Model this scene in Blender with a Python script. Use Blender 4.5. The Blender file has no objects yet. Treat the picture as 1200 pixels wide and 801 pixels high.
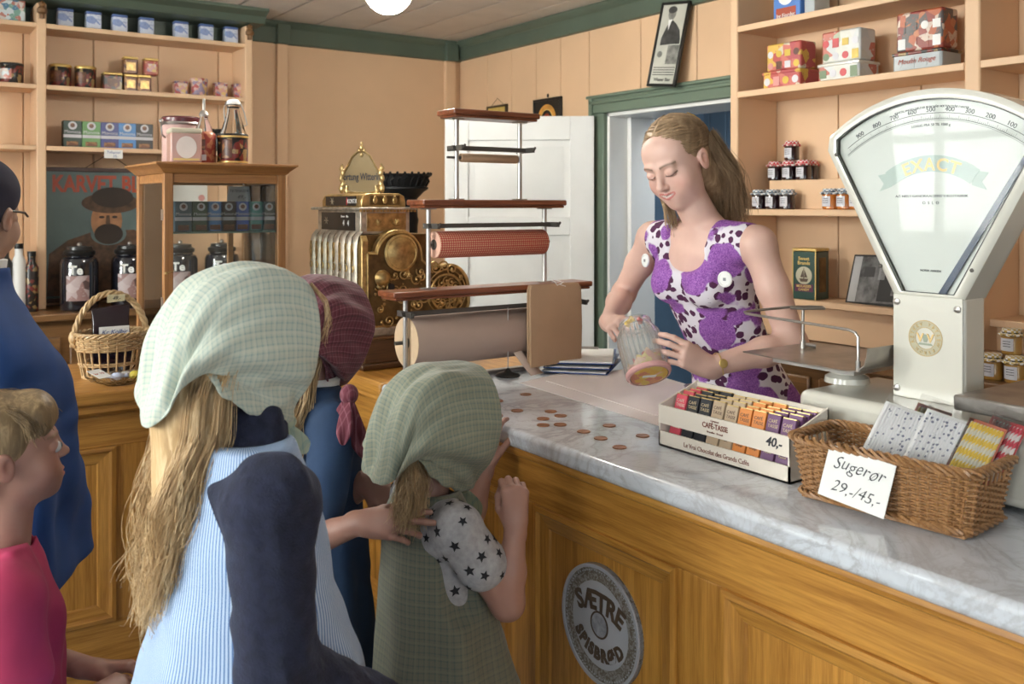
import bpy, bmesh, math, random
import numpy as np
from mathutils import Vector, Matrix
random.seed(7)
S = bpy.context.scene
COL = S.collection
# ---------------------------------------------------------------- camera
F = 1090.0; YAW = math.radians(-34.8); CAMZ = 1.5
cam = bpy.data.cameras.new('camera'); camo = bpy.data.objects.new('camera', cam); COL.objects.link(camo)
camo.location = (0, 0, CAMZ); camo.rotation_euler = (math.pi/2, 0, YAW)
cam.sensor_width = 36; cam.lens = F/1200*36; cam.shift_y = -160.5/1200
cam.dof.use_dof = True; cam.dof.focus_distance = 2.3; cam.dof.aperture_fstop = 6.3
cam.clip_start = .05
S.camera = camo
# ---------------------------------------------------------------- world, lights, exposure
w = bpy.data.worlds.new('sky'); S.world = w; w.use_nodes = True
bg = w.node_tree.nodes['Background']; bg.inputs[0].default_value = (.75, .86, 1, 1); bg.inputs[1].default_value = 1.2
def area(loc, rot, sx, sy, e, col=(1, 1, 1), spread=180):
    l = bpy.data.lights.new('window_or_room_light', 'AREA'); l.shape = 'RECTANGLE'; l.size = sx; l.size_y = sy; l.energy = e; l.color = col
    l.spread = math.radians(spread)
    o = bpy.data.objects.new('window_or_room_light', l); COL.objects.link(o); o.location = loc; o.rotation_euler = rot; return o
H = math.pi/2
WINX = -2.3; WINS = [(-1.1, .1), (.9, 2.1), (2.9, 4.1)]; WZ = (.9, 2.56)
for (a, b), en in zip(WINS, (50, 108, 120)):
    area((WINX-.45, (a+b)/2, 2.1), (0, -H+.16, 0), 1.6, 1.2, en, (1, .985, .96))
area((.1, -1.95-.25, 1.65), (H, 0, 0), 1.9, 1.4, 3, (1, .985, .96))
S.view_settings.view_transform = 'Standard'; S.view_settings.look = 'None'
S.view_settings.exposure = 1.28; S.view_settings.gamma = 1; S.view_settings.use_curve_mapping = False
# ---------------------------------------------------------------- pixel -> room helpers (find real positions)
CS, SN = math.cos(-YAW), math.sin(-YAW)
FW = Vector((SN, CS, 0)); RT = Vector((CS, -SN, 0))
def ray(px, py): return FW + RT*((px-600)/F) + Vector((0, 0, (240-py)/F))
C0 = Vector((0, 0, CAMZ))
def aD(px, py, d): return C0 + ray(px, py)*d
def aX(px, py, X): r = ray(px, py); return C0 + r*(X/r.x)
def aY(px, py, Y): r = ray(px, py); return C0 + r*(Y/r.y)
def aZ(px, py, z): r = ray(px, py); return C0 + r*((z-CAMZ)/r.z)
# ---------------------------------------------------------------- materials
def srgb(h):
    if isinstance(h, tuple): return h+(1,) if len(h) == 3 else h
    v = [int(h[i:i+2], 16)/255 for i in (0, 2, 4)]
    return tuple(x/12.92 if x <= .04045 else ((x+.055)/1.055)**2.4 for x in v)+(1,)
class G:
    def __init__(s, name, rough=.5, metal=0.0):
        s.m = bpy.data.materials.new(name); s.m.use_nodes = True; s.t = s.m.node_tree
        s.b = s.t.nodes['Principled BSDF']; s.set('Roughness', rough); s.set('Metallic', metal)
    def put(s, sock, v):
        if isinstance(v, bpy.types.NodeSocket): s.t.links.new(v, sock)
        elif isinstance(v, str): sock.default_value = srgb(v)
        elif isinstance(v, tuple) and len(v) == 3 and sock.type == 'RGBA': sock.default_value = v+(1,)
        else: sock.default_value = v
    def set(s, k, v): s.put(s.b.inputs[k], v); return s
    def n(s, ty, ins=None, out=0, **pr):
        nd = s.t.nodes.new('ShaderNode'+ty)
        for k, v in pr.items(): setattr(nd, k, v)
        for k, v in (ins or {}).items(): s.put(nd.inputs[k], v)
        return nd.outputs[out]
    def co(s, k='Object', scale=(1, 1, 1), rot=(0, 0, 0), loc=(0, 0, 0)):
        c = s.n('TexCoord', out={'Generated': 0, 'Normal': 1, 'UV': 2, 'Object': 3}[k])
        return s.n('Mapping', {0: c, 1: loc, 2: rot, 3: scale})
    def m2(s, op, a, b=0.0, c=None):
        d = {0: a, 1: b}
        if c is not None: d[2] = c
        return s.n('Math', d, operation=op)
    def noise(s, vec, sc, det=3, rough=.5, dist=0): return s.n('TexNoise', {'Vector': vec, 'Scale': sc, 'Detail': det, 'Roughness': rough, 'Distortion': dist})
    def ramp(s, fac, stops, interp='LINEAR'):
        nd = s.t.nodes.new('ShaderNodeValToRGB'); s.put(nd.inputs[0], fac); e = nd.color_ramp.elements; nd.color_ramp.interpolation = interp
        while len(e) < len(stops): e.new(.5)
        for i, (p, c) in enumerate(stops): e[i].position = p; e[i].color = srgb(c)
        return nd.outputs[0]
    def mix(s, f, a, b, blend='MIX'):
        nd = s.t.nodes.new('ShaderNodeMix'); nd.data_type = 'RGBA'; nd.blend_type = blend
        s.put(nd.inputs[0], f); s.put(nd.inputs[6], a); s.put(nd.inputs[7], b); return nd.outputs[2]
    def bump(s, h, st=.3, dist=.002):
        s.set('Normal', s.n('Bump', {'Strength': st, 'Distance': dist, 'Height': h})); return s
    def sep(s, v):
        nd = s.t.nodes.new('ShaderNodeSeparateXYZ'); s.put(nd.inputs[0], v); return nd.outputs
def flat(name, c, rough=.5, metal=0., var=.12, vs=6, bump=0, bs=150, coat=0, co='Object'):
    g = G(name, rough, metal); v = g.co(co); n = g.noise(v, vs, 4)
    r = srgb(c) if isinstance(c, str) else c+(1,)
    lo = tuple(x*(1-var) for x in r[:3]); hi = tuple(min(1, x*(1+var)) for x in r[:3])
    g.set('Base Color', g.ramp(n, [(.3, lo), (.7, hi)]))
    if bump: g.bump(g.noise(v, bs, 3), bump, .001)
    if coat: g.set('Coat Weight', coat)
    return g.m
def wood(name, c1, c2, axis='z', sc=14, rough=.45, bump=.15, coat=.15):
    g = G(name, rough); k = .045
    st = {'x': (k, 1, 1), 'y': (1, k, 1), 'z': (1, 1, k)}[axis]
    v = g.co('Object', tuple(x*sc for x in st))
    n = g.noise(v, 2.2, 6, .6, .6); n2 = g.noise(v, 14, 2, .5)
    f = g.m2('ADD', g.m2('MULTIPLY', n, .72), g.m2('MULTIPLY', n2, .28))
    n3 = g.noise(g.co('Object', (1, 1, 1)), 2.2, 2)
    c = g.ramp(f, [(.36, c1), (.62, c2)])
    c = g.mix(g.m2('MULTIPLY', g.m2('SUBTRACT', n3, .42), .6), c, c1, 'MULTIPLY')
    g.set('Base Color', c); g.bump(f, bump, .0015); g.set('Coat Weight', coat); g.set('Coat Roughness', .25)
    return g.m
def glass(name, c=(1, 1, 1), rough=0.02, alpha=None, ior=1.45):
    g = G(name, rough); g.set('Base Color', c); g.set('Transmission Weight', 1.0); g.set('IOR', ior); return g.m
def clearpane(name, tint=(.96, .98, .97), refl=.05, ior=1.5):
    m = bpy.data.materials.new(name); m.use_nodes = True; t = m.node_tree; t.nodes.clear()
    o = t.nodes.new('ShaderNodeOutputMaterial'); a = t.nodes.new('ShaderNodeBsdfTransparent'); a.inputs[0].default_value = tint+(1,)
    b = t.nodes.new('ShaderNodeBsdfGlossy'); b.inputs['Roughness'].default_value = .02
    x = t.nodes.new('ShaderNodeMixShader'); fr = t.nodes.new('ShaderNodeFresnel'); fr.inputs[0].default_value = ior
    ad = t.nodes.new('ShaderNodeMath'); ad.operation = 'ADD'; t.links.new(fr.outputs[0], ad.inputs[0]); ad.inputs[1].default_value = refl-.04
    t.links.new(ad.outputs[0], x.inputs[0]); t.links.new(a.outputs[0], x.inputs[1]); t.links.new(b.outputs[0], x.inputs[2]); t.links.new(x.outputs[0], o.inputs[0]); return m
def attrmat(name, rough=.5, sss=0., mul=1., bump=0, bs=400, sheen=0):
    g = G(name, rough); c = g.n('Attribute', attribute_name='Col'); v = g.co(); n = g.noise(v, 30, 3)
    g.set('Base Color', g.mix(.5, c, g.ramp(n, [(.3, (.9, .88, .86)), (.7, (1., 1., 1.))]), 'MULTIPLY'))
    if sss: g.set('Subsurface Weight', sss); g.set('Subsurface Radius', (.9, .35, .2)); g.set('Subsurface Scale', .006)
    if bump: g.bump(g.noise(v, bs, 2), bump, .0006)
    if sheen: g.set('Sheen Weight', sheen)
    return g.m
# ---------------------------------------------------------------- mesh builder
class MB:
    def __init__(s): s.v = []; s.f = []; s.uv = None
    def add(s, vs, fs): k = len(s.v); s.v += [tuple(p) for p in vs]; s.f += [tuple(i+k for i in f) for f in fs]; return s
    def box(s, x0, x1, y0, y1, z0, z1):
        return s.add([(x0,y0,z0),(x1,y0,z0),(x1,y1,z0),(x0,y1,z0),(x0,y0,z1),(x1,y0,z1),(x1,y1,z1),(x0,y1,z1)],
                     [(0,3,2,1),(4,5,6,7),(0,1,5,4),(1,2,6,5),(2,3,7,6),(3,0,4,7)])
    def obb(s, c, size, M=None):
        M = M or Matrix.Identity(3); c = Vector(c); vs = []
        for z in (-.5, .5):
            for x, y in ((-.5,-.5),(.5,-.5),(.5,.5),(-.5,.5)): vs.append(c + M @ Vector((x*size[0], y*size[1], z*size[2])))
        return s.add(vs, [(0,3,2,1),(4,5,6,7),(0,1,5,4),(1,2,6,5),(2,3,7,6),(3,0,4,7)])
    def rings(s, rs, caps=True, closed=False):
        n = len(rs[0]); vs = [p for r in rs for p in r]; fs = []
        m = len(rs)
        for i in range(m if closed else m-1):
            a = i*n; b = ((i+1) % m)*n
            for j in range(n): k = (j+1) % n; fs.append((a+j, a+k, b+k, b+j))
        if caps and not closed: fs.append(tuple(range(n-1, -1, -1))); fs.append(tuple(range((m-1)*n, m*n)))
        return s.add(vs, fs)
    def lathe(s, prof, c=(0, 0, 0), axis='z', seg=24, caps=True, M=None):
        rs = []
        c = Vector(c)
        for r, h in prof:
            ring = []
            for j in range(seg):
                a = 2*math.pi*j/seg; x, y = r*math.cos(a), r*math.sin(a)
                p = {'z': (x, y, h), 'y': (x, h, -y), 'x': (h, x, y)}[axis]
                p = Vector(p)
                if M: p = M @ p
                ring.append(c+p)
            rs.append(ring)
        return s.rings(rs, caps)
    def cyl(s, c, r, h, axis='z', seg=16, r2=None, M=None): return s.lathe([(r, 0), (r if r2 is None else r2, h)], c, axis, seg, True, M)
    def tube(s, pts, r, seg=8, closed=False, caps=True):
        pts = [Vector(p) for p in pts]; n = len(pts); rs = []
        up = Vector((0, 0, 1)); prev = None
        for i, p in enumerate(pts):
            if closed: t = pts[(i+1) % n]-pts[i-1]
            else: t = pts[min(i+1, n-1)]-pts[max(i-1, 0)]
            t.normalize()
            if prev is None:
                a = t.orthogonal().normalized() if abs(t.dot(up)) > .95 else t.cross(up).normalized()
            else:
                a = prev - t*prev.dot(t)
                if a.length < 1e-6: a = t.orthogonal()
                a.normalize()
            prev = a; b = t.cross(a); rr = r[i] if isinstance(r, (list, tuple)) else r
            rs.append([p + a*(rr*math.cos(2*math.pi*j/seg)) + b*(rr*math.sin(2*math.pi*j/seg)) for j in range(seg)])
        return s.rings(rs, caps, closed)
    def sph(s, c, r, seg=14, ring=8, sc=(1, 1, 1), M=None):
        c = Vector(c); rs = []
        for i in range(ring+1):
            t = math.pi*(i/ring)*.998+.003; rr = math.sin(t)*r; z = -math.cos(t)*r; q = []
            for j in range(seg):
                a = 2*math.pi*j/seg; p = Vector((rr*math.cos(a)*sc[0], rr*math.sin(a)*sc[1], z*sc[2]))
                q.append(c+(M @ p if M else p))
            rs.append(q)
        return s.rings(rs)
    def prism(s, poly, h0, h1, axis='z'):
        def mp(a, b, h): return {'z': (a, b, h), 'x': (h, a, b), 'y': (a, h, b)}[axis]
        n = len(poly); vs = [mp(a, b, h0) for a, b in poly]+[mp(a, b, h1) for a, b in poly]
        fs = [tuple(range(n-1, -1, -1)), tuple(range(n, 2*n))]+[(i, (i+1) % n, n+(i+1) % n, n+i) for i in range(n)]
        return s.add(vs, fs)
    def build(s, name, mat, parent=None, bev=0, seg=2, sm=True, ang=35, sub=0, kind=None, loc=None, label=None, off=None, solid=0):
        me = bpy.data.meshes.new(name)
        vs = s.v
        if off is not None: vs = [(p[0]-off[0], p[1]-off[1], p[2]-off[2]) for p in vs]
        me.from_pydata(vs, [], s.f)
        bm = bmesh.new(); bm.from_mesh(me); bmesh.ops.recalc_face_normals(bm, faces=bm.faces); bm.to_mesh(me); bm.free()
        if s.uv is not None:
            l = me.uv_layers.new(name='UVMap')
            for i, lp in enumerate(me.loops): l.data[i].uv = s.uv[lp.vertex_index]
        me.materials.append(mat); o = bpy.data.objects.new(name, me); COL.objects.link(o)
        if sm:
            me.polygons.foreach_set('use_smooth', [True]*len(me.polygons)); me.set_sharp_from_angle(angle=math.radians(ang))
        if parent: o.parent = parent
        if solid: md = o.modifiers.new('solid', 'SOLIDIFY'); md.thickness = solid; md.offset = 0
        if sub: md = o.modifiers.new('sub', 'SUBSURF'); md.levels = sub; md.render_levels = sub
        if bev: md = o.modifiers.new('bevel', 'BEVEL'); md.width = bev; md.segments = seg; md.limit_method = 'ANGLE'; md.angle_limit = math.radians(40)
        if kind: o['kind'] = kind
        if label: o['label'] = label
        if loc is not None: o.location = loc
        return o
def B(x0, x1, y0, y1, z0, z1): return MB().box(x0, x1, y0, y1, z0, z1)
def thing(name, label, cat, loc=(0, 0, 0), rz=0, group=None):
    o = bpy.data.objects.new(name, None); COL.objects.link(o); o.empty_display_size = .05
    o.location = loc; o.rotation_euler = (0, 0, rz); return tag(o, label, cat, group)
def tag(o, label, cat, group=None):
    o['label'] = label; o['category'] = cat
    if group: o['group'] = group
    return o
def kids(o): return [c for c in COL.objects if c.parent == o]
def dup(root, loc=None, rz=None, label=None):
    def cp(o, par):
        c = o.copy(); COL.objects.link(c); c.parent = par
        for ch in CH.get(o.name) or kids(o): cp(ch, c)
        return c
    CH = {}
    r = cp(root, None)
    if loc is not None: r.location = loc
    if rz is not None: r.rotation_euler = (0, 0, rz)
    if label: r['label'] = label
    return r
def text(body, size, mat, parent=None, M=None, name='lettering', ext=.0004, bend=None, shear=0, space=1., wx=1., bold=0, jitter=0):
    cu = bpy.data.curves.new('t', 'FONT'); cu.body = body; cu.size = size; cu.align_x = 'CENTER'; cu.align_y = 'CENTER'
    cu.extrude = ext; cu.shear = shear; cu.space_character = space; cu.resolution_u = 3; cu.offset = bold
    t = bpy.data.objects.new('t', cu); COL.objects.link(t)
    dg = bpy.context.evaluated_depsgraph_get(); me = bpy.data.meshes.new_from_object(t.evaluated_get(dg))
    bpy.data.objects.remove(t); bpy.data.curves.remove(cu)
    for v in me.vertices:
        x, y, z = v.co; x *= wx
        if jitter: y += math.sin(x*jitter)*size*.05
        if bend: a = x/bend; R = bend+y; x, y = R*math.sin(a), R*math.cos(a)-bend
        v.co = (x, y, z)
    if M is not None: me.transform(M)
    me.materials.clear(); me.materials.append(mat); me.name = name
    o = bpy.data.objects.new(name, me); COL.objects.link(o); o.parent = parent; return o
def frame(o, xd, yd):
    xd = Vector(xd).normalized(); yd = Vector(yd); yd = (yd-xd*yd.dot(xd)).normalized(); z = xd.cross(yd)
    return Matrix.Translation(Vector(o)) @ Matrix((xd, yd, z)).transposed().to_4x4()
def arc(c, r, a0, a1, n): return [(c[0]+r*math.cos(a0+(a1-a0)*i/n), c[1]+r*math.sin(a0+(a1-a0)*i/n)) for i in range(n+1)]
def setting(o): o['kind'] = 'structure'; return o
# ---------------------------------------------------------------- palette
PEACH = flat('peach_paint', (.68, .455, .28), .55, var=.04, vs=3, bump=.05, bs=60)
PEACH2 = flat('peach_shelf_paint', (.70, .47, .29), .5, var=.04, vs=3)
GREEN = flat('green_paint', (.085, .115, .085), .4, var=.08, vs=5)
GREENL = flat('green_door_paint', (.14, .19, .14), .4, var=.06, vs=5)
WHITEP = flat('white_door_paint', (.76, .76, .74), .35, var=.03)
CEIL = flat('ceiling_paint', (.70, .65, .60), .45, var=.06)
BLUEP = flat('blue_plank_paint', (.13, .21, .30), .5)
PLASTER = flat('room_plaster', (.72, .68, .62), .7, var=.03)
OAKZ = wood('oak_upright', (.34, .142, .019), (.61, .295, .055), 'z', 26)
OAKY = wood('oak_along_counter', (.35, .147, .021), (.62, .31, .06), 'y', 26)
OAKX = wood('oak_along_side', (.33, .138, .02), (.58, .29, .058), 'x', 26)
WALN = wood('dark_oak_top', (.14, .065, .022), (.27, .14, .055), 'x', 12, .35)
WALNY = wood('dark_oak_top_right', (.14, .065, .022), (.27, .14, .055), 'y', 12, .35)
CASEW = wood('case_pine', (.24, .10, .03), (.42, .20, .07), 'z', 20, .35)
REDW = wood('mahogany', (.11, .028, .012), (.27, .085, .035), 'x', 18, .3)
FLOORM = wood('floor_boards', (.22, .25, .27), (.32, .36, .38), 'x', 6, .5)
BRASS = flat('aged_brass', (.50, .34, .14), .4, .9, var=.4, vs=45, bump=.25, bs=220)
BRASSD = flat('dark_brass', (.16, .10, .04), .45, .8, var=.4, vs=30)
SILVER = flat('worn_nickel', (.50, .44, .36), .46, .8, var=.3, vs=40, bump=.3, bs=260)
STEEL = flat('dull_steel', (.42, .40, .38), .38, .95, var=.2, vs=12)
DARKM = flat('dark_metal', (.10, .09, .08), .5, .5)
IRON = flat('cast_iron', (.012, .012, .013), .5, .3, var=.3)
BLACK = flat('black_plastic', (.012, .012, .012), .3)
CREAM = flat('cream_enamel', (.60, .585, .52), .22, var=.03, coat=.5)
PAPER = flat('white_paper', (.78, .78, .76), .7, var=.02)
INK = flat('ink', (.03, .03, .04), .6)
GOLDL = flat('gold_leaf', (.66, .46, .16), .35, .6)
REDB = flat('red_print', (.50, .03, .04), .4)
PINKB = flat('pink_print', (.62, .28, .26), .4)
LAB = flat('label_paper', (.62, .62, .66), .6)
GLASS = glass('clear_glass'); PANE = clearpane('thin_pane')
KRAFT = flat('kraft_paper', (.42, .27, .16), .7, var=.06, vs=8, bump=.08, bs=40)
KRAFTL = flat('pale_wrapping_paper', (.40, .29, .235), .7, var=.03)
WICK = wood('wicker', (.20, .09, .03), (.42, .22, .09), 'z', 60, .45, .1)
WICKL = wood('pale_wicker', (.36, .22, .10), (.60, .42, .22), 'z', 60, .45, .1)
def marble():
    g = G('white_marble', .16); v = g.co('Object', (1, 1, 1), (0, 0, .5))
    n = g.noise(v, 3.2, 8, .62, 1.6); n2 = g.noise(v, 9, 7, .6, 2.2); n3 = g.noise(v, 1.6, 5, .6)
    a = g.m2('ABSOLUTE', g.m2('SUBTRACT', n, .5)); b = g.m2('ABSOLUTE', g.m2('SUBTRACT', n2, .5))
    base = g.ramp(n3, [(.35, (.57, .60, .65)), (.62, (.69, .73, .79))])
    c = g.mix(g.ramp(a, [(0, (1, 1, 1)), (.03, (.2, .2, .2)), (.08, (0, 0, 0))]), base, (.47, .48, .51))
    c = g.mix(g.ramp(b, [(0, (.35, .35, .35)), (.03, (0, 0, 0))]), c, (.40, .40, .43))
    g.set('Base Color', c); g.set('Coat Weight', .3); return g.m
MARBLE = marble()
# ---------------------------------------------------------------- room shell
XB, YB, CZ = 3.33, 5.4, 2.6; XL, YF = -2.3, -1.95
fl = setting(B(XL-.2, XB+1.6, YF-.2, YB+.2, -.06, -.004).build('floor', FLOORM))
for i in range(30):
    y = YF+i*.25; B(XL, XB+1.5, y+.003, y+.247, -.02, 0).build('plank', FLOORM, fl, bev=.002, seg=1)
ce = setting(B(XL-.2, XB+1.6, YF-.2, YB+.2, CZ+.012, CZ+.1).build('ceiling', CEIL))
for i in range(20):
    x = XL+i*.285
    if x < XB: B(x+.005, min(x+.28, XB), YF, YB, CZ, CZ+.02).build('plank', CEIL, ce, bev=.004, seg=1)
wb = setting(B(XL-.2, XB+.1, YB, YB+.12, 0, CZ+.05).build('wall_left', PEACH))
for i, x in enumerate(np.arange(.0, 1.9, .335)):
    B(x+.003, x+.332, YB-.012, YB, .9, CZ-.1).build('plank', PEACH2, wb, bev=.003, seg=1)
DY0, DY1, DZ = 2.86, 3.87, 2.0        # doorway in the right wall
m = MB().box(XB, XB+.28, YF-.2, DY0, 0, CZ+.05).box(XB, XB+.28, DY1, YB+.12, 0, CZ+.05).box(XB, XB+.28, DY0, DY1, DZ, CZ+.05)
wr = setting(m.build('wall_right', PEACH))
y = DY0-1.6
ys = [YF]; 
for i, (a, b) in enumerate([(.35, .66), (.66, 1.0), (1.0, 1.36), (1.36, 1.70), (1.70, 2.03), (2.03, 2.40), (2.40, 2.745)]):
    B(XB-.012, XB, a+.002, b-.002, .3, CZ-.12).build('plank', PEACH2, wr, bev=.003, seg=1)
for a, b in [(2.745, 3.20), (3.20, 3.60), (3.60, 4.02)]: B(XB-.012, XB, a+.002, b-.002, 2.08, CZ-.12).build('plank', PEACH, wr, bev=.003, seg=1)
for a, b in [(4.02, 4.28), (4.28, 4.52), (4.52, 4.78), (4.78, 5.05), (5.05, 5.40)]: B(XB-.012, XB, a+.002, b-.002, 0, CZ-.12).build('plank', PEACH, wr, bev=.003, seg=1)
# walls behind the camera, with the shop windows
m = MB(); ylo = YF-.2
for a, b in WINS+[(YB+.12, 0)]: m.box(XL-.15, XL, ylo, a, 0, CZ+.05); ylo = b
for a, b in WINS: m.box(XL-.15, XL, a, b, 0, WZ[0]).box(XL-.15, XL, a, b, WZ[1], CZ+.05)
setting(m.build('wall_street', PLASTER))
m = MB(); xs = [(-.9, 1.1)]; xlo = XL
for a, b in xs+[(XB+.28, 0)]: m.box(xlo, a, YF-.15, YF, 0, CZ+.05); xlo = b
for a, b in xs: m.box(a, b, YF-.15, YF, 0, .9).box(a, b, YF-.15, YF, 2.4, CZ+.05)
setting(m.build('wall_back', PLASTER))
def sheer():
    m = bpy.data.materials.new('sheer_curtain'); m.use_nodes = True; t = m.node_tree; t.nodes.clear(); o = t.nodes.new('ShaderNodeOutputMaterial'); a = t.nodes.new('ShaderNodeBsdfTransparent'); b = t.nodes.new('ShaderNodeBsdfTranslucent'); b.inputs[0].default_value = (.9, .9, .88, 1); x = t.nodes.new('ShaderNodeMixShader'); x.inputs[0].default_value = .5
    t.links.new(a.outputs[0], x.inputs[1]); t.links.new(b.outputs[0], x.inputs[2]); t.links.new(x.outputs[0], o.inputs[0]); return m
CURT = sheer()
for i, (a, b) in enumerate(WINS):
    m = MB()
    for z in (WZ[0], WZ[1]-.06, (WZ[0]+WZ[1])/2+.2): m.box(XL-.1, XL-.05, a, b, z, z+.05)
    for yy in (a, b-.05, (a+b)/2-.025): m.box(XL-.1, XL-.05, yy, yy+.05, WZ[0], WZ[1])
    wn = setting(m.build('window_%d' % (i+1), WHITEP)); B(XL-.08, XL-.076, a, b, WZ[0], WZ[1]).build('pane', PANE, wn)
    for s in (a-.05,):
        m = MB(); n = 110; 
        vs = []; fs = []
        for k in range(n+1):
            yy = s+1.3*k/n; xx = XL+.06+.022*math.sin(k*.9)+.008*math.sin(k*.31)
            vs += [(xx, yy, .75), (xx, yy, WZ[1]+.1)]
            if k: fs.append((2*k-2, 2*k, 2*k+1, 2*k-1))
        m.add(vs, fs); m.build('curtain', CURT, wn)
for i, (a, b) in enumerate(xs):
    m = MB()
    for z in (.9, 2.35, 1.75): m.box(a, b, YF-.1, YF-.05, z, z+.05)
    for xx in (a, b-.05, (a+b)/2-.025): m.box(xx, xx+.05, YF-.1, YF-.05, .9, 2.4)
    wn = setting(m.build('window_%d' % (i+4), WHITEP)); B(a, b, YF-.08, YF-.076, .9, 2.4).build('pane', PANE, wn)
# green mouldings
def mould(name, pts, mat): return setting(pts.build(name, mat, bev=.004))
def crown(y0, y1, x): # profile along Y on the right wall
    return MB().prism([(x, CZ), (x-.06, CZ), (x-.055, CZ-.02), (x-.03, CZ-.045), (x-.025, CZ-.125), (x, CZ-.13)][::-1], y0, y1, 'y')
mould('trim_1', crown(YF, YB, XB-.008), GREEN)
mould('trim_2', MB().prism([(YB, CZ), (YB-.055, CZ), (YB-.05, CZ-.02), (YB-.03, CZ-.04), (YB-.025, CZ-.13), (YB, CZ-.135)], XL, XB, 'x'), GREEN)
for i, (a, b) in enumerate([(2.02, 2.09), (3.19, 3.27)]):
    p = setting(B(a, b, YB-.035, YB, 0, CZ-.135).build('trim_%d' % (i+3), PEACH2, bev=.006))
    B(a-.006, b+.006, YB-.06, YB-.0, CZ-.135, CZ-.02).build('capital', GREEN, p, bev=.004)
# door frame, door leaf, back room
m = MB(); ft = .115
fy0, fy1, fz = DY0-ft, DY1+ft, DZ+.1
m.box(XB-.035, XB, DY1, fy1, 0, DZ).box(XB-.035, XB, fy0, DY0, 0, DZ).box(XB-.037, XB, fy0, fy1, DZ, fz).box(XB-.055, XB, fy0-.015, fy1+.015, fz-.018, fz)
m.box(XB-.05, XB-.035, fy1-.03, fy1, 0, fz).box(XB-.05, XB-.035, fy0, fy1, fz-.05, fz-.03)
setting(m.build('trim_5', GREENL, bev=.006))
m = MB().box(XB-.01, XB+.3, DY1-.02, DY1+.0, 0, DZ).box(XB-.01, XB+.3, DY0, DY0+.02, 0, DZ).box(XB-.01, XB+.3, DY0, DY1, DZ-.02, DZ)
m.box(XB+.12, XB+.3, DY1-.05, DY1-.02, 0, DZ)
setting(m.build('trim_6', WHITEP, bev=.004))
wr2 = setting(B(4.75, 4.85, 1.6, 4.9, 0, CZ).build('wall_far', BLUEP))
for i in range(22): B(4.735, 4.75, 1.6+i*.15+.003, 1.747+i*.15, 0, CZ-.05).build('plank', BLUEP, wr2, bev=.004, seg=1)
setting(MB().box(XB+.28, 4.85, 4.5, 4.6, 0, CZ).box(XB+.28, 4.85, 1.5, 1.6, 0, CZ).build('wall_side', BLUEP))
area((4.1, 3.0, 2.5), (0, 0, 0), .8, .8, 9, (.85, .93, 1))  # unseen area lamp facing down in the back room, no window there
# open white door leaf, hinged at the left jamb
hx = Vector((XB-.06, DY1+.05, 0)); ed = Vector((2.63, 4.43, 0)); dd = (ed-hx); LW = dd.length; ang = math.atan2(dd.y, dd.x)
door = bpy.data.objects.new('door_1', None); COL.objects.link(door); door.location = hx; door.rotation_euler = (0, 0, ang); door['kind'] = 'structure'
th = .04; z0, z1 = .01, 1.985
m = MB()
cols = [(0, .13), (LW-.13, LW)]
for a, b in cols: m.box(a, b, -th/2, th/2, z0, z1)
rails = [(z0, .22), (.85, .98), (1.36, 1.46), (z1-.14, z1)]
rails = [(z0, .2), (.76, .86), (1.335, 1.435), (z1-.13, z1)]
for a, b in rails: m.box(.13, LW-.13, -th/2, th/2, a, b)
m.build('door_frame', WHITEP, door, bev=.003)
for (a, b) in [(.2, .76), (.86, 1.335), (1.435, z1-.13)]:
    x0, x1 = .13, LW-.13; q = MB()
    q.box(x0-.002, x1+.002, -.006, .006, a, b)
    for sgn in (1, -1):
        y0 = .006*sgn; y1 = .014*sgn; i1, i2 = .035, .07
        q.add([(x0+i1, y0, a+i1), (x1-i1, y0, a+i1), (x1-i1, y0, b-i1), (x0+i1, y0, b-i1), (x0+i2, y1, a+i2), (x1-i2, y1, a+i2), (x1-i2, y1, b-i2), (x0+i2, y1, b-i2)],
              [(0,1,5,4),(1,2,6,5),(2,3,7,6),(3,0,4,7),(4,5,6,7)])
    q.build('panel', WHITEP, door)
m = MB().cyl((LW-.06, -.02, 1.02), .009, -.05, 'y').sph((LW-.06, -.085, 1.02), .026); m.cyl((LW-.06, .02, 1.02), .009, .05, 'y').sph((LW-.06, .085, 1.02), .026)
m.build('door_handle', BRASS, door)
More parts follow.
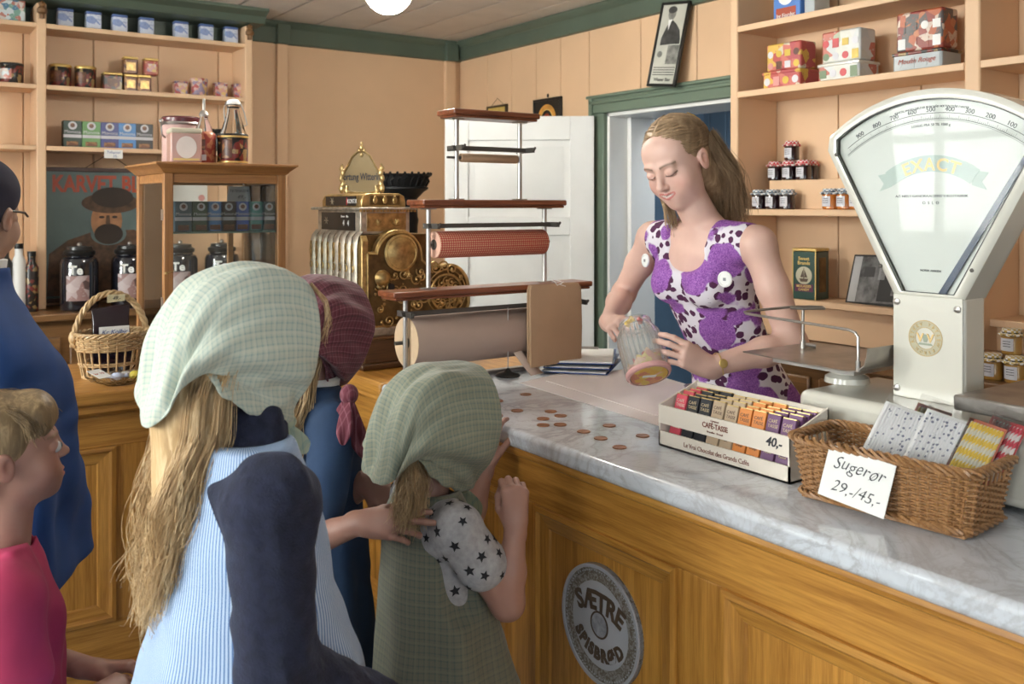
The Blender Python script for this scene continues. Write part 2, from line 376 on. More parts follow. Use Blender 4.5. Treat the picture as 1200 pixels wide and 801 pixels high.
# ================================================================ counters
CX, CT = 1.30, .95           # front edge and height of the counter
def panel_front(root, mat_st, mat_rail, mat_p, u0, u1, stops, z0=.25, z1=.775, top=.90, flip=False, P=None):
    """P(u, w, z) maps along / out-of-face / up into the room; w=0 is the face plane, negative outward"""
    def bx(a, b, w0, w1, c, d):
        pa, pb = P(a, w0, c), P(b, w1, d); return MB().box(min(pa[0], pb[0]), max(pa[0], pb[0]), min(pa[1], pb[1]), max(pa[1], pb[1]), c, d)
    bx(u0, u1, 0, .02, z1, top-.02).build('top_rail', mat_rail, root, bev=.002)
    bx(u0, u1, 0, .02, .12, z0).build('bottom_rail', mat_rail, root, bev=.002)
    bx(u0, u1, -.012, .02, .0, .12).build('plinth', mat_rail, root, bev=.004)
    last = u0
    for a, b in list(stops)+[(u1, None)]:
        if a-last > .01: bx(last, a, 0, .02, z0, z1).build('stile', mat_st, root, bev=.002)
        if b is None: break
        last = b
        q = MB(); w = .062     # sloped moulding frame: raised lip outside, falling to the field
        prof = [(0, .016), (0, -.008), (.012, -.010), (.02, -.002), (.048, .004), (.052, .009), (w, .016)]
        ring = []
        for s, h in prof: ring.append([P(a+s, h, z0+s), P(b-s, h, z0+s), P(b-s, h, z1-s), P(a+s, h, z1-s)])
        for sd in range(4):
            q = MB(); vs = [v for r in ring for v in (r[sd], r[(sd+1) % 4])]; q.add(vs, [(2*i, 2*i+1, 2*i+3, 2*i+2) for i in range(len(ring)-1)]); q.build('panel_moulding', mat_st if sd % 2 else mat_rail, root, ang=20)
        bx(a+.05, b-.05, .009, .02, z0+.05, z1-.05).build('panel', mat_p, root)
cnt = thing('shop_counter', 'golden oak panelled shop counter under the marble top', 'counter', (1.6, 1.2, 0)); cl = cnt.location
class Off(list): pass
_ob = MB.build
def PF(u, w_, z): return (1.335+w_-cl.x, u-cl.y, z-cl.z)
EY = -.9
st = [(-.46, .02), (.14, .62), (.74, 1.22), (1.34, 1.82), (1.94, 2.42), (2.54, 2.9)]
panel_front(cnt, OAKZ, OAKY, OAKZ, EY, 2.99, st, P=PF)
B(1.357, 1.98, EY, 2.97, .0, .90).build('carcass', OAKY, cnt, off=cl)
MB().tube([(1.328, EY, .893), (1.328, 2.98, .893)], .014, 10).box(1.33, 1.36, EY, 2.97, .878, .907).build('bead_moulding', OAKY, cnt, off=cl)
tag(B(CX, 2.0, EY-.02, 2.58, .904, CT).build('marble_worktop', MARBLE, bev=.014, seg=4), 'white grey-veined marble slab on the panelled counter', 'worktop')
tag(B(CX, 2.0, 2.582, 3.52, .904, CT).build('wooden_worktop', OAKY, bev=.01, seg=3), 'brown oak worktop under the cash register', 'worktop')
# emblem
em = thing('round_plaque', 'round grey-brown enamel plaque with old lettering on counter panel', 'sign', (1.337, 1.578, .572))
EMB = G('plaque_enamel', .3); v = EMB.co(); n = EMB.n('TexVoronoi', {'Vector': v, 'Scale': 160}); EMB.set('Base Color', EMB.ramp(EMB.noise(v, 95, 3, .6, 1.5), [(.45, (.14, .115, .085)), (.56, (.30, .29, .28))], 'LINEAR')); EMB = EMB.m
PBR = flat('plaque_brown', (.085, .055, .035), .35); PGR = flat('plaque_silver', (.40, .41, .45), .3)
def disc(r0, r1, x0, x1, seg=64):
    m = MB(); rs = [[(x, r*math.cos(2*math.pi*j/seg), r*math.sin(2*math.pi*j/seg)) for j in range(seg)] for r, x in ((r0, x0), (r1, x0), (r1, x1), (r0, x1))]
    if r0 <= 0: rs = rs[1:3]; return m.rings(rs)
    return m.rings(rs, False, True)
disc(0, .131, .01, -.004).build('face', EMB, em); disc(.1235, .131, .004, -.008).build('rim', PGR, em)
m = MB()
for k in range(84): a = 2*math.pi*k/84; m.box(-.0055, -.004, .117*math.cos(a)-.0012, .117*math.cos(a)+.0012, .117*math.sin(a)-.0012, .117*math.sin(a)+.0012)
m.build('beading', PGR, em)
XN = Matrix(((0, 0, -1, 0), (-1, 0, 0, 0), (0, 1, 0, 0), (0, 0, 0, 1)))       # text plane facing -X: text x -> -Y, text y -> Z
def onX(x, y, z): return Matrix.Translation((x, y, z)) @ XN
disc(0, .094, -.0035, -.005, 48).build('inner_field', PGR, em)
for (s, sz, bd, yy, sp) in [('SÆTRE', .058, .17, .049, 1.0), ('SPISBRØD', .038, -.092, -.066, 1.16)]:
    text(s, sz, PBR, em, onX(-.0056, 0, yy), bend=bd, ext=.0008, bold=.0022, space=sp, wx=.92)
disc(.026, .030, -.004, -.0062, 32).build('medal_ring', PBR, em); disc(0, .0255, -.004, -.006, 32).build('medal', flat('medal_grey', (.30, .31, .35), .4, var=.3, vs=80), em)
# side counter (left)
sc = thing('side_counter', 'oak panelled side counter at the left below the display case', 'counter', (.6, 3.2, 0)); sl = sc.location
def PS(u, w_, z): return (u-sl.x, 2.99+w_-sl.y, z)
panel_front(sc, OAKZ, OAKX, OAKZ, -2.2, 1.335, [(-1.66, -1.18), (-1.06, -.58), (-.46, .02), (.14, .62), (.74, 1.2)], P=PS)
B(-2.2, 1.33, 3.012, 3.5, 0, .90).build('carcass', OAKX, sc, off=sl)
MB().prism([(2.962, .905), (2.985, .905), (2.985, .87), (2.975, .872), (2.962, .885)], -2.2, 1.33, 'x').build('bead_moulding', OAKX, sc, off=sl)
tag(B(-2.2, 1.296, 2.95, 3.52, .905, CT).build('side_worktop', OAKX, bev=.012, seg=3), 'brown oak top of the side counter at left', 'worktop')
# ================================================================ wall shelving, left
def shelf_unit(name, label, loc): return thing(name, label, 'shelving', loc)
su = shelf_unit('wall_shelving', 'peach painted wall shelving with green cornice at left', (.7, YB, 0)); so = su.location
SY = 5.16
UPL = [(-.32, -.29), (.70, .745), (1.755, 1.80)]
for i, (a, b) in enumerate(UPL):
    B(a, b, SY, YB-.013, .977, CZ-.09).build('upright', PEACH2, su, bev=.006, off=so)
    if i: MB().lathe([(.0, 2.52), (.018, 2.505), (.012, 2.49), (.024, 2.475), (.024, 2.46), (.012, 2.452), (.012, 2.43), (.0, 2.43)], ((a+b)/2, SY-.012, 0), 'z', 14).build('finial', WALN, su, off=so)
for a, b in ((-.29, .70), (.745, 1.755)):
    for zt in (2.409, 2.103, 1.797):
        B(a, b, SY, YB-.012, zt-.024, zt).build('shelf', PEACH2, su, bev=.003, off=so)
MB().prism([(SY-.10, CZ), (SY-.10, CZ-.018), (SY-.05, CZ-.04), (SY-.03, CZ-.075), (SY-.0, CZ-.08), (YB, CZ-.08), (YB, CZ)], -.4, 1.86, 'x').build('cornice', GREEN, su, off=so, bev=.003)
B(-.32, 1.8, YB-.03, YB-.012, 2.41, CZ-.08).build('frieze', GREEN, su, off=so)
lc = thing('base_cabinet', 'dark wooden back cabinet below the left shelving', 'cabinet', (.7, 5.1, 0)); lo = lc.location
B(-1.9, 1.84, 4.98, YB-.014, 0, .94).build('body', WALN, lc, off=lo); B(-1.92, 1.86, 4.93, YB-.014, .94, .975).build('countertop', WALN, lc, off=lo, bev=.006)
for i in range(6):
    x = -1.2+i*.5; B(x+.02, x+.48, 4.962, 4.98, .1, .86).build('door', WALN, lc, off=lo, bev=.008)
# ================================================================ wall shelving, right
sr = shelf_unit('wall_shelving', 'peach painted wall shelving behind the weighing scale at right', (XB, 2.2, 0)); ro = sr.location
SX = 3.058
for a, b in [(2.713, 2.755), (1.66, 1.715), (.55, .60)]: B(SX, XB-.013, a, b, .947, CZ-.001).build('upright', PEACH2, sr, bev=.007, off=ro)
for a, b in ((1.715, 2.713), (.60, 1.66)):
    for zt in (2.262, 1.983, 1.482): 
        if zt == 1.482 and a < 1: continue
        B(SX, XB-.012, a, b, zt-.026, zt).build('shelf', PEACH2, sr, bev=.003, off=ro)
    B(SX+.06, XB-.012, a, b, 1.09, 1.115).build('shelf', PEACH2, sr, bev=.003, off=ro)
    B(SX+.11, SX+.125, a, b, .95, 1.09).build('riser', PEACH2, sr, off=ro)
B(3.2, XB-.012, 1.715, 2.66, 1.482, 1.605).build('step_shelf', PEACH2, sr, bev=.003, off=ro)
rc = thing('base_cabinet', 'dark brown worktop cabinet along the right wall behind the scale', 'cabinet', (3.1, 1.6, 0)); rl = rc.location
B(2.95, XB-.015, .1, 2.78, 0, .91).build('body', WALNY, rc, off=rl); B(2.88, XB-.013, .1, 2.78, .91, .945).build('countertop', WALNY, rc, off=rl, bev=.005)
for i in range(5): y = .15+i*.52; B(2.932, 2.95, y+.02, y+.5, .1, .85).build('door', WALNY, rc, off=rl, bev=.008)
# ================================================================ tins and boxes
def printmat(name, cols, sc, base=None, rough=.35, metal=0., co='Object'):
    g = G(name, rough, metal); v = g.co(co); vo = g.n('TexVoronoi', {'Vector': v, 'Scale': sc}, out=1)
    x = g.sep(vo)[0]; n = len(cols)
    c = g.ramp(x, [(i/n, q) for i, q in enumerate(cols)], 'CONSTANT')
    f = g.n('TexVoronoi', {'Vector': v, 'Scale': sc*2.4}, out=0)
    c = g.mix(g.ramp(f, [(.22, (.55, .55, .55)), (.3, (0, 0, 0))]), c, base or cols[0]); g.set('Base Color', c); return g.m
DELFT = printmat('blue_white_print', [(.55, .60, .72), (.62, .66, .76), (.25, .33, .58), (.6, .64, .75)], 30, (.14, .2, .46))
FLORAL = printmat('floral_print', [(.6, .66, .68), (.1, .22, .34), (.62, .55, .5), (.2, .36, .30), (.5, .2, .16)], 45, (.62, .66, .7))
REDT = printmat('red_collage_print', [(.45, .08, .07), (.55, .15, .12), (.62, .55, .42), (.42, .07, .08), (.65, .42, .08)], 26, (.4, .06, .06))
WHT = printmat('white_collage_print', [(.55, .58, .58), (.58, .58, .52), (.4, .45, .32), (.6, .6, .58), (.45, .12, .08)], 22, (.6, .6, .57))
PARIS = printmat('orange_collage_print', [(.45, .12, .05), (.25, .05, .04), (.5, .18, .08), (.62, .5, .42), (.1, .09, .09)], 34, (.4, .09, .04))
GREYT = flat('pale_tin', (.38, .42, .44), .3)
DARKT = printmat('dark_gilt_print', [(.012, .01, .01), (.02, .015, .012), (.015, .012, .01), (.30, .2, .08), (.16, .02, .015)], 60, (.01, .01, .01), .3)
BRNT = printmat('brown_print', [(.12, .045, .02), (.16, .06, .03), (.30, .14, .05), (.1, .03, .02)], 50, (.13, .05, .02))
REDTIN = printmat('deep_red_print', [(.33, .05, .035), (.36, .07, .05), (.5, .2, .1)], 60, (.3, .04, .03))
PINKT = printmat('pink_collage_print', [(.55, .3, .26), (.6, .45, .38), (.4, .08, .08), (.6, .42, .16), (.25, .2, .3)], 60, (.55, .3, .28))
def square_tin(name, label, loc, sx, sy, h, mat, lid=None, group=None, rz=0, cat='tin', label_m=None, ln=None):
    t = thing(name, label, cat, loc, rz, group)
    B(-sx/2, sx/2, -sy/2, sy/2, 0, h*.86).build('body', mat, t, bev=min(.006, sx*.08))
    B(-sx/2-.001, sx/2+.001, -sy/2-.001, sy/2+.001, h*.84, h).build('lid', lid or mat, t, bev=min(.006, sx*.08))
    if label_m: B(-sx*.32, sx*.32, -sy/2-.0022, -sy/2, h*.2, h*.66).build('front_label', label_m, t)
    return t
def round_tin(name, label, loc, r, h, mat, lid, group=None, cat='tin', label_m=None, k=.1):
    t = thing(name, label, cat, loc, 0, group)
    MB().lathe([(r*.97, 0), (r, .003), (r, h*(1-k)-.002), (r*.98, h*(1-k))], seg=28).build('body', mat, t)
    MB().lathe([(r*1.03, h*(1-k)-.004), (r*1.04, h*(1-k)), (r*1.04, h-.006), (r*.98, h-.001), (r*.3, h)], seg=28).build('lid', lid, t)
    if label_m:
        m = MB(); rr = r+.0012; n = 8; vs = []; fs = []
        for i in range(n+1):
            a = math.radians(-135-40+10*i)-.0; vs += [(rr*math.cos(a), rr*math.sin(a), h*.22), (rr*math.cos(a), rr*math.sin(a), h*.7)]
            if i: fs.append((2*i-2, 2*i, 2*i+1, 2*i-1))
        m.add(vs, fs).build('front_label', label_m, t)
    return t
# seven blue-white tins on top shelf
t0 = None
for i, px in enumerate([76, 109, 139.5, 171, 211.5, 241, 269.7]):
    p = aY(px, 30, 5.25); p.z = 2.4095
    nm = ['first', 'second', 'third', 'fourth', 'fifth', 'sixth', 'last'][i]
    lb = 'small blue and white tin on the top left shelf, %s from the left' % nm
    if t0 is None: t0 = square_tin('tea_tin', lb, p, .074, .06, .098, DELFT, flat('delft_blue', (.10, .16, .38), .35), 'blue and white tins on the top shelf', label_m=DELFT)
    else: dup(t0, p, label=lb)
p = aY(14, 20, 5.27); p.z = 2.4095; square_tin('floral_box', 'large floral patterned box at the far left of the top shelf', (p.x-.02, p.y, p.z), .15, .09, .125, FLORAL, cat='box')
# second shelf
def SP(px, Y, z): q = aY(px, 100, Y); return (q.x, Y, z)
zs = 2.1035
round_tin('round_tin', 'round tin with arched picture alone on far left shelf', SP(13, 5.26, zs), .055, .105, DARKT, BLACK, label_m=FLORAL)
round_tin('round_tin', 'black and gold round tin, left one of the pair on second shelf', SP(71, 5.26, zs), .051, .118, DARKT, GOLDL, label_m=BRNT)
round_tin('round_tin', 'black and gold round tin, right one of the pair on second shelf', SP(100, 5.26, zs), .051, .118, DARKT, GOLDL, label_m=BRNT)
square_tin('square_tin', 'low square black tin between round tins and the stacked brown tins', SP(131, 5.26, zs), .095, .08, .095, DARKT, GOLDL, label_m=BRNT)
for i, (px, z, w_, c, lb) in enumerate([(152, zs, .066, BRNT, 'brown tin at the bottom left of the stack of four'), (168, zs, .07, BRNT, 'light brown tin at the bottom right of the stack of four'),
                                 (152, zs+.093, .072, BRNT, 'brown tin on the upper left of the stack of four'), (176, zs+.093, .072, REDTIN, 'red-brown tin on the upper right of the stack of four')]):
    square_tin('square_tin', lb, SP(px, 5.245 if i in (0, 2) else 5.24, z), w_, .06, .092, c, GOLDL, 'stacked brown tins', label_m=BRASS if i < 3 else PINKT)
square_tin('square_tin', 'square pink collage tin, first of the pink row', SP(211, 5.26, zs), .07, .06, .077, PINKT)
round_tin('round_tin', 'round pink tin with domed lid in the pink row', SP(233, 5.26, zs), .047, .10, PINKT, PINKT, k=.2)
square_tin('square_tin', 'pink collage tin right of the round one', SP(258, 5.26, zs), .068, .06, .086, PINKT)
square_tin('square_tin', 'last pink collage tin beside the shelf upright', SP(279.5, 5.26, zs), .066, .06, .086, PINKT)
# third shelf: coffee/chocolate boxes
BX = {}
def choc_pack(name, label, loc, c, w_=.078, h=.135, d=.05, group=None, rz=0, parts=True, seed=0):
    if c not in BX: BX[c] = flat('pack_colour', c, .35, var=.06)
    t = thing(name, label, 'box', loc, rz, group)
    B(-w_/2, w_/2, -d/2, d/2, 0, h).build('carton', BX[c], t, bev=.0015, seg=1)
    y = -d/2-.0006
    B(-w_/2, w_/2, y-.0004, y, h*.36, h*.48).build('white_band', LAB, t)
    B(-w_*.32, w_*.32, y-.0004, y, h*.05, h*.22).build('picture', BRNT, t)
    MB().cyl((0, y, h*.82), w_*.24, -.0008, 'y', 20).build('portrait', LAB, t)
    MB().cyl((0, y-.0008, h*.83), w_*.13, -.0006, 'y', 12).build('portrait_head', BRNT, t)
    M_ = Matrix.Translation((0, y-.0006, h*.58)) @ Matrix.Rotation(math.pi/2, 4, 'X')
    text('Monona', w_*.27, LAB, t, M_); return t
for px, c, lb in [(84, (.03, .06, .045), 'dark green carton at the left end of the row of five'), (106, (.12, .28, .09), 'light green carton in the row of five'), (127.5, (.05, .06, .22), 'navy carton in the middle of the row of five'),
                  (148, (.06, .22, .52), 'sky blue carton in the row of five'), (168, (.02, .022, .025), 'black carton at the right end of the row of five')]:
    choc_pack('coffee_carton', lb+' on third shelf', SP(px, 5.24, 1.7975), c, .088)
for px, lb in ((241, 'left'), (260, 'right')):
    square_tin('square_tin', 'black tin on the third shelf behind the case, %s of two' % lb, SP(px, 5.27, 1.7975), .085, .07, .13, BLACK)
pt = thing('shelf_price_tag', 'small white handwritten price tag on the third left shelf edge', 'price tag', SP(133, SY-.004, 1.787))
B(-.045, .045, -.0015, .0015, -.045, .0).build('card', PAPER, pt); XF = Matrix.Rotation(math.pi/2, 4, 'X')
BLUEI = flat('blue_ink', (.05, .10, .3), .6)
text('Tebasser', .019, BLUEI, pt, Matrix.Translation((0, -.002, -.014)) @ XF, shear=.2); text('35,-', .019, BLUEI, pt, Matrix.Translation((0.01, -.002, -.034)) @ XF, shear=.2)
# tall dark bottles far left
for px, hh, c in ((6, .30, BLACK), (22, .31, PAPER), (37, .27, DARKT)):
    x, y, z = SP(px, 5.12, .976)
    t = thing('spice_bottle', {6: 'black bottle on the far left cabinet', 22: 'white labelled bottle on the far left cabinet', 37: 'dark gilt bottle beside the shelf upright'}[px], 'bottle', (x, y, z))
    MB().lathe([(.03, 0), (.032, .005), (.032, hh*.8), (.018, hh*.9), (.018, hh)], seg=16).build('body', c, t); MB().cyl((0, 0, hh), .02, .025, 'z', 14).build('cap', BLACK, t)
# poster KARVET BLAD
ps = thing('tobacco_poster', 'framed poster of bearded man in fur hat behind the jars', 'poster', (1.07, 5.33, 1.345))
TEAL = flat('poster_teal', (.10, .15, .15), .5, var=.15); BRN = flat('poster_brown', (.085, .045, .025), .6, var=.5, vs=30); SKN = flat('poster_skin', (.35, .17, .08), .6, var=.3, vs=20); DBR = flat('poster_dark', (.03, .018, .012), .6, var=.3)
pw, ph = .31, .33
B(-pw, pw, -.004, .004, -ph, ph).build('print', TEAL, ps)
fr = MB().box(-pw-.02, pw+.02, -.012, .01, ph, ph+.022).box(-pw-.02, pw+.02, -.012, .01, -ph-.022, -ph).box(-pw-.02, -pw, -.012, .01, -ph, ph).box(pw, pw+.02, -.012, .01, -ph, ph)
fr.build('frame', flat('poster_frame', (.045, .015, .01), .35), ps, bev=.003)
PFr = lambda x, z, d=.0045: Matrix.Translation((x, -d, z)) @ XF
REDL = flat('poster_red', (.36, .055, .02), .5)
text('KARVET', .12, REDL, ps, PFr(-.12, .262), bold=.004, wx=.72); text('BLAD', .12, REDL, ps, PFr(.175, .262), bold=.004, wx=.75)
def fp(pts, d, mat, nm): MB().prism(pts, -d, -.003, 'y').build(nm, mat, ps)
def el(cx, cy, rx, ry, n=24, a0=0, a1=2*math.pi): return [(cx+rx*math.cos(a0+(a1-a0)*i/n), cy+ry*math.sin(a0+(a1-a0)*i/n)) for i in range(n)]
fp([(-.30, -.32), (-.29, -.1), (-.2, -.03), (-.06, .02), (.13, .02), (.24, -.04), (.29, -.14), (.3, -.32)], .0046, BRN, 'coat')
fp(el(.0, .0, .09, .06), .005, TEAL, 'neckerchief'); fp(el(-.01, .07, .078, .11), .0052, SKN, 'face'); fp(el(0, -.0, .072, .055), .0056, DBR, 'beard'); fp(el(0, .035, .045, .012), .006, DBR, 'moustache')
fp(el(0.01, .165, .145, .055), .0062, BRN, 'hat_brim'); fp(el(0.02, .195, .105, .055), .0066, DBR, 'hat_crown'); fp(el(-.035, .09, .014, .007), .006, DBR, 'eye'); fp(el(.03, .09, .014, .007), .006, DBR, 'eye'); fp([(-.012, .1), (.004, .1), (.008, .05), (-.016, .05)], .0058, BRN, 'nose')
MB().tube([(-.13, 0, ph+.01), (0, -.005, ph+.10), (.13, 0, ph+.01)], .0025, 6).build('hanging_cord', BRN, ps)
# storage jars marked Te
for i, px in enumerate([93, 152, 211, 260]):
    q = SP(px, 5.07, .976); nm = ['first and leftmost', 'second', 'third', 'rightmost'][i]
    if i == 0:
        t = thing('storage_jar', '', 'jar', q, 0, 'dark storage jars on the back cabinet')
        DK = flat('dark_jar_glass', (.012, .012, .018), .08, coat=.6)
        MB().lathe([(.085, 0), (.09, .01), (.09, .235), (.082, .255), (.066, .265), (.066, .275)], seg=28).build('body', DK, t)
        MB().lathe([(.07, .272), (.074, .278), (.074, .292), (.06, .30), (.058, .315), (.02, .318)], seg=28).build('lid', BLACK, t)
        MB().sph((0, 0, .325), .012, 10, 6).build('knob', STEEL, t)
        a = math.radians(-110); MTL = Matrix.Translation((.091*math.cos(a), .091*math.sin(a), .20)) @ Matrix.Rotation(a+math.pi/2, 4, 'Z') @ XF
        def cyl_patch(r, a0, a1, z0, z1, n=10):
            vs = []; fs = []
            for k in range(n+1):
                aa = math.radians(a0+(a1-a0)*k/n); vs += [(r*math.cos(aa), r*math.sin(aa), z0), (r*math.cos(aa), r*math.sin(aa), z1)]
                if k: fs.append((2*k-2, 2*k, 2*k+1, 2*k-1))
            return MB().add(vs, fs)
        cyl_patch(.091, -140, -70, .05, .175).build('picture_label', printmat('sepia_print', [(.45, .36, .36), (.5, .42, .42), (.1, .06, .06), (.3, .18, .17)], 28, (.5, .42, .4)), t)
        text('Te', .06, PAPER, t, MTL, bold=.002); jar0 = t
        t['label'] = 'dark glass storage jar on the back cabinet, %s' % nm
    else: dup(jar0, q, label='dark glass storage jar on the back cabinet, %s' % nm)
# certificate in the shelving behind the display case
ct = thing('framed_certificate', 'white framed certificate behind the glass case', 'picture', SP(221, 5.365, 1.60)); 
B(-.105, .105, -.006, .006, -.14, .10).build('frame', WHITEP, ct, bev=.003); B(-.09, .09, -.0075, -.006, -.125, .085).build('sheet', PAPER, ct); MB().cyl((-.06, -.0078, .05), .022, -.001, 'y', 16).cyl((.07, -.0078, -.06), .018, -.001, 'y', 16).build('vignette', PINKB, ct)
text('Diplom', .04, BRN, ct, Matrix.Translation((.02, -.008, .03)) @ XF, shear=.2)
# ================================================================ things on the right shelves
def gift_tin(name, label, yc, z, w_, h, d, mat, mats, X=3.10, lidm=None):
    t = thing(name, label, 'tin', (X, yc, z)); B(0, d, -w_/2, w_/2, 0, h).build('body', mat, t, bev=.008); rr = random.Random(int(yc*100+z*10))
    B(-.003, d+.003, -w_/2-.003, w_/2+.003, h*.80, h*.98).build('lid', lidm or mat, t, bev=.004) if h < .09 else None
    n = 4; rows = 2 if h > .1 else 1
    for k in range(n):
        for r_ in range(rows):
            yc2 = -w_/2+w_*(k+.5)/n; zc = h*(r_+.5)/rows*.82; a, b = w_/n*.33, h/rows*.30*rr.uniform(.7, 1)
            if rr.random() < .5: MB().lathe([(a, 0), (a, -.001)], (-.0005, yc2, zc), 'x', 16).build('picture', mats[(k+r_*2) % len(mats)], t)
            else: B(-.0015, 0, yc2-a, yc2+a, zc-b, zc+b).build('picture', mats[(k+r_*3) % len(mats)], t)
    return t
YEL = flat('yellow_print', (.6, .42, .05), .4); GRN = flat('green_print', (.13, .2, .1), .4)
def RP(px, py, X): return aX(px, py, X)
q = RP(917, 105, 3.11); gift_tin('gift_tin', 'low red collage tin under the upright red tin', q.y, 1.9835, .19, .072, .13, REDT, [LAB, YEL, PINKB, LAB])
gift_tin('gift_tin', 'red collage tin standing upright on another red tin', q.y, 2.056, .175, .115, .10, REDT, [YEL, LAB, BRNT, PINKB], X=3.115)
q = RP(984, 105, 3.11); gift_tin('gift_tin', 'low white collage tin under the upright white tin', q.y, 1.9835, .185, .072, .13, WHT, [GRN, REDB, LAB], lidm=CREAM)
gift_tin('gift_tin', 'white collage tin standing upright on another white tin', q.y, 2.056, .175, .125, .10, WHT, [YEL, REDB, LAB, GRN], X=3.115)
q = RP(1076, 85, 3.11); t = gift_tin('gift_tin', 'low grey tin with filmstrip edge under the orange picture tin', q.y, 1.9835, .19, .072, .13, GREYT, [GREYT], lidm=DARKT)
text('Moulin Rouge', .026, REDL, t, onX(-.0035, 0, .035), shear=.3)
gift_tin('gift_tin', 'orange picture tin standing upright on the grey filmstrip tin', q.y, 2.056, .18, .145, .10, PARIS, [PAPER, PARIS, PARIS, PAPER], X=3.115)
q = RP(921, 15, 3.11); t = thing('blue_tin', 'bright blue tin on the top right shelf', 'tin', (3.11, q.y, 2.263)); BLU = flat('bright_blue', (.07, .2, .55), .35)
B(0, .12, -.07, .065, 0, .17).build('body', BLU, t, bev=.005); MB().lathe([(.04, 0), (.04, -.001)], (-.0005, 0, .10), 'x', 20).build('white_oval', PAPER, t); B(-.001, 0, -.05, .05, .012, .05).build('picture', REDL, t)
text('by Fjorder', .022, PAPER, t, onX(-.0015, 0, .018)); B(.02, .12, -.125, -.075, 0, .15).build('grey_side_box', GREYT, t, bev=.004)
# jam jars
def jam(label, loc, juice, cloth_c, group, src=[{}]):
    d = src[0]; key = (juice, cloth_c)
    if key in d: return dup(d[key], loc, label=label)
    t = thing('jam_jar', label, 'jar', loc, 0, group); jm = {'dark': (.015, .005, .008), 'amber': (.45, .14, .02), 'honey': (.40, .22, .05)}[juice]
    MB().lathe([(.028, 0), (.031, .004), (.031, .058), (.026, .066)], seg=20).build('body', flat(juice+'_jam', jm, .08, coat=.8), t)
    m = MB(); n = 36; r1 = [];  r2 = []; r3 = []
    for j in range(n): a = 2*math.pi*j/n; w_ = 1+.08*math.sin(a*9); r1.append((.038*w_*math.cos(a), .038*w_*math.sin(a), .062+.003*math.sin(a*9))); r2.append((.029*math.cos(a), .029*math.sin(a), .072)); r3.append((.028*math.cos(a), .028*math.sin(a), .082))
    m.rings([r1, r2, r3]); g = G('jar_cloth_'+cloth_c, .8); ck = g.n('TexChecker', {'Vector': g.co(), 'Scale': 90, 1: {'red': (.5, .04, .05), 'blue': (.18, .25, .32), 'gold': (.5, .36, .1)}[cloth_c], 2: (.7, .68, .66)}); g.set('Base Color', ck); m.build('cloth_cover', g.m, t)
    MB().lathe([(.030, .066), (.032, .069), (.030, .072)], seg=20, caps=False).build('elastic', BLACK if cloth_c != 'red' else REDB, t)
    cyl = MB(); vs = []; fs = []
    for k in range(9):
        aa = math.radians(125+k*90/8); vs += [(.0316*math.cos(aa), .0316*math.sin(aa), .012), (.0316*math.cos(aa), .0316*math.sin(aa), .052)]
        if k: fs.append((2*k-2, 2*k, 2*k+1, 2*k-1))
    cyl.add(vs, fs).build('paper_label', LAB, t)
    for zz in (.042, .034, .026): B(-.0325, -.0318, -.012, .012, zz, zz+.0018).build('printed_line', INK, t)
    d[key] = t; return t
for px, n_ in ((908.5, 'left'), (925.5, 'second'), (942, 'third')): q = RP(px, 210, 3.235); jam('dark jam jar with red checked cloth on the raised step, %s of the row' % n_, (3.235, q.y, 1.6055), 'dark', 'red', 'dark jam jars')
q = RP(950, 210, 3.285); jam('dark jam jar standing behind the red checked row on the step', (3.285, q.y-.0, 1.6055), 'dark', 'red', 'dark jam jars')
q = RP(928, 210, 3.235); jam('dark jam jar stacked on top of the red checked row', (3.235, q.y, 1.689), 'dark', 'red', 'dark jam jars')
for px, n_ in ((890, 'left'), (906, 'middle'), (923, 'right')): q = RP(px, 240, 3.14); jam('dark jam jar with blue cloth on front shelf, %s of three' % n_, (3.14, q.y, 1.4825), 'dark', 'blue', 'blue topped jam jars')
for px, n_ in ((973, 'left'), (990, 'middle'), (1005, 'right')): q = RP(px, 240, 3.14); jam('amber jam jar with cloth on front shelf, %s of three' % n_, (3.14, q.y, 1.4825), 'amber', 'blue', 'amber jam jars')
q = RP(1163, 420, 2.95); y0 = q.y
jam('honey jar with yellow lid on the right worktop, left of the lower pair', (2.95, y0, .9455), 'honey', 'gold', 'honey jars'); jam('honey jar on the right worktop, right of the lower pair', (2.95, y0-.072, .9455), 'honey', 'gold', 'honey jars')
B(3.0, 3.07, y0-.1, y0+.08, .9455, 1.02).build('riser_block', WALNY, rc, off=rl)
jam('honey jar standing higher behind the lower pair', (3.03, y0-.02, 1.0205), 'honey', 'gold', 'honey jars')
# molasses tin and framed photograph
q = RP(950, 345, 3.19); mt = thing('candy_tin', 'tall dark green and gold tin with ship picture on low shelf', 'tin', (3.19, q.y, 1.1155), math.radians(8))
DG = flat('tin_green', (.02, .06, .045), .3); s = .105
B(-s/2, s/2, -s/2, s/2, 0, .195).build('body', DG, mt, bev=.004); B(-s/2-.001, s/2+.001, -s/2-.001, s/2+.001, .196, .208).build('lid', GOLDL, mt, bev=.003)
m = MB()
for a in (-1, 1): m.box(-s/2-.001, -s/2+.002, a*s/2-.004*(a > 0)-.0, a*s/2+.004*(a < 0), 0, .2)
m.build('gold_edge', GOLDL, mt)
MB().lathe([(.036, 0), (.036, -.001)], (-s/2-.0005, 0, .098), 'x', 24).build('ship_picture', flat('tin_cream', (.45, .42, .3), .4), mt)
MB().prism([(-.02, .085), (.02, .085), (.014, .072), (-.014, .072)], -s/2-.0025, -s/2-.001, 'x').prism([(-.002, .085), (.002, .085), (.001, .128), (-.001, .128)], -s/2-.0025, -s/2-.001, 'x').prism([(.003, .09), (.016, .09), (.004, .12)], -s/2-.0025, -s/2-.001, 'x').prism([(-.003, .09), (-.016, .09), (-.004, .12)], -s/2-.0025, -s/2-.001, 'x').build('ship', PBR, mt)
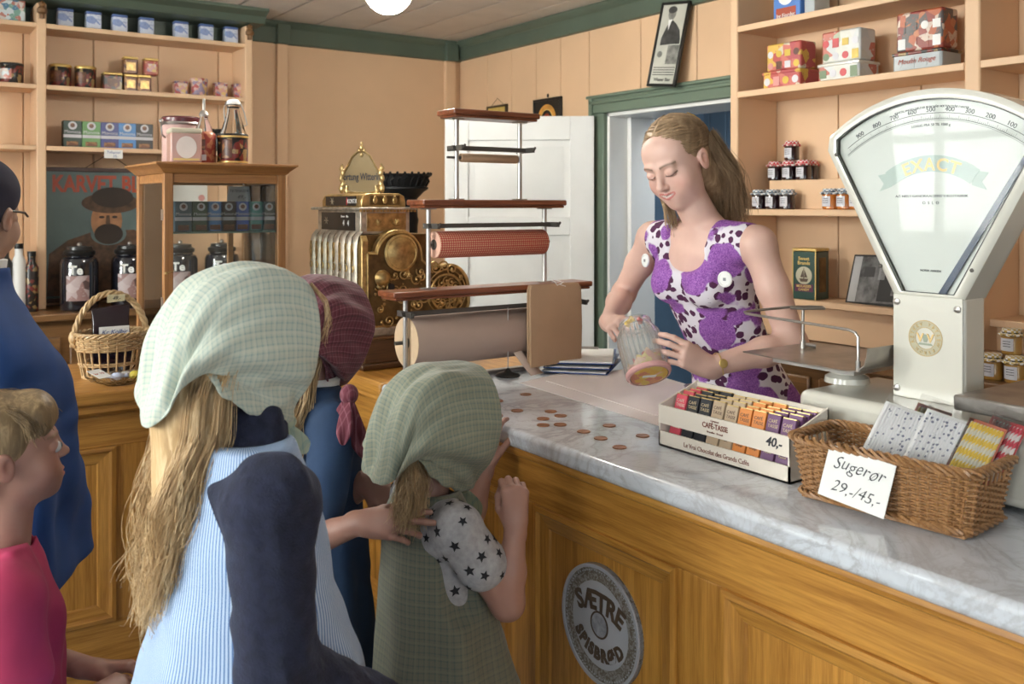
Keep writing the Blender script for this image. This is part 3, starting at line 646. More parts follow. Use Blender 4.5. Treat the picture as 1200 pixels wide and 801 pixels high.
B(-s/2-.002, -s/2, -.04, .04, .032, .062).build('band', flat('tin_purple', (.12, .02, .06), .4), mt)
for a, z, sz in (('MOLASSES', .054, .014), ('CANDY', .040, .014), ('Sweet', .166, .02), ('Brands', .148, .02)): text(a, sz, GOLDL, mt, onX(-s/2-.0025, 0, z), bold=.0003)
B(s/2*-.5, s/2*.5, -s/2-.0012, -s/2, .03, .17).build('side_print', BRASSD, mt)
# framed photograph leaning
q = RP(1012, 350, 3.17); fp_ = thing('framed_photograph', 'black framed shop photograph leaning on the low right shelf', 'picture', (3.175, q.y-.02, 1.1155))
TL = Matrix.Rotation(math.radians(18), 4, 'Y') @ Matrix.Rotation(math.radians(-6), 4, 'Z')
def tb(x0, x1, y0, y1, z0, z1, nm, mat, T=TL, par=fp_): m = B(x0, x1, y0, y1, z0, z1); m.v = [tuple(T @ Vector(v)) for v in m.v]; return m.build(nm, mat, par)
tb(0, .012, -.155, .115, 0, .20, 'frame', BLACK); tb(-.001, 0, -.147, .107, .008, .192, 'photo', flat('photo_grey', (.13, .13, .13), .3, var=.8, vs=25)); tb(-.0015, -.001, .07, .107, .008, .192, 'photo_margin', flat('photo_light', (.4, .4, .4), .3))
for a, b, c, d, e in ((-.14, -.03, .015, .14, .02), (-.0, .05, .11, .15, .05), (-.05, -.02, .1, .18, .3), (-.1, -.06, .12, .14, .35), (-.12, -.09, .04, .09, .3)): tb(-.002, -.001, a, b, c, d, 'photo_shape', flat('photo_tone', (e, e, e), .3))
# ================================================================ pictures over the door
def flatpic(name, label, c, yw, zw, fm, pm, tilt=0, lean=0, cord=False, X=XB-.02):
    t = thing(name, label, 'picture', (X, c[0], c[1])); t.rotation_euler = (math.radians(tilt), math.radians(lean), 0)
    f = .014; MB().box(-.012, 0.006, -yw/2, yw/2, zw/2-f, zw/2).box(-.012, 0.006, -yw/2, yw/2, -zw/2, -zw/2+f).box(-.012, 0.006, -yw/2, -yw/2+f, -zw/2, zw/2).box(-.012, 0.006, yw/2-f, yw/2, -zw/2, zw/2).build('frame', fm, t, bev=.002)
    B(-.006, .004, -yw/2+f, yw/2-f, -zw/2+f, zw/2-f).build('print', pm, t); return t
a1 = aX(751, 8, 3.22); a2 = aX(797, -3, 3.22); b1 = aX(767, 104, 3.27); b2 = aX(811, 97, 3.27)
cpt = (a1+a2+b1+b2)/4
tp = flatpic('leaning_picture', 'tall black framed portrait print leaning tilted above the green door frame', (cpt.y, cpt.z), .20, .425, BLACK, flat('print_cream', (.48, .48, .42), .5), tilt=7, lean=8, X=3.265)
PH = flat('print_dark', (.05, .05, .048), .5, var=.5, vs=25); PM = flat('print_mid', (.2, .2, .18), .5, var=.5, vs=30)
def tpp(pts, nm, mat, d=.0075): MB().prism(pts, -d, -.006, 'x').build(nm, mat, tp)
tpp([(-.075, .02), (-.06, .07), (-.03, .10), (.0, .12), (.035, .09), (.06, .03), (.06, -.005), (-.03, .0), (-.075, .0)], 'jacket', PH); tpp(el(.012, .155, .026, .034), 'head', PM, .0078); tpp(el(.012, .172, .03, .018), 'hair', PH, .008)
tpp([(.005, .125), (.03, .12), (.02, .07)], 'shirt', PAPER, .0082); tpp([(-.08, -.10), (0, -.10), (0.0, -.005), (-.08, -.005)], 'inset_picture', PM, .0072); tpp(el(.05, -.05, .018, .016), 'flower', PM)
for i in range(4): tpp([(-.075, -.115-.012*i), (.075, -.115-.012*i), (.075, -.119-.012*i), (-.075, -.119-.012*i)], 'text_line', PH)
text('Wiener Bier', .024, PH, tp, onX(-.0066, 0, -.178), bold=.0005)
c = aX(642, 122, XB-.02); pk = flatpic('black_picture', 'black picture with glowing orange ring above the open door', (c.y, 2.02), .27, .22, BLACK, BLACK)
ORG = flat('ring_orange', (.55, .26, .05), .5, var=.5, vs=12); YLW = flat('ring_yellow', (.65, .45, .15), .5)
MB().lathe([(.055, 0), (.088, 0), (.088, -.002), (.055, -.002)], (-.007, -.0, -.015), 'x', 28, caps=False).build('ring', ORG, pk); MB().lathe([(.055, 0), (.06, 0), (.06, -.003), (.055, -.003)], (-.007, 0, -.015), 'x', 28, caps=False).build('inner_ring', YLW, pk); MB().lathe([(.03, 0), (.03, -.002)], (-.007, 0, -.01), 'x', 20).build('core', REDL, pk)
MB().cyl((-.0, 0, .115), .006, .02, 'z', 8).build('hook', BLACK, pk)
c = aX(583, 122, XB-.02); yk = flatpic('yellow_picture', 'small dark framed yellow picture in the corner above the door', (c.y, 2.035), .225, .20, flat('thin_frame', (.06, .04, .02), .4), flat('yellow_field', (.55, .38, .1), .5, var=.15, vs=14))
MB().tube([(0, -.07, .1), (0, 0, .145), (0, .07, .1)], .0015, 5).build('hanging_cord', BRN, yk)
# ================================================================ ceiling lamp
lp = aD(455, -12, 3.5); gl = thing('globe_lamp', 'round white glass globe lamp hanging from the boarded ceiling', 'lamp', lp)
g = G('lit_globe', .3); g.set('Base Color', (1, 1, .98)); g.set('Emission Color', (1, .97, .88)); g.set('Emission Strength', 50.)
MB().sph((0, 0, 0), .092, 32, 20).build('globe', g.m, gl); MB().lathe([(.045, .078), (.05, .085), (.045, .12), (.012, .13), (.012, CZ-lp.z-.03), (.05, CZ-lp.z-.02), (.05, CZ-lp.z-.001)], seg=20).build('fitting', BRASS, gl)
# ================================================================ iron stove
q = aY(470, 205, 4.72); stv = thing('iron_stove', 'black cast iron column stove with pierced crown behind the cash register', 'stove', (q.x, 4.72, 0))
sz = 1.5+q.xy.dot(FW.xy)*36/F
MB().lathe([(.0, .0), (.2, .0), (.2, .06), (.16, .1), (.15, .5), (.165, .52), (.15, .55), (.105, 1.0), (.095, sz-.30), (.10, sz-.26), (.095, sz-.24), (.092, sz-.14), (.13, sz-.10), (.155, sz-.085), (.155, sz-.075), (.12, sz-.07)], seg=32).build('body', IRON, stv)
m = MB(); n = 26
m.lathe([(.135, sz-.075), (.14, sz-.07), (.155, sz-.012), (.148, sz-.012), (.13, sz-.07)], seg=40, caps=False)
m.lathe([(.17, sz-.012), (.175, sz-.006), (.17, sz), (.16, sz-.004)], seg=40, caps=False)
for k in range(n):
    a = 2*math.pi*k/n; m.tube([(.142*math.cos(a), .142*math.sin(a), sz-.07), (.16*math.cos(a), .16*math.sin(a), sz-.04), (.152*math.cos(a+.1), .152*math.sin(a+.1), sz-.02), (.168*math.cos(a+.12), .168*math.sin(a+.12), sz-.008)], .005, 5)
    m.sph((.17*math.cos(a), .17*math.sin(a), sz+.002), .009, 6, 4)
m.build('pierced_crown', IRON, stv)
# ================================================================ display case
dcx, dcy = .775, 3.04; W, D, HT = .40, .37, .685
dc = thing('display_case', 'tall glazed wooden display case on the side counter', 'display case', (dcx, dcy, CT+.001))
def L(*a): return B(*a)
pz = HT-.035
for (x, y) in ((0, 0), (W-.028, 0), (0, D-.028), (W-.028, D-.028)): L(x, x+.028, y, y+.028, .03, pz).build('post', CASEW, dc, bev=.002)
MB().box(-.01, W+.01, -.01, D+.01, 0, .03).build('base', CASEW, dc, bev=.003)
CASEX = wood('case_pine_top', (.24, .10, .03), (.42, .20, .07), 'x', 20, .35)
m = MB()
pr = [(-.0, pz-.0), (-.006, pz+.004), (-.012, pz+.012), (-.028, pz+.026), (-.032, pz+.028), (-.032, pz+.034), (-.03, HT)]
m.rings([[(-e-0, -e-0, z), (W+e, -e, z), (W+e, D+e, z), (-e, D+e, z)] for e, z in [(-k, z) for k, z in pr]]); m.build('cornice', CASEX, dc, ang=20)
m = MB()
for y in (0, D-.02): m.box(.028, W-.028, y+.004, y+.02, pz-.03, pz).box(.028, W-.028, y+.004, y+.02, .03, .06)
for x in (0, W-.02): m.box(x+.004, x+.02, .028, D-.028, pz-.03, pz).box(x+.004, x+.02, .028, D-.028, .03, .06)
m.box(.06, .08, D-.02, D-.004, .06, pz-.03).box(W-.085, W-.065, D-.02, D-.004, .06, pz-.03)
m.build('rail', CASEX, dc, bev=.002)
L(.028, W-.028, .010, .0125, .06, pz-.03).build('front_pane', PANE, dc); L(.010, .0125, .028, D-.028, .06, pz-.03).build('side_pane', PANE, dc); L(W-.0125, W-.010, .028, D-.028, .06, pz-.03).build('side_pane', PANE, dc)
GSH = glass('shelf_glass', (.85, .95, .9))
for z in (.462, .20): L(.02, W-.02, .02, D-.03, z-.005, z).build('glass_shelf', PANE if z < .3 else PANE, dc); L(.02, W-.02, .02, .0215, z-.006, z).build('shelf_edge', flat('glass_edge', (.25, .36, .32), .1), dc)
m = MB()
for z in (.22, .5): m.box(-.003, .0, .012, .03, z, z+.035)
m.build('hinge', STEEL, dc); MB().tube([(.028, -.004, .34), (-.0, -.03, .335)], .002, 6).sph((-.002, -.032, .335), .005).build('key_pin', BRASS, dc)
L(.013, .0135, .05, .26, .50, .535).build('side_label', LAB, dc)
cols7 = [((.05, .10, .14), 'slate blue', 213), ((.05, .09, .05), 'dark green', 233.5), ((.07, .22, .50), 'bright blue', 250), ((.03, .025, .022), 'black', 266), ((.05, .11, .40), 'royal blue', 282), ((.16, .34, .30), 'pale green', 298), ((.04, .06, .055), 'charcoal', 313)]
Q0 = 3.09
for c, n_, px in cols7:
    q = aY(px, 270, Q0); choc_pack('tea_packet', n_+' packet in the row of seven inside the glass case', (q.x, Q0, CT+.001+.4625), c, .054, .098, .04)
q = aY(281, 240, Q0+.05); t = thing('price_card', 'small handwritten price card standing behind the packets in the case', 'price tag', (q.x, Q0+.06, CT+.4635))
MB().prism([(-.05, 0), (.05, 0), (.036, .15), (-.036, .15)], -.001, .001, 'y').build('card', flat('grey_card', (.45, .45, .46), .7), t)
text('TETESKEER', .0135, INK, t, Matrix.Translation((0, -.002, .134)) @ XF, shear=.2); text('49,-', .02, INK, t, Matrix.Translation((.008, -.002, .113)) @ XF, shear=.3)
# cut glass bowl in the case
def cutbowl(name, label, loc, r, h, oval=1.3, par_sc=28):
    m = MB(); rs = []; seg = 56
    for rr, z in [(.35, 0), (.42, .0), (.5, .12), (.8, .5), (1.0, 1.0), (.96, 1.0), (.76, .55), (.45, .2), (.05, .16)]:
        rs.append([(r*rr*oval*(1+.035*math.sin(a*par_sc/2) if rr > .7 else 1)*math.cos(a), r*rr*(1+.035*math.sin(a*par_sc/2) if rr > .7 else 1)*math.sin(a), h*z+(.04*h*math.sin(a*14) if rr > .9 else 0)) for a in [2*math.pi*j/seg for j in range(seg)]])
    m.rings(rs); o = m.build(name, CUTG, None, sm=False, loc=loc); return tag(o, label, 'bowl')
CUTG = glass('cut_glass', (.96, .97, .98), .05)
q = aY(232, 352, 3.16); cutbowl('glass_bowl', 'cut glass bowl inside the display case', (q.x, 3.17, CT+.2015), .065, .05)
# things on top of the case
TZ = CT+.001+HT+.0005
rd = flat('maroon_lid', (.10, .02, .025), .25); pk_ = flat('pink_tin', (.55, .36, .33), .3, var=.15, vs=30)
q = aY(208, 187, 3.24); t = round_tin('clip_top_canister', 'round pink canister with dark red clip lid on top of the case', (q.x+.02, 3.27, TZ), .062, .165, pk_, rd, cat='canister', k=.12)
MB().lathe([(.066, .135), (.068, .14), (.066, .145)], seg=28, caps=False).build('seal_ring', STEEL, t); MB().tube([(-.062, -.03, .145), (-.075, -.035, .13), (-.072, -.034, .10), (-.06, -.03, .09)], .003, 6).sph((-.074, -.034, .145), .008).build('clip', STEEL, t)
q = aY(213, 187, 3.10); t = square_tin('square_tin', 'square cream and pink tin at front on top of the case', (q.x+.012, 3.115, TZ), .098, .085, .113, flat('pink_tin_face', (.50, .30, .26), .2, var=.1), flat('cream_lid', (.55, .50, .38), .3), rz=math.radians(-6))
MB().prism(el(0, .05, .032, .036), -.0445, -.043, 'y').build('crest', flat('crest_white', (.70, .62, .58), .2), t); B(-.04, .04, -.0438, -.0428, .008, .014).build('gilt_line', GOLDL, t)
q = aY(241, 187, 3.12); t = thing('syrup_bottle', 'red tin bottle with steel pourer between the tins on the case', 'bottle', (q.x, 3.14, TZ)); MB().lathe([(.037, 0), (.039, .004), (.039, .095), (.034, .104), (.03, .107)], seg=24).build('body', PINKT if 0 else REDTIN, t)
MB().lathe([(.028, .105), (.026, .12), (.014, .15), (.013, .16)], seg=20).build('neck', GLASS, t); MB().lathe([(.014, .158), (.016, .165), (.012, .175), (.005, .18), (.0045, .215), (.003, .218)], seg=12).build('pourer', STEEL, t)
cyl_patch(.0396, -150, -95, .01, .03).build('lower_label', LAB, t); cyl_patch(.0396, -140, -100, .045, .08).build('picture_label', BRNT, t)
q = aY(275, 187, 3.10); t = round_tin('round_tin', 'black and gold round tin at the right on top of the case', (q.x, 3.12, TZ), .05, .103, DARKT, BLACK, k=.12)
MB().lathe([(.0515, .088), (.0525, .09), (.0525, .094), (.0515, .096)], seg=28, caps=False).lathe([(.0508, .004), (.0515, .006), (.0508, .01)], seg=28, caps=False).build('gold_band', GOLDL, t); cyl_patch(.0508, -150, -110, .02, .08).build('picture_label', BRNT, t)
q = aY(270, 187, 3.24); t = thing('swing_top_bottle', 'clear glass bottle with white swing stopper behind the black tin', 'bottle', (q.x+.02, 3.27, TZ)); MB().lathe([(.045, 0), (.047, .006), (.047, .11), (.04, .13), (.022, .19), (.02, .205), (.024, .21), (.024, .218)], seg=28).build('body', GLASS, t)
MB().lathe([(.02, .218), (.024, .22), (.024, .228), (.016, .236)], seg=20).build('stopper', PAPER, t); MB().tube([(-.03, 0, .16), (-.034, 0, .2), (-.026, 0, .225), (0, 0, .236), (.026, 0, .225), (.04, 0, .19), (.05, 0, .15), (.03, 0, .14)], .0022, 6).build('wire_clip', STEEL, t)
# ================================================================ wicker handle basket, bag, cards, cut glass dish
def woven(root, P, n_st, rows, r_st, r_w, mat, amp, per=None, st_h=(0, 1), nm='weave', skip=None, kind='stuff'):
    """P(u, v, o): u around 0..1, v height 0..1, o outward offset"""
    m = MB()
    for k in range(rows):
        v = (k+.5)/rows*(st_h[1]-st_h[0])+st_h[0]; pts = []
        n = n_st*2
        for j in range(n):
            u = j/n
            pts.append(P(u, v, amp*math.cos(math.pi*(j/2*2/1)*.5*2/2+math.pi*k)) if False else P(u, v, amp*(1 if (j//1) % 4 in (0,) else -1 if j % 4 == 2 else 0)*(1 if k % 2 else -1)))
        if skip:
            seg = []
            for j, p in enumerate(pts+[pts[0]]):
                if skip(j/n % 1, v):
                    if len(seg) > 2: m.tube(seg, r_w, 5)
                    seg = []
                else: seg.append(p)
            if len(seg) > 2: m.tube(seg, r_w, 5)
        else: m.tube(pts, r_w, 5, closed=True)
    return m.build(nm, mat, root, kind=kind)
q = aZ(116, 430, CT); bk = thing('handled_basket', 'pale wicker basket with tall arched handle on the side counter', 'basket', (q.x-.0, 3.20, CT+.001))
br = .105
def PB(u, v, o): a = 2*math.pi*u; r = br*(.82+.22*v)+o; return Vector((r*math.cos(a), r*.85*math.sin(a), .005+v*.13))
woven(bk, PB, 24, 7, 0, .0035, WICKL, .004, st_h=(.62, .98)); woven(bk, PB, 24, 2, 0, .003, WICKL, .004, st_h=(.25, .35), nm='lower_weave')
for k in range(24): u = k/24; MB().tube([PB(u, 0, 0), PB(u, .5, 0), PB(u, 1, 0)], .0032, 5).build('stake', WICKL, bk)
MB().lathe([(0, 0), (br*.84, 0), (br*.84, .008), (0, .008)], seg=28).build('base', WICKL, bk)
m = MB(); n = 140
for ph_ in (0, 2.09, 4.18): m.tube([PB(j/n, 1.02, .005*math.cos(j*.5+ph_))+Vector((0, 0, .005*math.sin(j*.5+ph_))) for j in range(n)], .004, 5, closed=True)
m.build('rim', WICKL, bk)
m = MB(); n = 60
for ph_ in (0, 2.09, 4.18):
    pts = []
    for j in range(n+1):
        a = math.pi*j/n; c_ = Vector((-.112*math.cos(a), 0, .10+.165*math.sin(a))); nr = Vector((-math.cos(a), 0, math.sin(a)))
        pts.append(c_+nr*.006*math.cos(j*.6+ph_)+Vector((0, 1, 0))*.006*math.sin(j*.6+ph_))
    m.tube(pts, .0055, 6)
m.build('handle', WICKL, bk)
for s_ in (-1, 1): MB().sph((s_*.112, 0, .13), .018, 12, 8, (.8, 1.1, 1.2)).build('handle_knot', WICKL, bk)
b0 = bk.location
t = thing('sweet_bag', 'dark cellophane bag standing in the handled basket', 'bag', (b0.x+.0, b0.y+.01, b0.z+.012)); MB().rings([[(-.055, -.03, 0), (.055, -.03, 0), (.055, .03, 0), (-.055, .03, 0)], [(-.06, -.035, .06), (.06, -.035, .06), (.06, .035, .06), (-.06, .035, .06)], [(-.055, -.01, .16), (.055, -.01, .16), (.055, .01, .16), (-.055, .01, .16)], [(-.058, -.003, .205), (.06, -.003, .215), (.06, .003, .215), (-.058, .003, .205)]]).build('bag_body', flat('dark_cellophane', (.02, .008, .015), .12, coat=.5), t, bev=.004)
t = thing('name_card', 'white card with blue handwriting leaning in the handled basket', 'price tag', (b0.x+.0, b0.y-.045, b0.z+.105)); B(-.045, .045, -.001, .001, 0, .058).build('card', PAPER, t)
text('Kr Kolbjr', .02, BLUEI, t, Matrix.Translation((0, -.0015, .040)) @ XF, shear=.3); text('Bare tygger', .017, BLUEI, t, Matrix.Translation((0, -.0015, .018)) @ XF, shear=.3)
t = thing('paper_tag', 'small yellow tag tied to the arched basket handle', 'price tag', (b0.x+.012, b0.y-.016, b0.z+.236)); MB().prism([(-.028, 0), (.026, .004), (.027, .024), (-.026, .026)], -.001, .001, 'y').build('card', flat('yellow_paper', (.60, .52, .32), .7), t); text('49,-', .016, INK, t, Matrix.Translation((0, -.0015, .013)) @ XF, shear=.3)
for k in range(5):
    a = k*1.25; o = MB().sph((0, 0, 0), .022, 10, 7, (1, .8, .7)).build('wrapped_sweet', PANE if False else glass('cellophane%d' % k, (.9, .9, .92), .15) if k == 0 else bpy.data.materials['cellophane0'], None, loc=(b0.x+.055*math.cos(a), b0.y+.045*math.sin(a), b0.z+.03))
    tag(o, 'clear wrapped sweet lying in the handled basket', 'sweet', 'wrapped sweets in the handled basket')
q = aZ(131, 443, CT); dq = q; cutbowl('glass_dish', 'oval cut glass dish in front of the handled basket', (q.x, 3.03, CT+.0005), .07, .032, 1.45)
for k, (dx, dy, c, lb) in enumerate([(-.01, 0, (.5, .55, .7), 'pale blue wrapped sweet in the glass dish'), (.045, .005, (.6, .5, .08), 'yellow wrapped sweet in the glass dish'), (.02, .012, (.45, .42, .38), 'cream wrapped sweet in the glass dish')]):
    o = MB().sph((0, 0, 0), .017, 12, 8, (1.3, .9, .8)).tube([(-.03, 0, .002), (-.02, 0, 0), (.02, 0, 0), (.03, 0, .003)], [.007, .003, .003, .007], 8).build('wrapped_sweet', flat('sweet%d' % k, c, .25), None, loc=(q.x+dx, 3.03+dy, CT+.024)); tag(o, lb, 'sweet')
o = MB().obb((0, 0, 0), (.045, .06, .0008), Matrix.Rotation(.5, 3, 'Z') @ Matrix.Rotation(.3, 3, 'X')).build('paper_tag', PAPER, None, loc=(q.x-.062, 3.02, CT+.04)); tag(o, 'small white tag with red numbers lying in the glass dish', 'price tag'); text('kr 15', .016, REDL, o, Matrix.Rotation(.5, 4, 'Z') @ Matrix.Rotation(.3, 4, 'X') @ Matrix.Translation((0, 0, .001)))
# ================================================================ cash register
RX, RY = 1.36, 2.81
rg = thing('cash_register', 'ornate antique brass cash register on the wooden worktop', 'cash register', (RX, RY, CT+.001)); Z0 = CT+.001
WR = wood('register_base', (.05, .02, .008), (.16, .07, .025), 'x', 22, .3)
def rb(x0, x1, y0, y1, z0, z1, nm, mat, bev=.003): return B(x0, x1, y0, y1, z0-Z0, z1-Z0).build(nm, mat, rg, bev=bev)
rb(-.015, .40, -.012, .455, Z0, .972, 'base_plinth', WR, .006); rb(.0, .385, .0, .44, .972, 1.05, 'drawer_case', WR); rb(-.012, .395, -.01, .45, 1.05, 1.062, 'base_moulding', WR, .004)
rb(-.006, .008, .03, .41, .985, 1.04, 'drawer_front', WR, .004); MB().sph((-.012, .22, 1.01-Z0), .012).build('drawer_knob', BRASS, rg)
rb(-.008, .38, -.008, .44, 1.062, 1.09, 'silver_plinth', SILVER, .005)
m = MB()
for k in range(30): m.box(-.0095, -.008, .0+k*.0145, .008+k*.0145, 1.068-Z0, 1.084-Z0)
for k in range(26): m.box(.0+k*.0145, .008+k*.0145, -.0095, -.008, 1.068-Z0, 1.084-Z0)
m.build('plinth_beading', SILVER, rg)
rb(.012, .25, .03, .435, 1.09, 1.40, 'body', BRASSD)
# ribbed key columns on the front (facing -X)
nR = 8; yw = .40/nR
for k in range(nR):
    y = .035+yw*(k+.5); m = MB(); a = yw*.42
    prof = [( .014, 1.09), (-.004, 1.09), (-.010, 1.10), (-.012, 1.36), (-.006, 1.39), (.01, 1.41), (.03, 1.412)]
    m.rings([[(x, y-a, z-Z0), (x-.006, y-a*.5, z-Z0), (x-.006, y+a*.5, z-Z0), (x, y+a, z-Z0)] for x, z in prof], caps=False)
    m.build('key_column', SILVER, rg)
    m = MB().box(-.022, -.015, y-.004, y+.004, 1.12-Z0, 1.24-Z0).lathe([(.008, 0), (.013, -.003), (.008, -.005)], (-.016, y, 1.285-Z0), 'x', 14, caps=False); m.prism([(y, 1.37-Z0), (y-.008, 1.335-Z0), (y, 1.30-Z0), (y+.008, 1.335-Z0)], -.022, -.015, 'x')
    for zz in range(7): m.box(-.019, -.016, y-a*.8, y+a*.8, 1.115+zz*.02-Z0, 1.118+zz*.02-Z0)
    m.build('column_ornament', BRASS, rg)
sh = [(.22+dy, z-Z0) for dy, z in ((0, 1.13), (-.05, 1.175), (-.06, 1.235), (-.03, 1.225), (0, 1.24), (.03, 1.225), (.06, 1.235), (.05, 1.175))]
MB().prism(sh, -.032, -.02, 'x').build('shield', BRASS, rg, bev=.003); text('Myntekasse', .018, BRASSD, rg, onX(-.033, .22, 1.195-Z0), shear=.1)
MB().prism([(1.09-Z0, 0)]*0+[( -.0, 1.09-Z0), (.03, 1.09-Z0), (.03, 1.36-Z0), (.015, 1.40-Z0), (-.0, 1.38-Z0)], -.012, .012, 'x').build('corner_pilaster', BRASS, rg, bev=.003)
# side plate (facing -Y): outline in (x,z)
sp = [(0, 1.09), (0, 1.345)]+[(.125+.088*math.cos(a), 1.335+.082*math.sin(a)) for a in [math.pi-.1-(math.pi-.2)*k/14 for k in range(15)]]+[(.216, 1.315), (.235, 1.30)]+[(.325+.088*math.cos(a), 1.20+.095*math.sin(a)) for a in [math.pi*.62-math.pi*.62*k/10 for k in range(11)]]+[(.413, 1.15), (.395, 1.10), (.38, 1.09)]
sp = [(x, z-Z0) for x, z in sp]
MB().prism(sp, .0, .03, 'y').build('side_plate', BRASS, rg, bev=.004); MB().prism([(x*.93+.012, (z-.14)*.94+.146) for x, z in sp], -.002, .001, 'y').build('side_ground', BRASSD, rg)
m = MB(); m.tube([(x, -.002, z) for x, z in [(x*.955+.008, (z-.14)*.955+.144) for x, z in sp]], .004, 6, closed=True)
def dome(mm, x, z, r, y=-.004): mm.lathe([(r, 0), (r*1.02, -.006), (r*.9, -.010), (r*.86, -.008), (r*.6, -.016), (r*.25, -.02), (.0005, -.021)], (x, y, z-Z0), 'y', 28)
dome(m, .13, 1.338, .062); dome(m, .06, 1.255, .028); m.build('boss', BRASS, rg)
m = MB(); rr = random.Random(3)
for k in range(16):
    a = 2*math.pi*k/16
    for r0, s_ in ((.022, .007), (.038, .009), (.052, .006)): m.sph((.13+r0*math.cos(a+r0*9), -.02+.012*(r0/.05), 1.338-Z0+r0*math.sin(a+r0*9)), s_, 7, 4)
def spiral(mm, cx, cz, r, turns, d, a0, th=.0032):
    pts = []
    for k in range(22): f_ = k/21; a = a0+d*turns*2*math.pi*f_; rr_ = r*(1-f_*.85); pts.append((cx+rr_*math.cos(a), -.006-.004*f_, cz-Z0+rr_*math.sin(a)))
    mm.tube(pts, [th*(1-.3*k/21) for k in range(22)], 5); mm.sph(pts[-1], th*1.7, 7, 5)
for k in range(46):
    x = rr.uniform(.03, .37); z = rr.uniform(1.11, 1.30)
    if x < .2 and z > 1.27: continue
    if (x-.325)**2/.0077+(z-1.2)**2/.009 > 1 and x > .33: continue
    spiral(m, x, z, rr.uniform(.012, .024), rr.uniform(.8, 1.4), rr.choice((-1, 1)), rr.uniform(0, 6.28))
for k in range(40): m.sph((rr.uniform(.02, .38)*.9, -.004, rr.uniform(1.105, 1.26)-Z0), rr.uniform(.003, .006), 6, 4)
m.tube([(.31+.062*math.cos(a), -.006, 1.195-Z0+.062*math.sin(a)) for a in [2*math.pi*k/40 for k in range(40)]], .0045, 6, closed=True)
m.tube([(.31+.078*math.cos(a), -.006, 1.195-Z0+.078*math.sin(a)) for a in [2*math.pi*k/40 for k in range(40)]], .0025, 5, closed=True)
for k in range(12): a = 2*math.pi*k/12; spiral(m, .31+.038*math.cos(a), 1.195+.038*math.sin(a), .016, 1.1, 1, a)
m.build('scrollwork', BRASS, rg); MB().cyl((.09, -.002, 1.225-Z0), .011, -.016, 'y', 16).build('crank_socket', BLACK, rg)
m = MB().rings([[(.13+.09*math.cos(a), y, 1.33-Z0+.085*math.sin(a)) for a in [2*math.pi*k/32 for k in range(32)]] for y in (.03, .40)]); m.build('drum_cover', BRASS, rg)
B(.2, .36, .03, .40, 1.09-Z0, 1.27-Z0).build('rear_body', BRASSD, rg, bev=.01)
# upper window box
rb(.012, .20, .06, .42, 1.40, 1.482, 'window_box', SILVER); rb(.009, .0125, .10, .38, 1.412, 1.474, 'lower_window', BLACK, 0); rb(.035, .185, .0585, .0605, 1.41, 1.472, 'box_side_plate', BRASS, .002)
rb(-.006, .215, .035, .445, 1.482, 1.492, 'window_cornice', SILVER, .003)
m = MB()
for k in range(17): m.box(-.004+k*.0128, .004+k*.0128, .032, .036, 1.476-Z0, 1.484-Z0)
for x, z in ((.075, 1.43), (.145, 1.43)):
    for k in range(6): a = k*math.pi/6+.1; m.tube([(x, .0575, z-Z0), (x+.02*math.cos(a), .055, z-Z0+.022*math.sin(a))], [.004, .002], 5)
m.build('side_leaf', BRASS, rg, kind='stuff')
ut = [(.02, 1.492), (.02, 1.515), (.03, 1.535), (.05, 1.54), (.165, 1.54), (.185, 1.53), (.19, 1.51), (.19, 1.492)]
MB().prism([(x, z-Z0) for x, z in ut], .07, .40, 'y').build('upper_window_case', BRASS, rg, bev=.004); rb(.0165, .0205, .11, .36, 1.497, 1.53, 'upper_window', BLACK, 0)
rb(.05, .165, .067, .0705, 1.50, 1.532, 'upper_side_plate', BRASSD, .002)
m = MB()
for x in (.07, .107, .145): m.sph((x, .066, 1.516-Z0), .009, 8, 5, (1, .5, 1.4)); m.sph((x, .066, 1.528-Z0), .005, 6, 4)
m.build('rosette', BRASS, rg)
text('KONTA', .022, PAPER, rg, onX(.0155, .135, 1.512-Z0)); B(.0155, .0165, .175, .182, 1.50-Z0, 1.526-Z0).build('red_mark', REDB, rg)
text('Kroner   Øre', .011, PAPER, rg, onX(.0085, .18, 1.46-Z0)); text('4   4', .028, PAPER, rg, onX(.0085, .17, 1.436-Z0))
for yy, zz, rd_ in ((.335, 1.444, .0085), (.30, 1.513, .0155)):
    m = MB()
    for k in range(6): a = k*1.05; m.tube([(rd_, yy, zz-Z0), (rd_-.001, yy+.018*math.cos(a), zz-Z0+.014*math.sin(a))], [.0025, .001], 4)
    m.build('maple_leaf', SILVER, rg)
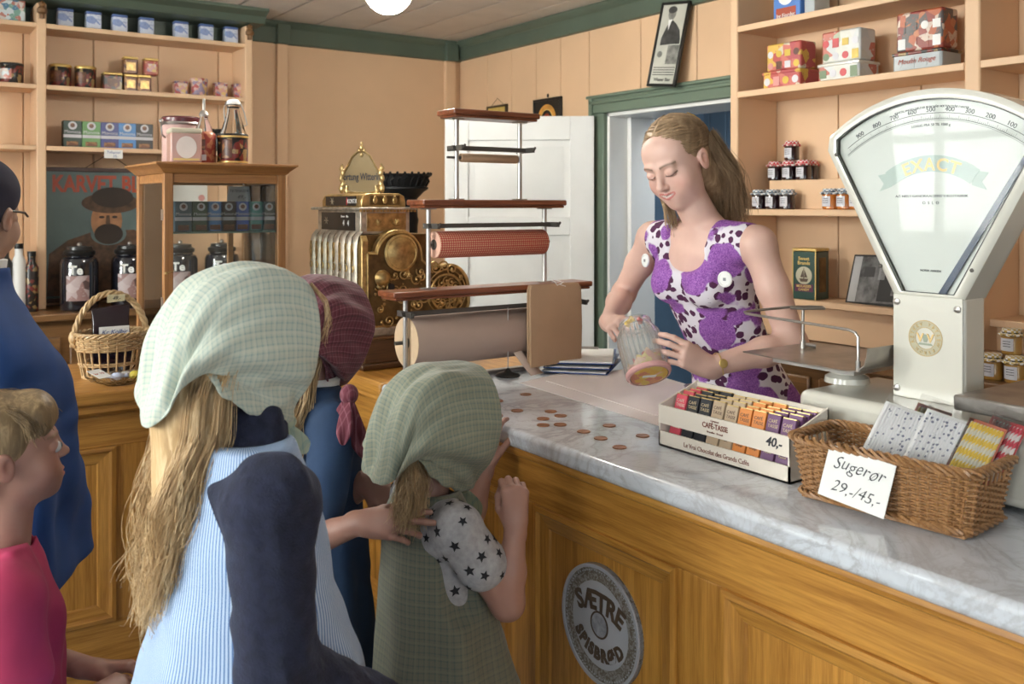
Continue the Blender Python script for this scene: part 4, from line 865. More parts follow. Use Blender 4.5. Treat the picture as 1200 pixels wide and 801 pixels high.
# top sign, angled toward the shop
hd = [(-.105, 0), (-.11, .035), (-.098, .06), (-.075, .085), (-.05, .118), (-.02, .135), (0, .138), (.02, .135), (.05, .118), (.075, .085), (.098, .06), (.11, .035), (.105, 0), (.05, -.012), (-.05, -.012)]
RS = Matrix.Translation((.10, .235, 0)) @ Matrix.Rotation(math.radians(38), 4, 'Z') @ Matrix.Scale(.72, 4, (0, 1, 0)) @ Matrix.Translation((-.10, -.235, 0))
def rs_(mb): mb.v = [tuple(RS @ Vector(v)) for v in mb.v]; return mb
m = MB().prism([(.235+a, z+1.555-Z0) for a, z in hd], .10, .106, 'x'); rs_(m).build('sign_plate', flat('sign_brass', (.26, .19, .10), .6, .55, var=.1), rg, bev=.002)
m = MB().tube([(.098, .235+a, z+1.555-Z0) for a, z in hd], .004, 6, closed=True)
for s_ in (-1, 1):
    for (a, z, r) in ((.108, .075, .011), (.104, .06, .014), (.112, .04, .012), (.104, .02, .014), (.11, .004, .015), (.085, -.004, .012)): m.sph((.10, .235+s_*a, z+1.555-Z0), r, 9, 6, (.5, 1, 1.2))
    m.tube([(.1, .235+s_*.1, 1.615-Z0), (.1, .235+s_*.12, 1.63-Z0), (.1, .235+s_*.105, 1.645-Z0)], .005, 6); m.cyl((.1, .235+s_*.08, 1.54-Z0), .006, .03)
for (a, z, r) in ((0, .15, .012), (0, .165, .007), (-.014, .14, .008), (.014, .14, .008), (0, .125, .009)): m.sph((.10, .235+a, z+1.555-Z0), r, 9, 6, (.6, 1, 1.1))
rs_(m).build('sign_ornament', flat('sign_gilt', (.58, .42, .2), .3, .9, var=.2, vs=60), rg)
text('Fortung Wittering', .036, INK, rg, RS @ onX(.099, .235, 1.60-Z0), wx=.86, bold=.0006)
# ================================================================ wrapping paper stand
YS = 2.50
st_ = thing('paper_roll_stand', 'three-tier mahogany and steel wrapping paper stand on the counter', 'stand', (1.30, YS, CT+.001))
def U(px, py): p = aY(px, py, YS); return p.x-1.30, p.z-CT-.001
x0, z1_ = U(452, 345); x1, _ = U(683, 331); z1_ = 1.232-CT
DP = .055
def tier(xa, xb, z, nm='shelf_board'):
    B(xa, xb, -DP, DP, z-.018, z).build(nm, REDW, st_, bev=.005, seg=3); B(xa+.008, xb-.008, -DP+.006, DP-.006, z-.026, z-.018).build('board_moulding', REDW, st_, bev=.003)
tier(x0, x1, z1_+.008); x2, _ = U(486, 236); x3, _ = U(653, 237); z2_ = 1.515-CT; tier(x2, x3, z2_); x4, _ = U(522, 130); x5, _ = U(622, 137); z3_ = 1.797-CT; tier(x4, x5, z3_)
def posts(xs, za, zb):
    for x in xs:
        for y in (-.0,):
            MB().cyl((x, y, za), .0075, zb-za, seg=12).build('post', STEEL, st_)
            MB().box(x-.022, x+.022, y-.012, y+.012, zb-.004, zb).box(x-.022, x+.022, y-.012, y+.012, za, za+.004).build('post_flange', STEEL, st_)
pa, _ = U(475, 400); pb, _ = U(668, 400); posts((pa, pb), 0, z1_-.018)
pc, _ = U(502, 290); pd, _ = U(638, 290); posts((pc, pd), z1_+.008, z2_-.026)
pe, _ = U(535, 180); pf, _ = U(609, 180); posts((pe, pf), z2_, z3_-.026)
def roll(xa, xb, z, r, nm, mat, side, r_in=.02, y=.0):
    rt = MB().rings([[(x, y+rr*math.cos(a), z+rr*math.sin(a)) for a in [2*math.pi*k/40 for k in range(40)]] for x, rr in ((xa, r-.001), (xa+.002, r), (xb-.002, r), (xb, r-.001))]).build(nm, mat, st_)
    MB().lathe([(r_in, 0), (r-.001, 0), (r-.001, -.001), (r_in, -.001)], (xa, y, z), 'x', 40, caps=False).build('roll_end', side, rt); MB().lathe([(r_in, 0), (r-.001, 0), (r-.001, .001), (r_in, .001)], (xb, y, z), 'x', 40, caps=False).build('roll_end', side, rt)
    MB().cyl((xa-.004, y, z), r_in, .004, 'x', 20).build('core', DARKM, rt); return rt
def bar(xa, xb, z, y=-.02):
    MB().prism([(-.016+y, z-.002), (.016+y, z-.002), (.014+y, z+.006), (-.010+y, z+.012)], xa, xb, 'x').build('cutter_bar', DARKM, st_, bev=.001)
    for x in (xa+.012, xb-.02): MB().box(x, x+.01, -.05+y, .02, z-.004, z+.012).tube([(x+.005, -.05+y, z+.002), (x+.005, -.06+y, z+.012)], .004, 6).build('bar_arm', DARKM, st_)
# big kraft roll
xa, za = U(480, 402); xb, _ = U(664, 390); zr = CT+.008; 
g = G('pink_check_paper', .6); v = g.co('Object'); sx_ = g.sep(v)
def strp(gm, s_, fr): return gm.m2('GREATER_THAN', gm.m2('FRACT', gm.m2('MULTIPLY', s_, fr)), .5)
ROLLR = .072; zroll = za+.0; yroll = .015
roll(xa, xb, .0+za, .078, 'kraft_roll', KRAFTL, flat('roll_end_paper', (.58, .42, .27), .7), .02, y=.02); bar(pa-.03, pb+.03, 1.163-CT+.004)
MB().cyl((xa-.04, .02, za), .006, xb-xa+.08, 'x', 10).build('roll_axle', DARKM, st_)
B(xa+.22, xb-.1, .015, .045, 0, .012).build('foot_bar', STEEL, st_, bev=.003)
# checked roll
a_ = g.n('TexCoord', out=3); c3 = g.sep(a_); angn = g.m2('ARCTAN2', g.m2('SUBTRACT', c3[2], 1.376-CT+.0), c3[1])
f1 = strp(g, c3[0], 125.); f2 = strp(g, angn, 5.2)
cc = g.mix(f1, (.58, .40, .24), (.45, .075, .055)); cc2 = g.mix(f1, (.46, .09, .06), (.33, .025, .025)); g.set('Base Color', g.mix(f2, cc, cc2))
xa, _ = U(509, 292); xb, _ = U(635, 292); PK2 = flat('roll_pink_end', (.62, .36, .27), .7)
roll(xa, xb, 1.376-CT, .042, 'checked_roll', g.m, PK2, .016, y=.0); bar(pc-.02, pd+.02, 1.43-CT)
MB().cyl((xa-.02, 0, 1.376-CT), .005, xb-xa+.05, 'x', 10).build('roll_axle', DARKM, st_); MB().cyl((xb+.0, 0, 1.376-CT), .018, .008, 'x', 16).build('roll_washer', DARKM, st_)
xa, _ = U(540, 186); xb, _ = U(605, 186); roll(xa, xb, 1.648-CT, .014, 'narrow_roll', KRAFT, KRAFT, .006, y=.0); bar(pe-.035, pf+.02, 1.672-CT); MB().cyl((xa-.05, 0, 1.648-CT), .004, xb-xa+.06, 'x', 8).build('roll_axle', DARKM, st_)
# paper end coming off the big roll
pp = [aZ(600, 440, CT+.004)]
tg = thing('torn_paper_end', 'narrow folded pale paper strip leaning in front of the big roll', 'paper', aZ(637, 441, CT+.002)); to = tg.location
pA, pB, pC, pD = [aX(0, 0, 1)]*4
dA = to.xy.dot(FW.xy)
A_ = aD(637, 437, dA+.02); B_ = aD(622, 440, dA); C_ = aD(577, 371, dA+.08); D_ = aD(590, 378, dA+.13)
m = MB(); vs = []; 
for k in range(9): f_ = k/8; p = B_.lerp(C_, f_); q = A_.lerp(D_, f_); o_ = Vector((0, 0, .012*math.sin(f_*math.pi))); vs += [p-o_-to, (p+q)/2+o_*.4-to, q-o_-to]
m.add(vs, [(3*k+j, 3*k+j+1, 3*k+j+4, 3*k+j+3) for k in range(8) for j in range(2)]); m.build('sheet', KRAFTL, tg, solid=.0012)
# brown paper bags hanging from the lowest board
q0 = aY(650, 330, YS-.07); bg_ = thing('paper_bags', 'bundle of brown paper bags hanging on the paper stand', 'paper bag', (q0.x, YS-.066, 1.245))
pl, pr_ = aY(622, 332, YS-.07), aY(681, 332, YS-.07); hw = (pr_.x-pl.x)/2
for k in range(4):
    m = MB(); y = .0-.005*k; e = .004*((k*7) % 3-1); n = 6; f_ = []
    m.rings([[(-hw*.94+e, y, -.004), (hw*.9+e, y, -.004-.003*k), (hw*.9+e, y+.003, -.004), (-hw*.94+e, y+.003, -.004)], [(-hw+e, y-.002, -.02), (hw*.98+e, y-.002, -.02), (hw*.98+e, y+.003, -.02), (-hw+e, y+.003, -.02)],
             [(-hw+e, y-.006, -.15), (hw+e, y-.004, -.15), (hw+e, y+.003, -.15), (-hw+e, y+.003, -.15)], [(-hw+e+.002, y-.003, -.268), (hw+e-.004, y-.005, -.262), (hw+e-.004, y+.003, -.262), (-hw+e+.002, y+.003, -.268)]])
    m.build('paper_bag', KRAFT, bg_, bev=.001, seg=1)
MB().tube([(0, -.018, -.008), (-.02, -.03, .006), (-.03, -.01, .014), (0, .02, .012), (.015, -.02, .004)], .0012, 5).tube([(0, -.018, -.008), (.02, -.026, .003), (.01, -.02, -.006), (.03, -.024, -.012)], .0012, 5).build('string', PAPER, bg_)
# bill spike
q = aZ(595, 437, CT); q.y -= .045; q.x -= .03; t = thing('bill_spike', 'steel bill spike with round black base before the big roll', 'bill spike', (q.x, q.y, CT+.0005)); MB().lathe([(.038, 0), (.04, .003), (.034, .009), (.014, .014), (.006, .022), (.004, .026)], seg=28).build('base', BLACK, t); MB().cyl((0, 0, .02), .0018, .20, r2=.0012, seg=8).build('spike', STEEL, t)
# paper sheets
def sheet(name, label, pts, z, mat, cat='paper', th=.0012):
    c_ = sum(pts, Vector())/len(pts); o = MB().prism([(p.x-c_.x, p.y-c_.y) for p in pts], 0, th).build(name, mat, None, loc=(c_.x, c_.y, z)); return tag(o, label, cat)
PP = flat('pinkish_tissue', (.86, .80, .785), .6, var=.03, bump=.3, bs=9)
m_sh = [aZ(x, y, CT) for x, y in ((609, 449), (775, 500), (872, 470), (733, 429), (672, 434))]
for p in m_sh: p.x = min(p.x, 1.985)
sheet('wrapping_sheet', 'large pale wrapping paper sheet spread on the marble before the woman', m_sh, CT+.0006, PP)
m2_ = [aZ(x, y, CT) for x, y in ((640, 447), (770, 488), (845, 463), (740, 432))]; sheet('wrapping_sheet', 'second pale sheet lying on top of the large wrapping sheet', m2_, CT+.0022, PP)
# clipboards
q = aZ(680, 429, CT); BLC = flat('blue_clipboard', (.01, .055, .26), .25)
nmx = ['bottom', 'middle', 'top']; z = CT+.0045
for k in range(3):
    t = thing('clipboard', 'blue clipboard at the %s of the stack beside the paper bag' % nmx[k], 'clipboard', (q.x-.01*k*(-1), q.y+.012*(k-1), z), math.radians(-50+4*k), 'stacked blue clipboards')
    B(-.112, .112, -.16, .16, 0, .003).build('board', BLC, t, bev=.001, seg=1); B(-.104, .104, -.155, .13, .003, .0055 if k < 2 else .008).build('paper', PAPER, t)
    MB().box(-.05, .05, .115, .155, .0035, .010).tube([(-.05, .118, .012), (.05, .118, .012)], .005, 8).build('clip', BLACK if k != 2 else STEEL, t); z += .013
t = thing('pencil', 'short orange pencil lying on the top clipboard', 'pencil', (q.x-.03, q.y+.03, z-.003), math.radians(28)); MB().cyl((-.055, 0, .002), .004, .10, 'x', 6).build('barrel', flat('pencil_orange', (.6, .25, .03), .35), t); MB().cyl((.045, 0, .002), .004, .014, 'x', 8, r2=.0005).build('tip', KRAFT, t)
# coins
CO = flat('copper_coin', (.42, .20, .11), .3, .85, var=.12, vs=60)
cpx = [(583, 469.5), (616, 462), (606, 481), (645.5, 482), (636.5, 490.5), (657, 487), (636.5, 498), (656.5, 497.5), (684, 505.5), (714, 498.5), (704, 513.5), (753, 510.5), (726, 524), (672, 490), (600, 465)]
wh = ['coin nearest the scarfed girl', 'coin alone toward the bill spike', 'coin second from the girl\'s hand', 'back coin of the cluster', 'left coin of the cluster', 'right coin of the cluster', 'front left coin of the cluster', 'front right coin of the cluster', 'coin just right of the cluster', 'coin near the wrapping sheet edge', 'coin between the cluster and the front one', 'coin nearest the chocolate box', 'frontmost coin near the marble edge']
m = MB().lathe([(0.0005, 0), (.0158, 0), (.0163, .0006), (.0163, .0018), (.0158, .0024), (.0145, .0024), (.0142, .0019), (.0005, .0019)], seg=28); c0 = None
for (x, y), lb in zip(cpx, wh):
    p = aZ(x, y, CT+.001); p.z = CT+.0004
    if c0 is None: c0 = m.build('coin', CO, None, loc=p)
    else: c0 = c0.copy(); COL.objects.link(c0); c0.location = p
    tag(c0, 'copper %s' % lb, 'coin', 'copper coins on the marble')
# small tray
q = aZ(812, 466, CT); t = thing('metal_dish', 'small round grey metal dish partly hidden behind the chocolate box', 'dish', (q.x+.03, q.y, CT+.0035)); MB().lathe([(.03, 0), (.04, .002), (.045, .025), (.047, .027), (.044, .027), (.038, .005), (.01, .004)], seg=28).build('bowl', STEEL, t)
# ================================================================ chocolate box and bars
bx_, by_ = 1.493, 1.1915; BW, BD = .367, .124
cb = thing('chocolate_display_box', 'white cardboard counter display box filled with chocolate bars', 'box', (bx_, by_, CT+.0005))
WCB = flat('white_cardboard', (.72, .66, .58), .5, var=.02); hF, hB = .094, .135; tk = .004
B(0, BD, 0, BW, 0, .004).build('floor_panel', WCB, cb)
B(0, tk, 0, BW, 0, .034).build('front_strip', WCB, cb); B(-.001, tk, 0, BW, hF-.042, hF-.001).build('upper_band', WCB, cb); B(BD-tk, BD, 0, BW, 0, hB-.003).build('back_panel', WCB, cb)
for y in (0, BW-tk): MB().prism([(0, 0), (BD, 0), (BD, hB), (0, hF)], y, y+tk, 'y').build('side_panel', WCB, cb)
RBR = flat('brown_lettering', (.22, .08, .06), .6)
text('Le Vrai Chocolat des Grands Cafés', .0145, RBR, cb, onX(-.0006, BW*.53, .017), wx=.9); text('Comptoir', .006, RBR, cb, onX(-.0018, BW*.53, hF-.008)); text('CAFÉ-TASSE', .016, RBR, cb, onX(-.0018, BW*.53, hF-.020), bold=.0003, wx=.85); text('Bruxelles - Brussel', .006, RBR, cb, onX(-.0018, BW*.53, hF-.033))
text('40,-', .026, INK, cb, onX(-.0018, .038, hF-.02), shear=.25, bold=.0005)
barc = [('pink', (.62, .07, .11)), ('black', (.02, .022, .03)), ('black', (.02, .022, .03)), ('beige', (.50, .38, .26)), ('beige', (.50, .38, .26)), ('orange', (.72, .25, .05)), ('orange', (.72, .25, .05)), ('purple', (.14, .05, .15)), ('purple', (.14, .05, .15))]
side = {0: '', 1: 'left ', 2: 'right ', 3: 'left ', 4: 'right ', 5: 'left ', 6: 'right ', 7: 'left ', 8: 'right '}
GF = flat('gold_foil', (.6, .45, .2), .3, .9); proto = {}
barw, barh, bart = .034, .112, .0095
for col in range(9):
    cn, cc = barc[col]; yc = BW-.030-col*(BW-.052)/8.35
    for row in range(4):
        nm = 'orange filled' if 0 else cn
        lb = ('%s chocolate bar %s front row of the box' % (cn, 'at the left end of the' if col == 0 else 'in %sposition of its colour in the' % side[col])) if row == 0 else '%s chocolate bar, %s of its colour column, in the %s row of the box' % (cn, side[col].strip() or 'only one', ['', 'second', 'third', 'back'][row])
        gp = 'chocolate bars in the display box'; lx = bx_+.012+row*.021; zz = CT+.0055; hj = .006*((col*5+row*3) % 4)/4+row*.004
        if cn not in proto:
            t = thing('chocolate_bar', lb, 'chocolate bar', (0, 0, 0), 0, gp); mt_ = flat(cn+'_wrapper', cc, .4, var=.03)
            B(0, bart, -barw/2, barw/2, 0, barh).build('wrapper', mt_, t, bev=.0012, seg=1); B(.001, bart-.001, -barw/2+.001, barw/2-.001, barh, barh+.0022).build('foil', GF, t)
            TC = flat(cn+'_print', (.62, .5, .3) if cn in ('black', 'purple') else (.7, .6, .5) if cn == 'pink' else (.1, .05, .04), .5)
            text('CAFÉ', .0098, TC, t, onX(-.0004, .001, barh-.014), ext=.0002); text('TASSE', .0098, TC, t, onX(-.0004, -.001, barh-.024), ext=.0002)
            text({'pink': 'Framboise', 'black': 'Noir', 'beige': 'Lait', 'orange': 'Noir\nOrange', 'purple': 'Fruit de la\nPassion'}[cn], .0065, TC, t, onX(-.0004, 0, .038), ext=.0002)
            MB().lathe([(.007, 0), (.007, -.0003)], (-.0001, 0, .058), 'x', 14).build('cup_mark', TC, t); B(-.0004, 0, -.008, .008, .014, .0155).build('small_line', TC, t)
            proto[cn] = t
        else: t = dup(proto[cn], label=lb)
        t.location = (lx, by_+yc, zz+hj*0+.0); t.rotation_euler = (0, math.radians(17), 0)
        t.location.z += .003+hj*.6
# ================================================================ straw basket
bs = thing('straw_basket', 'rectangular brown wicker basket of paper straws at the right counter end', 'basket', (1.535, .985, CT+.0015), math.radians(5.5))
bL, bWd, bH = .335, .165, .105; LWd, TW = .035, 0
def rrect(u, hx, hy, r):
    P_ = 2*(2*hx+2*hy); d = (u % 1)*P_
    # start at (-hx,-hy) going +y, then +x, -y, -x
    for (ax, ay, bx2, by2) in ((-hx, -hy, -hx, hy), (-hx, hy, hx, hy), (hx, hy, hx, -hy), (hx, -hy, -hx, -hy)):
        l = abs(bx2-ax)+abs(by2-ay)
        if d <= l: f_ = d/l; x, y = ax+(bx2-ax)*f_, ay+(by2-ay)*f_; break
        d -= l
    k = max(0, (abs(x)/hx+abs(y)/hy)-1.0)
    s_ = 1-.07*max(0, (abs(x)/hx-.8)/.2)*max(0, (abs(y)/hy-.8)/.2)
    return x*s_, y*s_
def PW(u, v, o):
    fl_ = 1+.0*v; hx = bWd/2*(.86+.16*v)+o; hy = bL/2*(.9+.12*v)+o
    x, y = rrect(u, hx, hy, 0); return Vector((x, y, .004+v*bH+.010*v*math.cos(4*math.pi*u*1.0)*0))
def skp(u, v):
    p = PW(u, 1, 0); return abs(p.x) < .042 and abs(p.y) > bL/2*.9 and .72 < v < .92
woven(bs, PW, 56, 19, 0, .0026, WICK, .0038, st_h=(.10, .97), skip=skp)
for k in range(56):
    u = k/56; MB().tube([PW(u, 0, 0), PW(u, .5, 0), PW(u, 1, 0)], .0024, 5).build('stake', WICK, bs)
m = MB(); n = 240
for ph_ in (0, 1.57, 3.14, 4.71): m.tube([PW(j/n, 1.02, .0065*math.cos(j*.42+ph_))+Vector((0, 0, .006*math.sin(j*.42+ph_))) for j in range(n)], .0036, 5, closed=True)
m.build('rim', WICK, bs)
m = MB()
for ph_ in (0, 2.1, 4.2): m.tube([PW(j/n, .06, .005+.004*math.cos(j*.42+ph_))+Vector((0, 0, .004*math.sin(j*.42+ph_))) for j in range(n)], .0036, 5, closed=True)
m.build('foot_braid', WICK, bs)
B(-bWd*.43, bWd*.43, -bL*.45, bL*.45, 0, .005).build('base', WICK, bs)
# price sign hanging on the front of the basket
sg = thing('price_sign', 'white card with handwritten Sugerør price on the basket front', 'sign', (1.535, .985, CT+.0015), math.radians(5.5))
TS = Matrix.Translation((-bWd/2*1.10-.010, .024, .0640)) @ Matrix.Rotation(math.radians(16), 4, 'Y') @ Matrix.Rotation(math.radians(6), 4, 'X')
def ts(mb): mb.v = [tuple(TS @ Vector(v)) for v in mb.v]; return mb
sw, sh_ = .128, .092
ts(B(-.0006, .0006, -sw/2, sw/2, -sh_/2, sh_/2)).build('card', PAPER, sg)
text('Sugerør', .032, INK, sg, TS @ onX(-.0012, 0, .019), shear=.3, wx=.95, ext=.0002, bold=-.0003, jitter=190); text('29,-/45,-', .028, INK, sg, TS @ onX(-.0012, -.004, -.022), shear=.32, ext=.0002, bold=-.0003, jitter=150)
# straw packets
def strawmat(nm, base, c2, mode):
    g = G(nm, .6); oi = g.t.nodes.new('ShaderNodeObjectInfo'); v = g.n('VectorMath', {0: g.co('Object'), 1: oi.outputs['Location'] if mode == 'dots' else (0, 0, 0)}, operation='ADD')
    if mode == 'dots': f = g.n('TexVoronoi', {'Vector': v, 'Scale': 105., 'Randomness': .8}, out=0); g.set('Base Color', g.ramp(f, [(.24, c2), (.30, base)]))
    else:
        s_ = g.sep(v); a = g.m2('ADD', g.m2('MULTIPLY', s_[2], 38.), g.m2('MULTIPLY', s_[1], 55.)); g.set('Base Color', g.mix(g.m2('GREATER_THAN', g.m2('FRACT', a), .5), base, c2))
    return g.m
SM = {'dots': strawmat('dotted_straw', (.86, .86, .88), (.16, .18, .28), 'dots'), 'yellow': strawmat('yellow_striped_straw', (.72, .70, .62), (.80, .55, .04), 'st'), 'red': strawmat('red_striped_straw', (.75, .70, .68), (.60, .02, .06), 'st')}
WCB2 = flat('white_backing', (.8, .8, .8), .6); slv = clearpane('plastic_sleeve', (.97, .97, .97), .07); CARD = flat('coral_card', (.62, .16, .10), .5); CARDR = flat('red_card', (.55, .02, .04), .5)
packs = [('white dotted straw packet at the left of the basket', 'dots', .050, -.006, 9, 38, None), ('yellow striped straw packet behind and between the dotted ones', 'yellow', .006, .020, 9, 36, CARD), ('white dotted straw packet in the middle of the basket', 'dots', -.030, -.010, 10, 38, None),
         ('yellow striped straw packet at the right of the basket', 'yellow', -.098, -.010, 10, 39, CARD), ('red striped straw packet at the right end of the basket', 'red', -.122, .018, 11, 36, CARDR)]
for lb, kd, yy, xx, yaw, lean, card in packs:
    t = thing('straw_packet', lb, 'straw packet'); t.matrix_world = Matrix.Translation((1.535, .985, CT+.0015)) @ Matrix.Rotation(math.radians(5.5), 4, 'Z') @ Matrix.Translation((xx-.028, yy, .012)) @ Matrix.Rotation(math.radians(yaw), 4, 'X') @ Matrix.Rotation(math.radians(lean), 4, 'Y')
    n = 13 if kd == 'dots' else 10 if kd == 'yellow' else 9
    s0 = None; hL = .185
    for k in range(n):
        for lay in (0,):
            y = -.0057*(n-1)/2+.0057*k; hz = hL+.002*((k*3) % 3-1)
            if s0 is None or kd != s0[0]: o = MB().lathe([(.0022, 0), (.003, 0), (.003, hL), (.0022, hL), (.0022, hL-.01)], seg=10, caps=False).build('straw', SM[kd], t); s0 = (kd, o)
            else: o = s0[1].copy(); COL.objects.link(o)
            o.parent = t; o.location = (0, y, .004)
    w2 = n*.0057/2+.002
    card = card or WCB2
    if card: B(.0025, .0045, -w2, w2+.004, .0, hL+.012).build('backing_card', card, t)
    B(-.0038, -.0036, -w2-.002, w2+.002, 0, hL+.03).build('plastic_sleeve', slv, t)
# ================================================================ weighing scale
XS = 1.78; YC = 1.075
ws = thing('shop_scale', 'large cream enamel fan-dial weighing scale at the right of the counter', 'scale', (XS, YC, CT+.0005)); o0 = ws.location
def wsb(m, nm, mat, **k): return m.build(nm, mat, ws, off=o0, **k)
wsb(B(1.665, 1.95, .62, 1.31, .962, 1.10), 'base', CREAM, bev=.02, seg=4)
for y in (.68, 1.25): wsb(MB().cyl((1.70, y, CT+.0005), .014, .014).cyl((1.91, y, CT+.0005), .014, .014), 'foot', BLACK)
wsb(B(XS, XS+.078, YC-.078, YC+.077, 1.095, 1.318), 'post', CREAM, bev=.008, seg=3)
wsb(B(XS-.004, XS+.001, YC-.076, YC+.075, 1.10, 1.314), 'front_plate', CREAM, bev=.002)
for y, z in ((YC+.066, 1.298), (YC-.066, 1.293), (YC+.066, 1.118), (YC-.066, 1.118)): wsb(MB().lathe([(.0075, 0), (.007, -.003), (.003, -.0045), (.0005, -.005)], (XS-.004, y, z), 'x', 14).box(XS-.0095, XS-.0088, y-.006, y+.006, z-.0007, z+.0007), 'screw', STEEL)
def fan(off):
    hb, ht = .077-off, .237-off*1.02; zt = 1.652-off*.35; zb = 1.312+(off*.4)
    # arc through (+-ht, zt) and (0, ztop)
    ztop = 1.737-off; s_ = ztop-zt; R = (ht*ht+s_*s_)/(2*s_); a0 = math.asin(ht/R); n = 20
    arcp = [(R*math.sin(a0-2*a0*k/n), ztop-R+R*math.cos(a0-2*a0*k/n)) for k in range(n+1)]
    c1 = [(hb, zb), (ht+.004*(off == 0), zt-.03)]
    return [(YC+a, z) for a, z in c1+arcp+[(-ht-.004*(off == 0), zt-.03), (-hb, zb)]]
O_, I_ = fan(0), fan(.021)
m = MB(); m.rings([[(x, a, z) for a, z in P_] for x, P_ in ((XS+.005, I_), (XS, I_), (XS-.003, [((i[0]+o[0])/2, (i[1]+o[1])/2) for i, o in zip(I_, O_)]), (XS+.003, O_), (XS+.078, O_))], caps=False)
wsb(m, 'fan_frame', CREAM, ang=50); wsb(MB().prism(O_, XS+.074, XS+.08, 'x'), 'fan_back', CREAM)
DIAL = flat('dial_white', (.56, .58, .55), .5, var=.02)
wsb(MB().prism(I_, XS+.012, XS+.014, 'x'), 'dial', DIAL); wsb(MB().tube([(XS-.0005, a, z) for a, z in I_], .0012, 5, closed=True), 'gasket', BLACK)
g = clearpane('scale_glass', (.99, .995, .99), .040, 1.17); wsb(MB().prism(I_, XS+.002, XS+.0035, 'x'), 'glass', g)
PNT = flat('pointer_blue', (.015, .03, .07), .3)
wsb(MB().prism([(YC-.018, 1.318), (YC-.034, 1.318), (YC-.205, 1.60), (YC-.2, 1.61)], XS+.006, XS+.009, 'x'), 'pointer', PNT)
# dial scale lines
m = MB(); Rd = .395; zc_ = 1.737-.021-.03-Rd+.005
Rarc = 0.0; ztop = 1.716; ht_ = .216; zt_ = 1.645; s_ = ztop-zt_; Rf = (ht_**2+s_**2)/(2*s_); zc_ = ztop-Rf
for rr_, w_ in ((Rf-.028, .0006), (Rf-.040, .0006), (Rf-.043, .0003)):
    n = 40; A = math.asin(.195/rr_); P1 = [(YC+rr_*math.sin(-A+2*A*k/n), zc_+rr_*math.cos(-A+2*A*k/n)) for k in range(n+1)]
    m.rings([[(XS+.0113, a, z-w_), (XS+.0118, a, z-w_), (XS+.0118, a, z+w_), (XS+.0113, a, z+w_)] for a, z in P1])
for k in range(101):
    A = math.asin(.192/(Rf-.03)); a = -A+2*A*k/100; l = .008 if k % 5 == 0 else .004; r1, r2 = Rf-.040, Rf-.040+l; dy = .00035
    m.add([(XS+.0115, YC+r1*math.sin(a)-dy, zc_+r1*math.cos(a)), (XS+.0115, YC+r1*math.sin(a)+dy, zc_+r1*math.cos(a)), (XS+.0115, YC+r2*math.sin(a)+dy, zc_+r2*math.cos(a)), (XS+.0115, YC+r2*math.sin(a)-dy, zc_+r2*math.cos(a))], [(0, 1, 2, 3)])
wsb(m, 'scale_graduation', INK)
for k, nmb in enumerate(['900', '800', '700', '600', '500', '400', '300', '200', '100']):
    a = (.165-.33*k/8); aa = math.asin(a/(Rf-.02)); T_ = Matrix.Translation((XS+.0113-o0.x, YC+(Rf-.021)*math.sin(aa)-o0.y, zc_+(Rf-.021)*math.cos(aa)-o0.z)) @ Matrix.Rotation(-aa, 4, 'X') @ XN
    text(nmb, .0135, INK, ws, T_, name='number')
def wt(s, sz, y, z, mat=INK, **k): return text(s, sz, mat, ws, onX(XS+.0113-o0.x, y-o0.y, z-o0.z), **k)
wt('INNSTILLINGEN GJELDER KUN NÅR VEKTEN STÅR I VATER', .0062, YC, 1.699+.002, bend=Rf); wt('LOVLIG FRA 50 TIL 1000 g', .0075, YC, 1.664, bend=Rf)
RIB = flat('ribbon_green', (.36, .43, .40), .5)
m = MB(); Rr = .16; A = .62; n = 24; rr1, rr2 = Rr-.017, Rr+.017
P1 = [( -A+2*A*k/n) for k in range(n+1)]; zc2 = 1.585-Rr
m.rings([[(XS+.0105, YC+r_*math.sin(a), zc2+r_*math.cos(a)) for r_ in (rr1, rr2)]+[(XS+.0115, YC+r_*math.sin(a), zc2+r_*math.cos(a)) for r_ in (rr2, rr1)] for a in P1]); 
for s_ in (-1, 1):
    y = YC+s_*Rr*math.sin(A)*.93; z = zc2+Rr*math.cos(A)-.004
    m.prism([(y, z-.012), (y+s_*.030, z-.022), (y+s_*.020, z-.006), (y+s_*.034, z+.012), (y, z+.018)][::s_], XS+.011, XS+.0118, 'x')
wsb(m, 'ribbon', RIB); GL2 = flat('dial_gold', (.68, .48, .20), .4)
text('EXACT', .036, GL2, ws, onX(XS+.0100-o0.x, 0, 1.585-.003-o0.z), bend=Rr, bold=.0008, space=1.15, ext=.0004)
wt('A/S NIELS GANDRAALSENS VÆGTFABRIK', .0075, YC, 1.518, wx=1.15); wt('O  S  L  O', .0085, YC, 1.504); wt('NORSK ARBEIDE', .0062, YC+.0, 1.365)
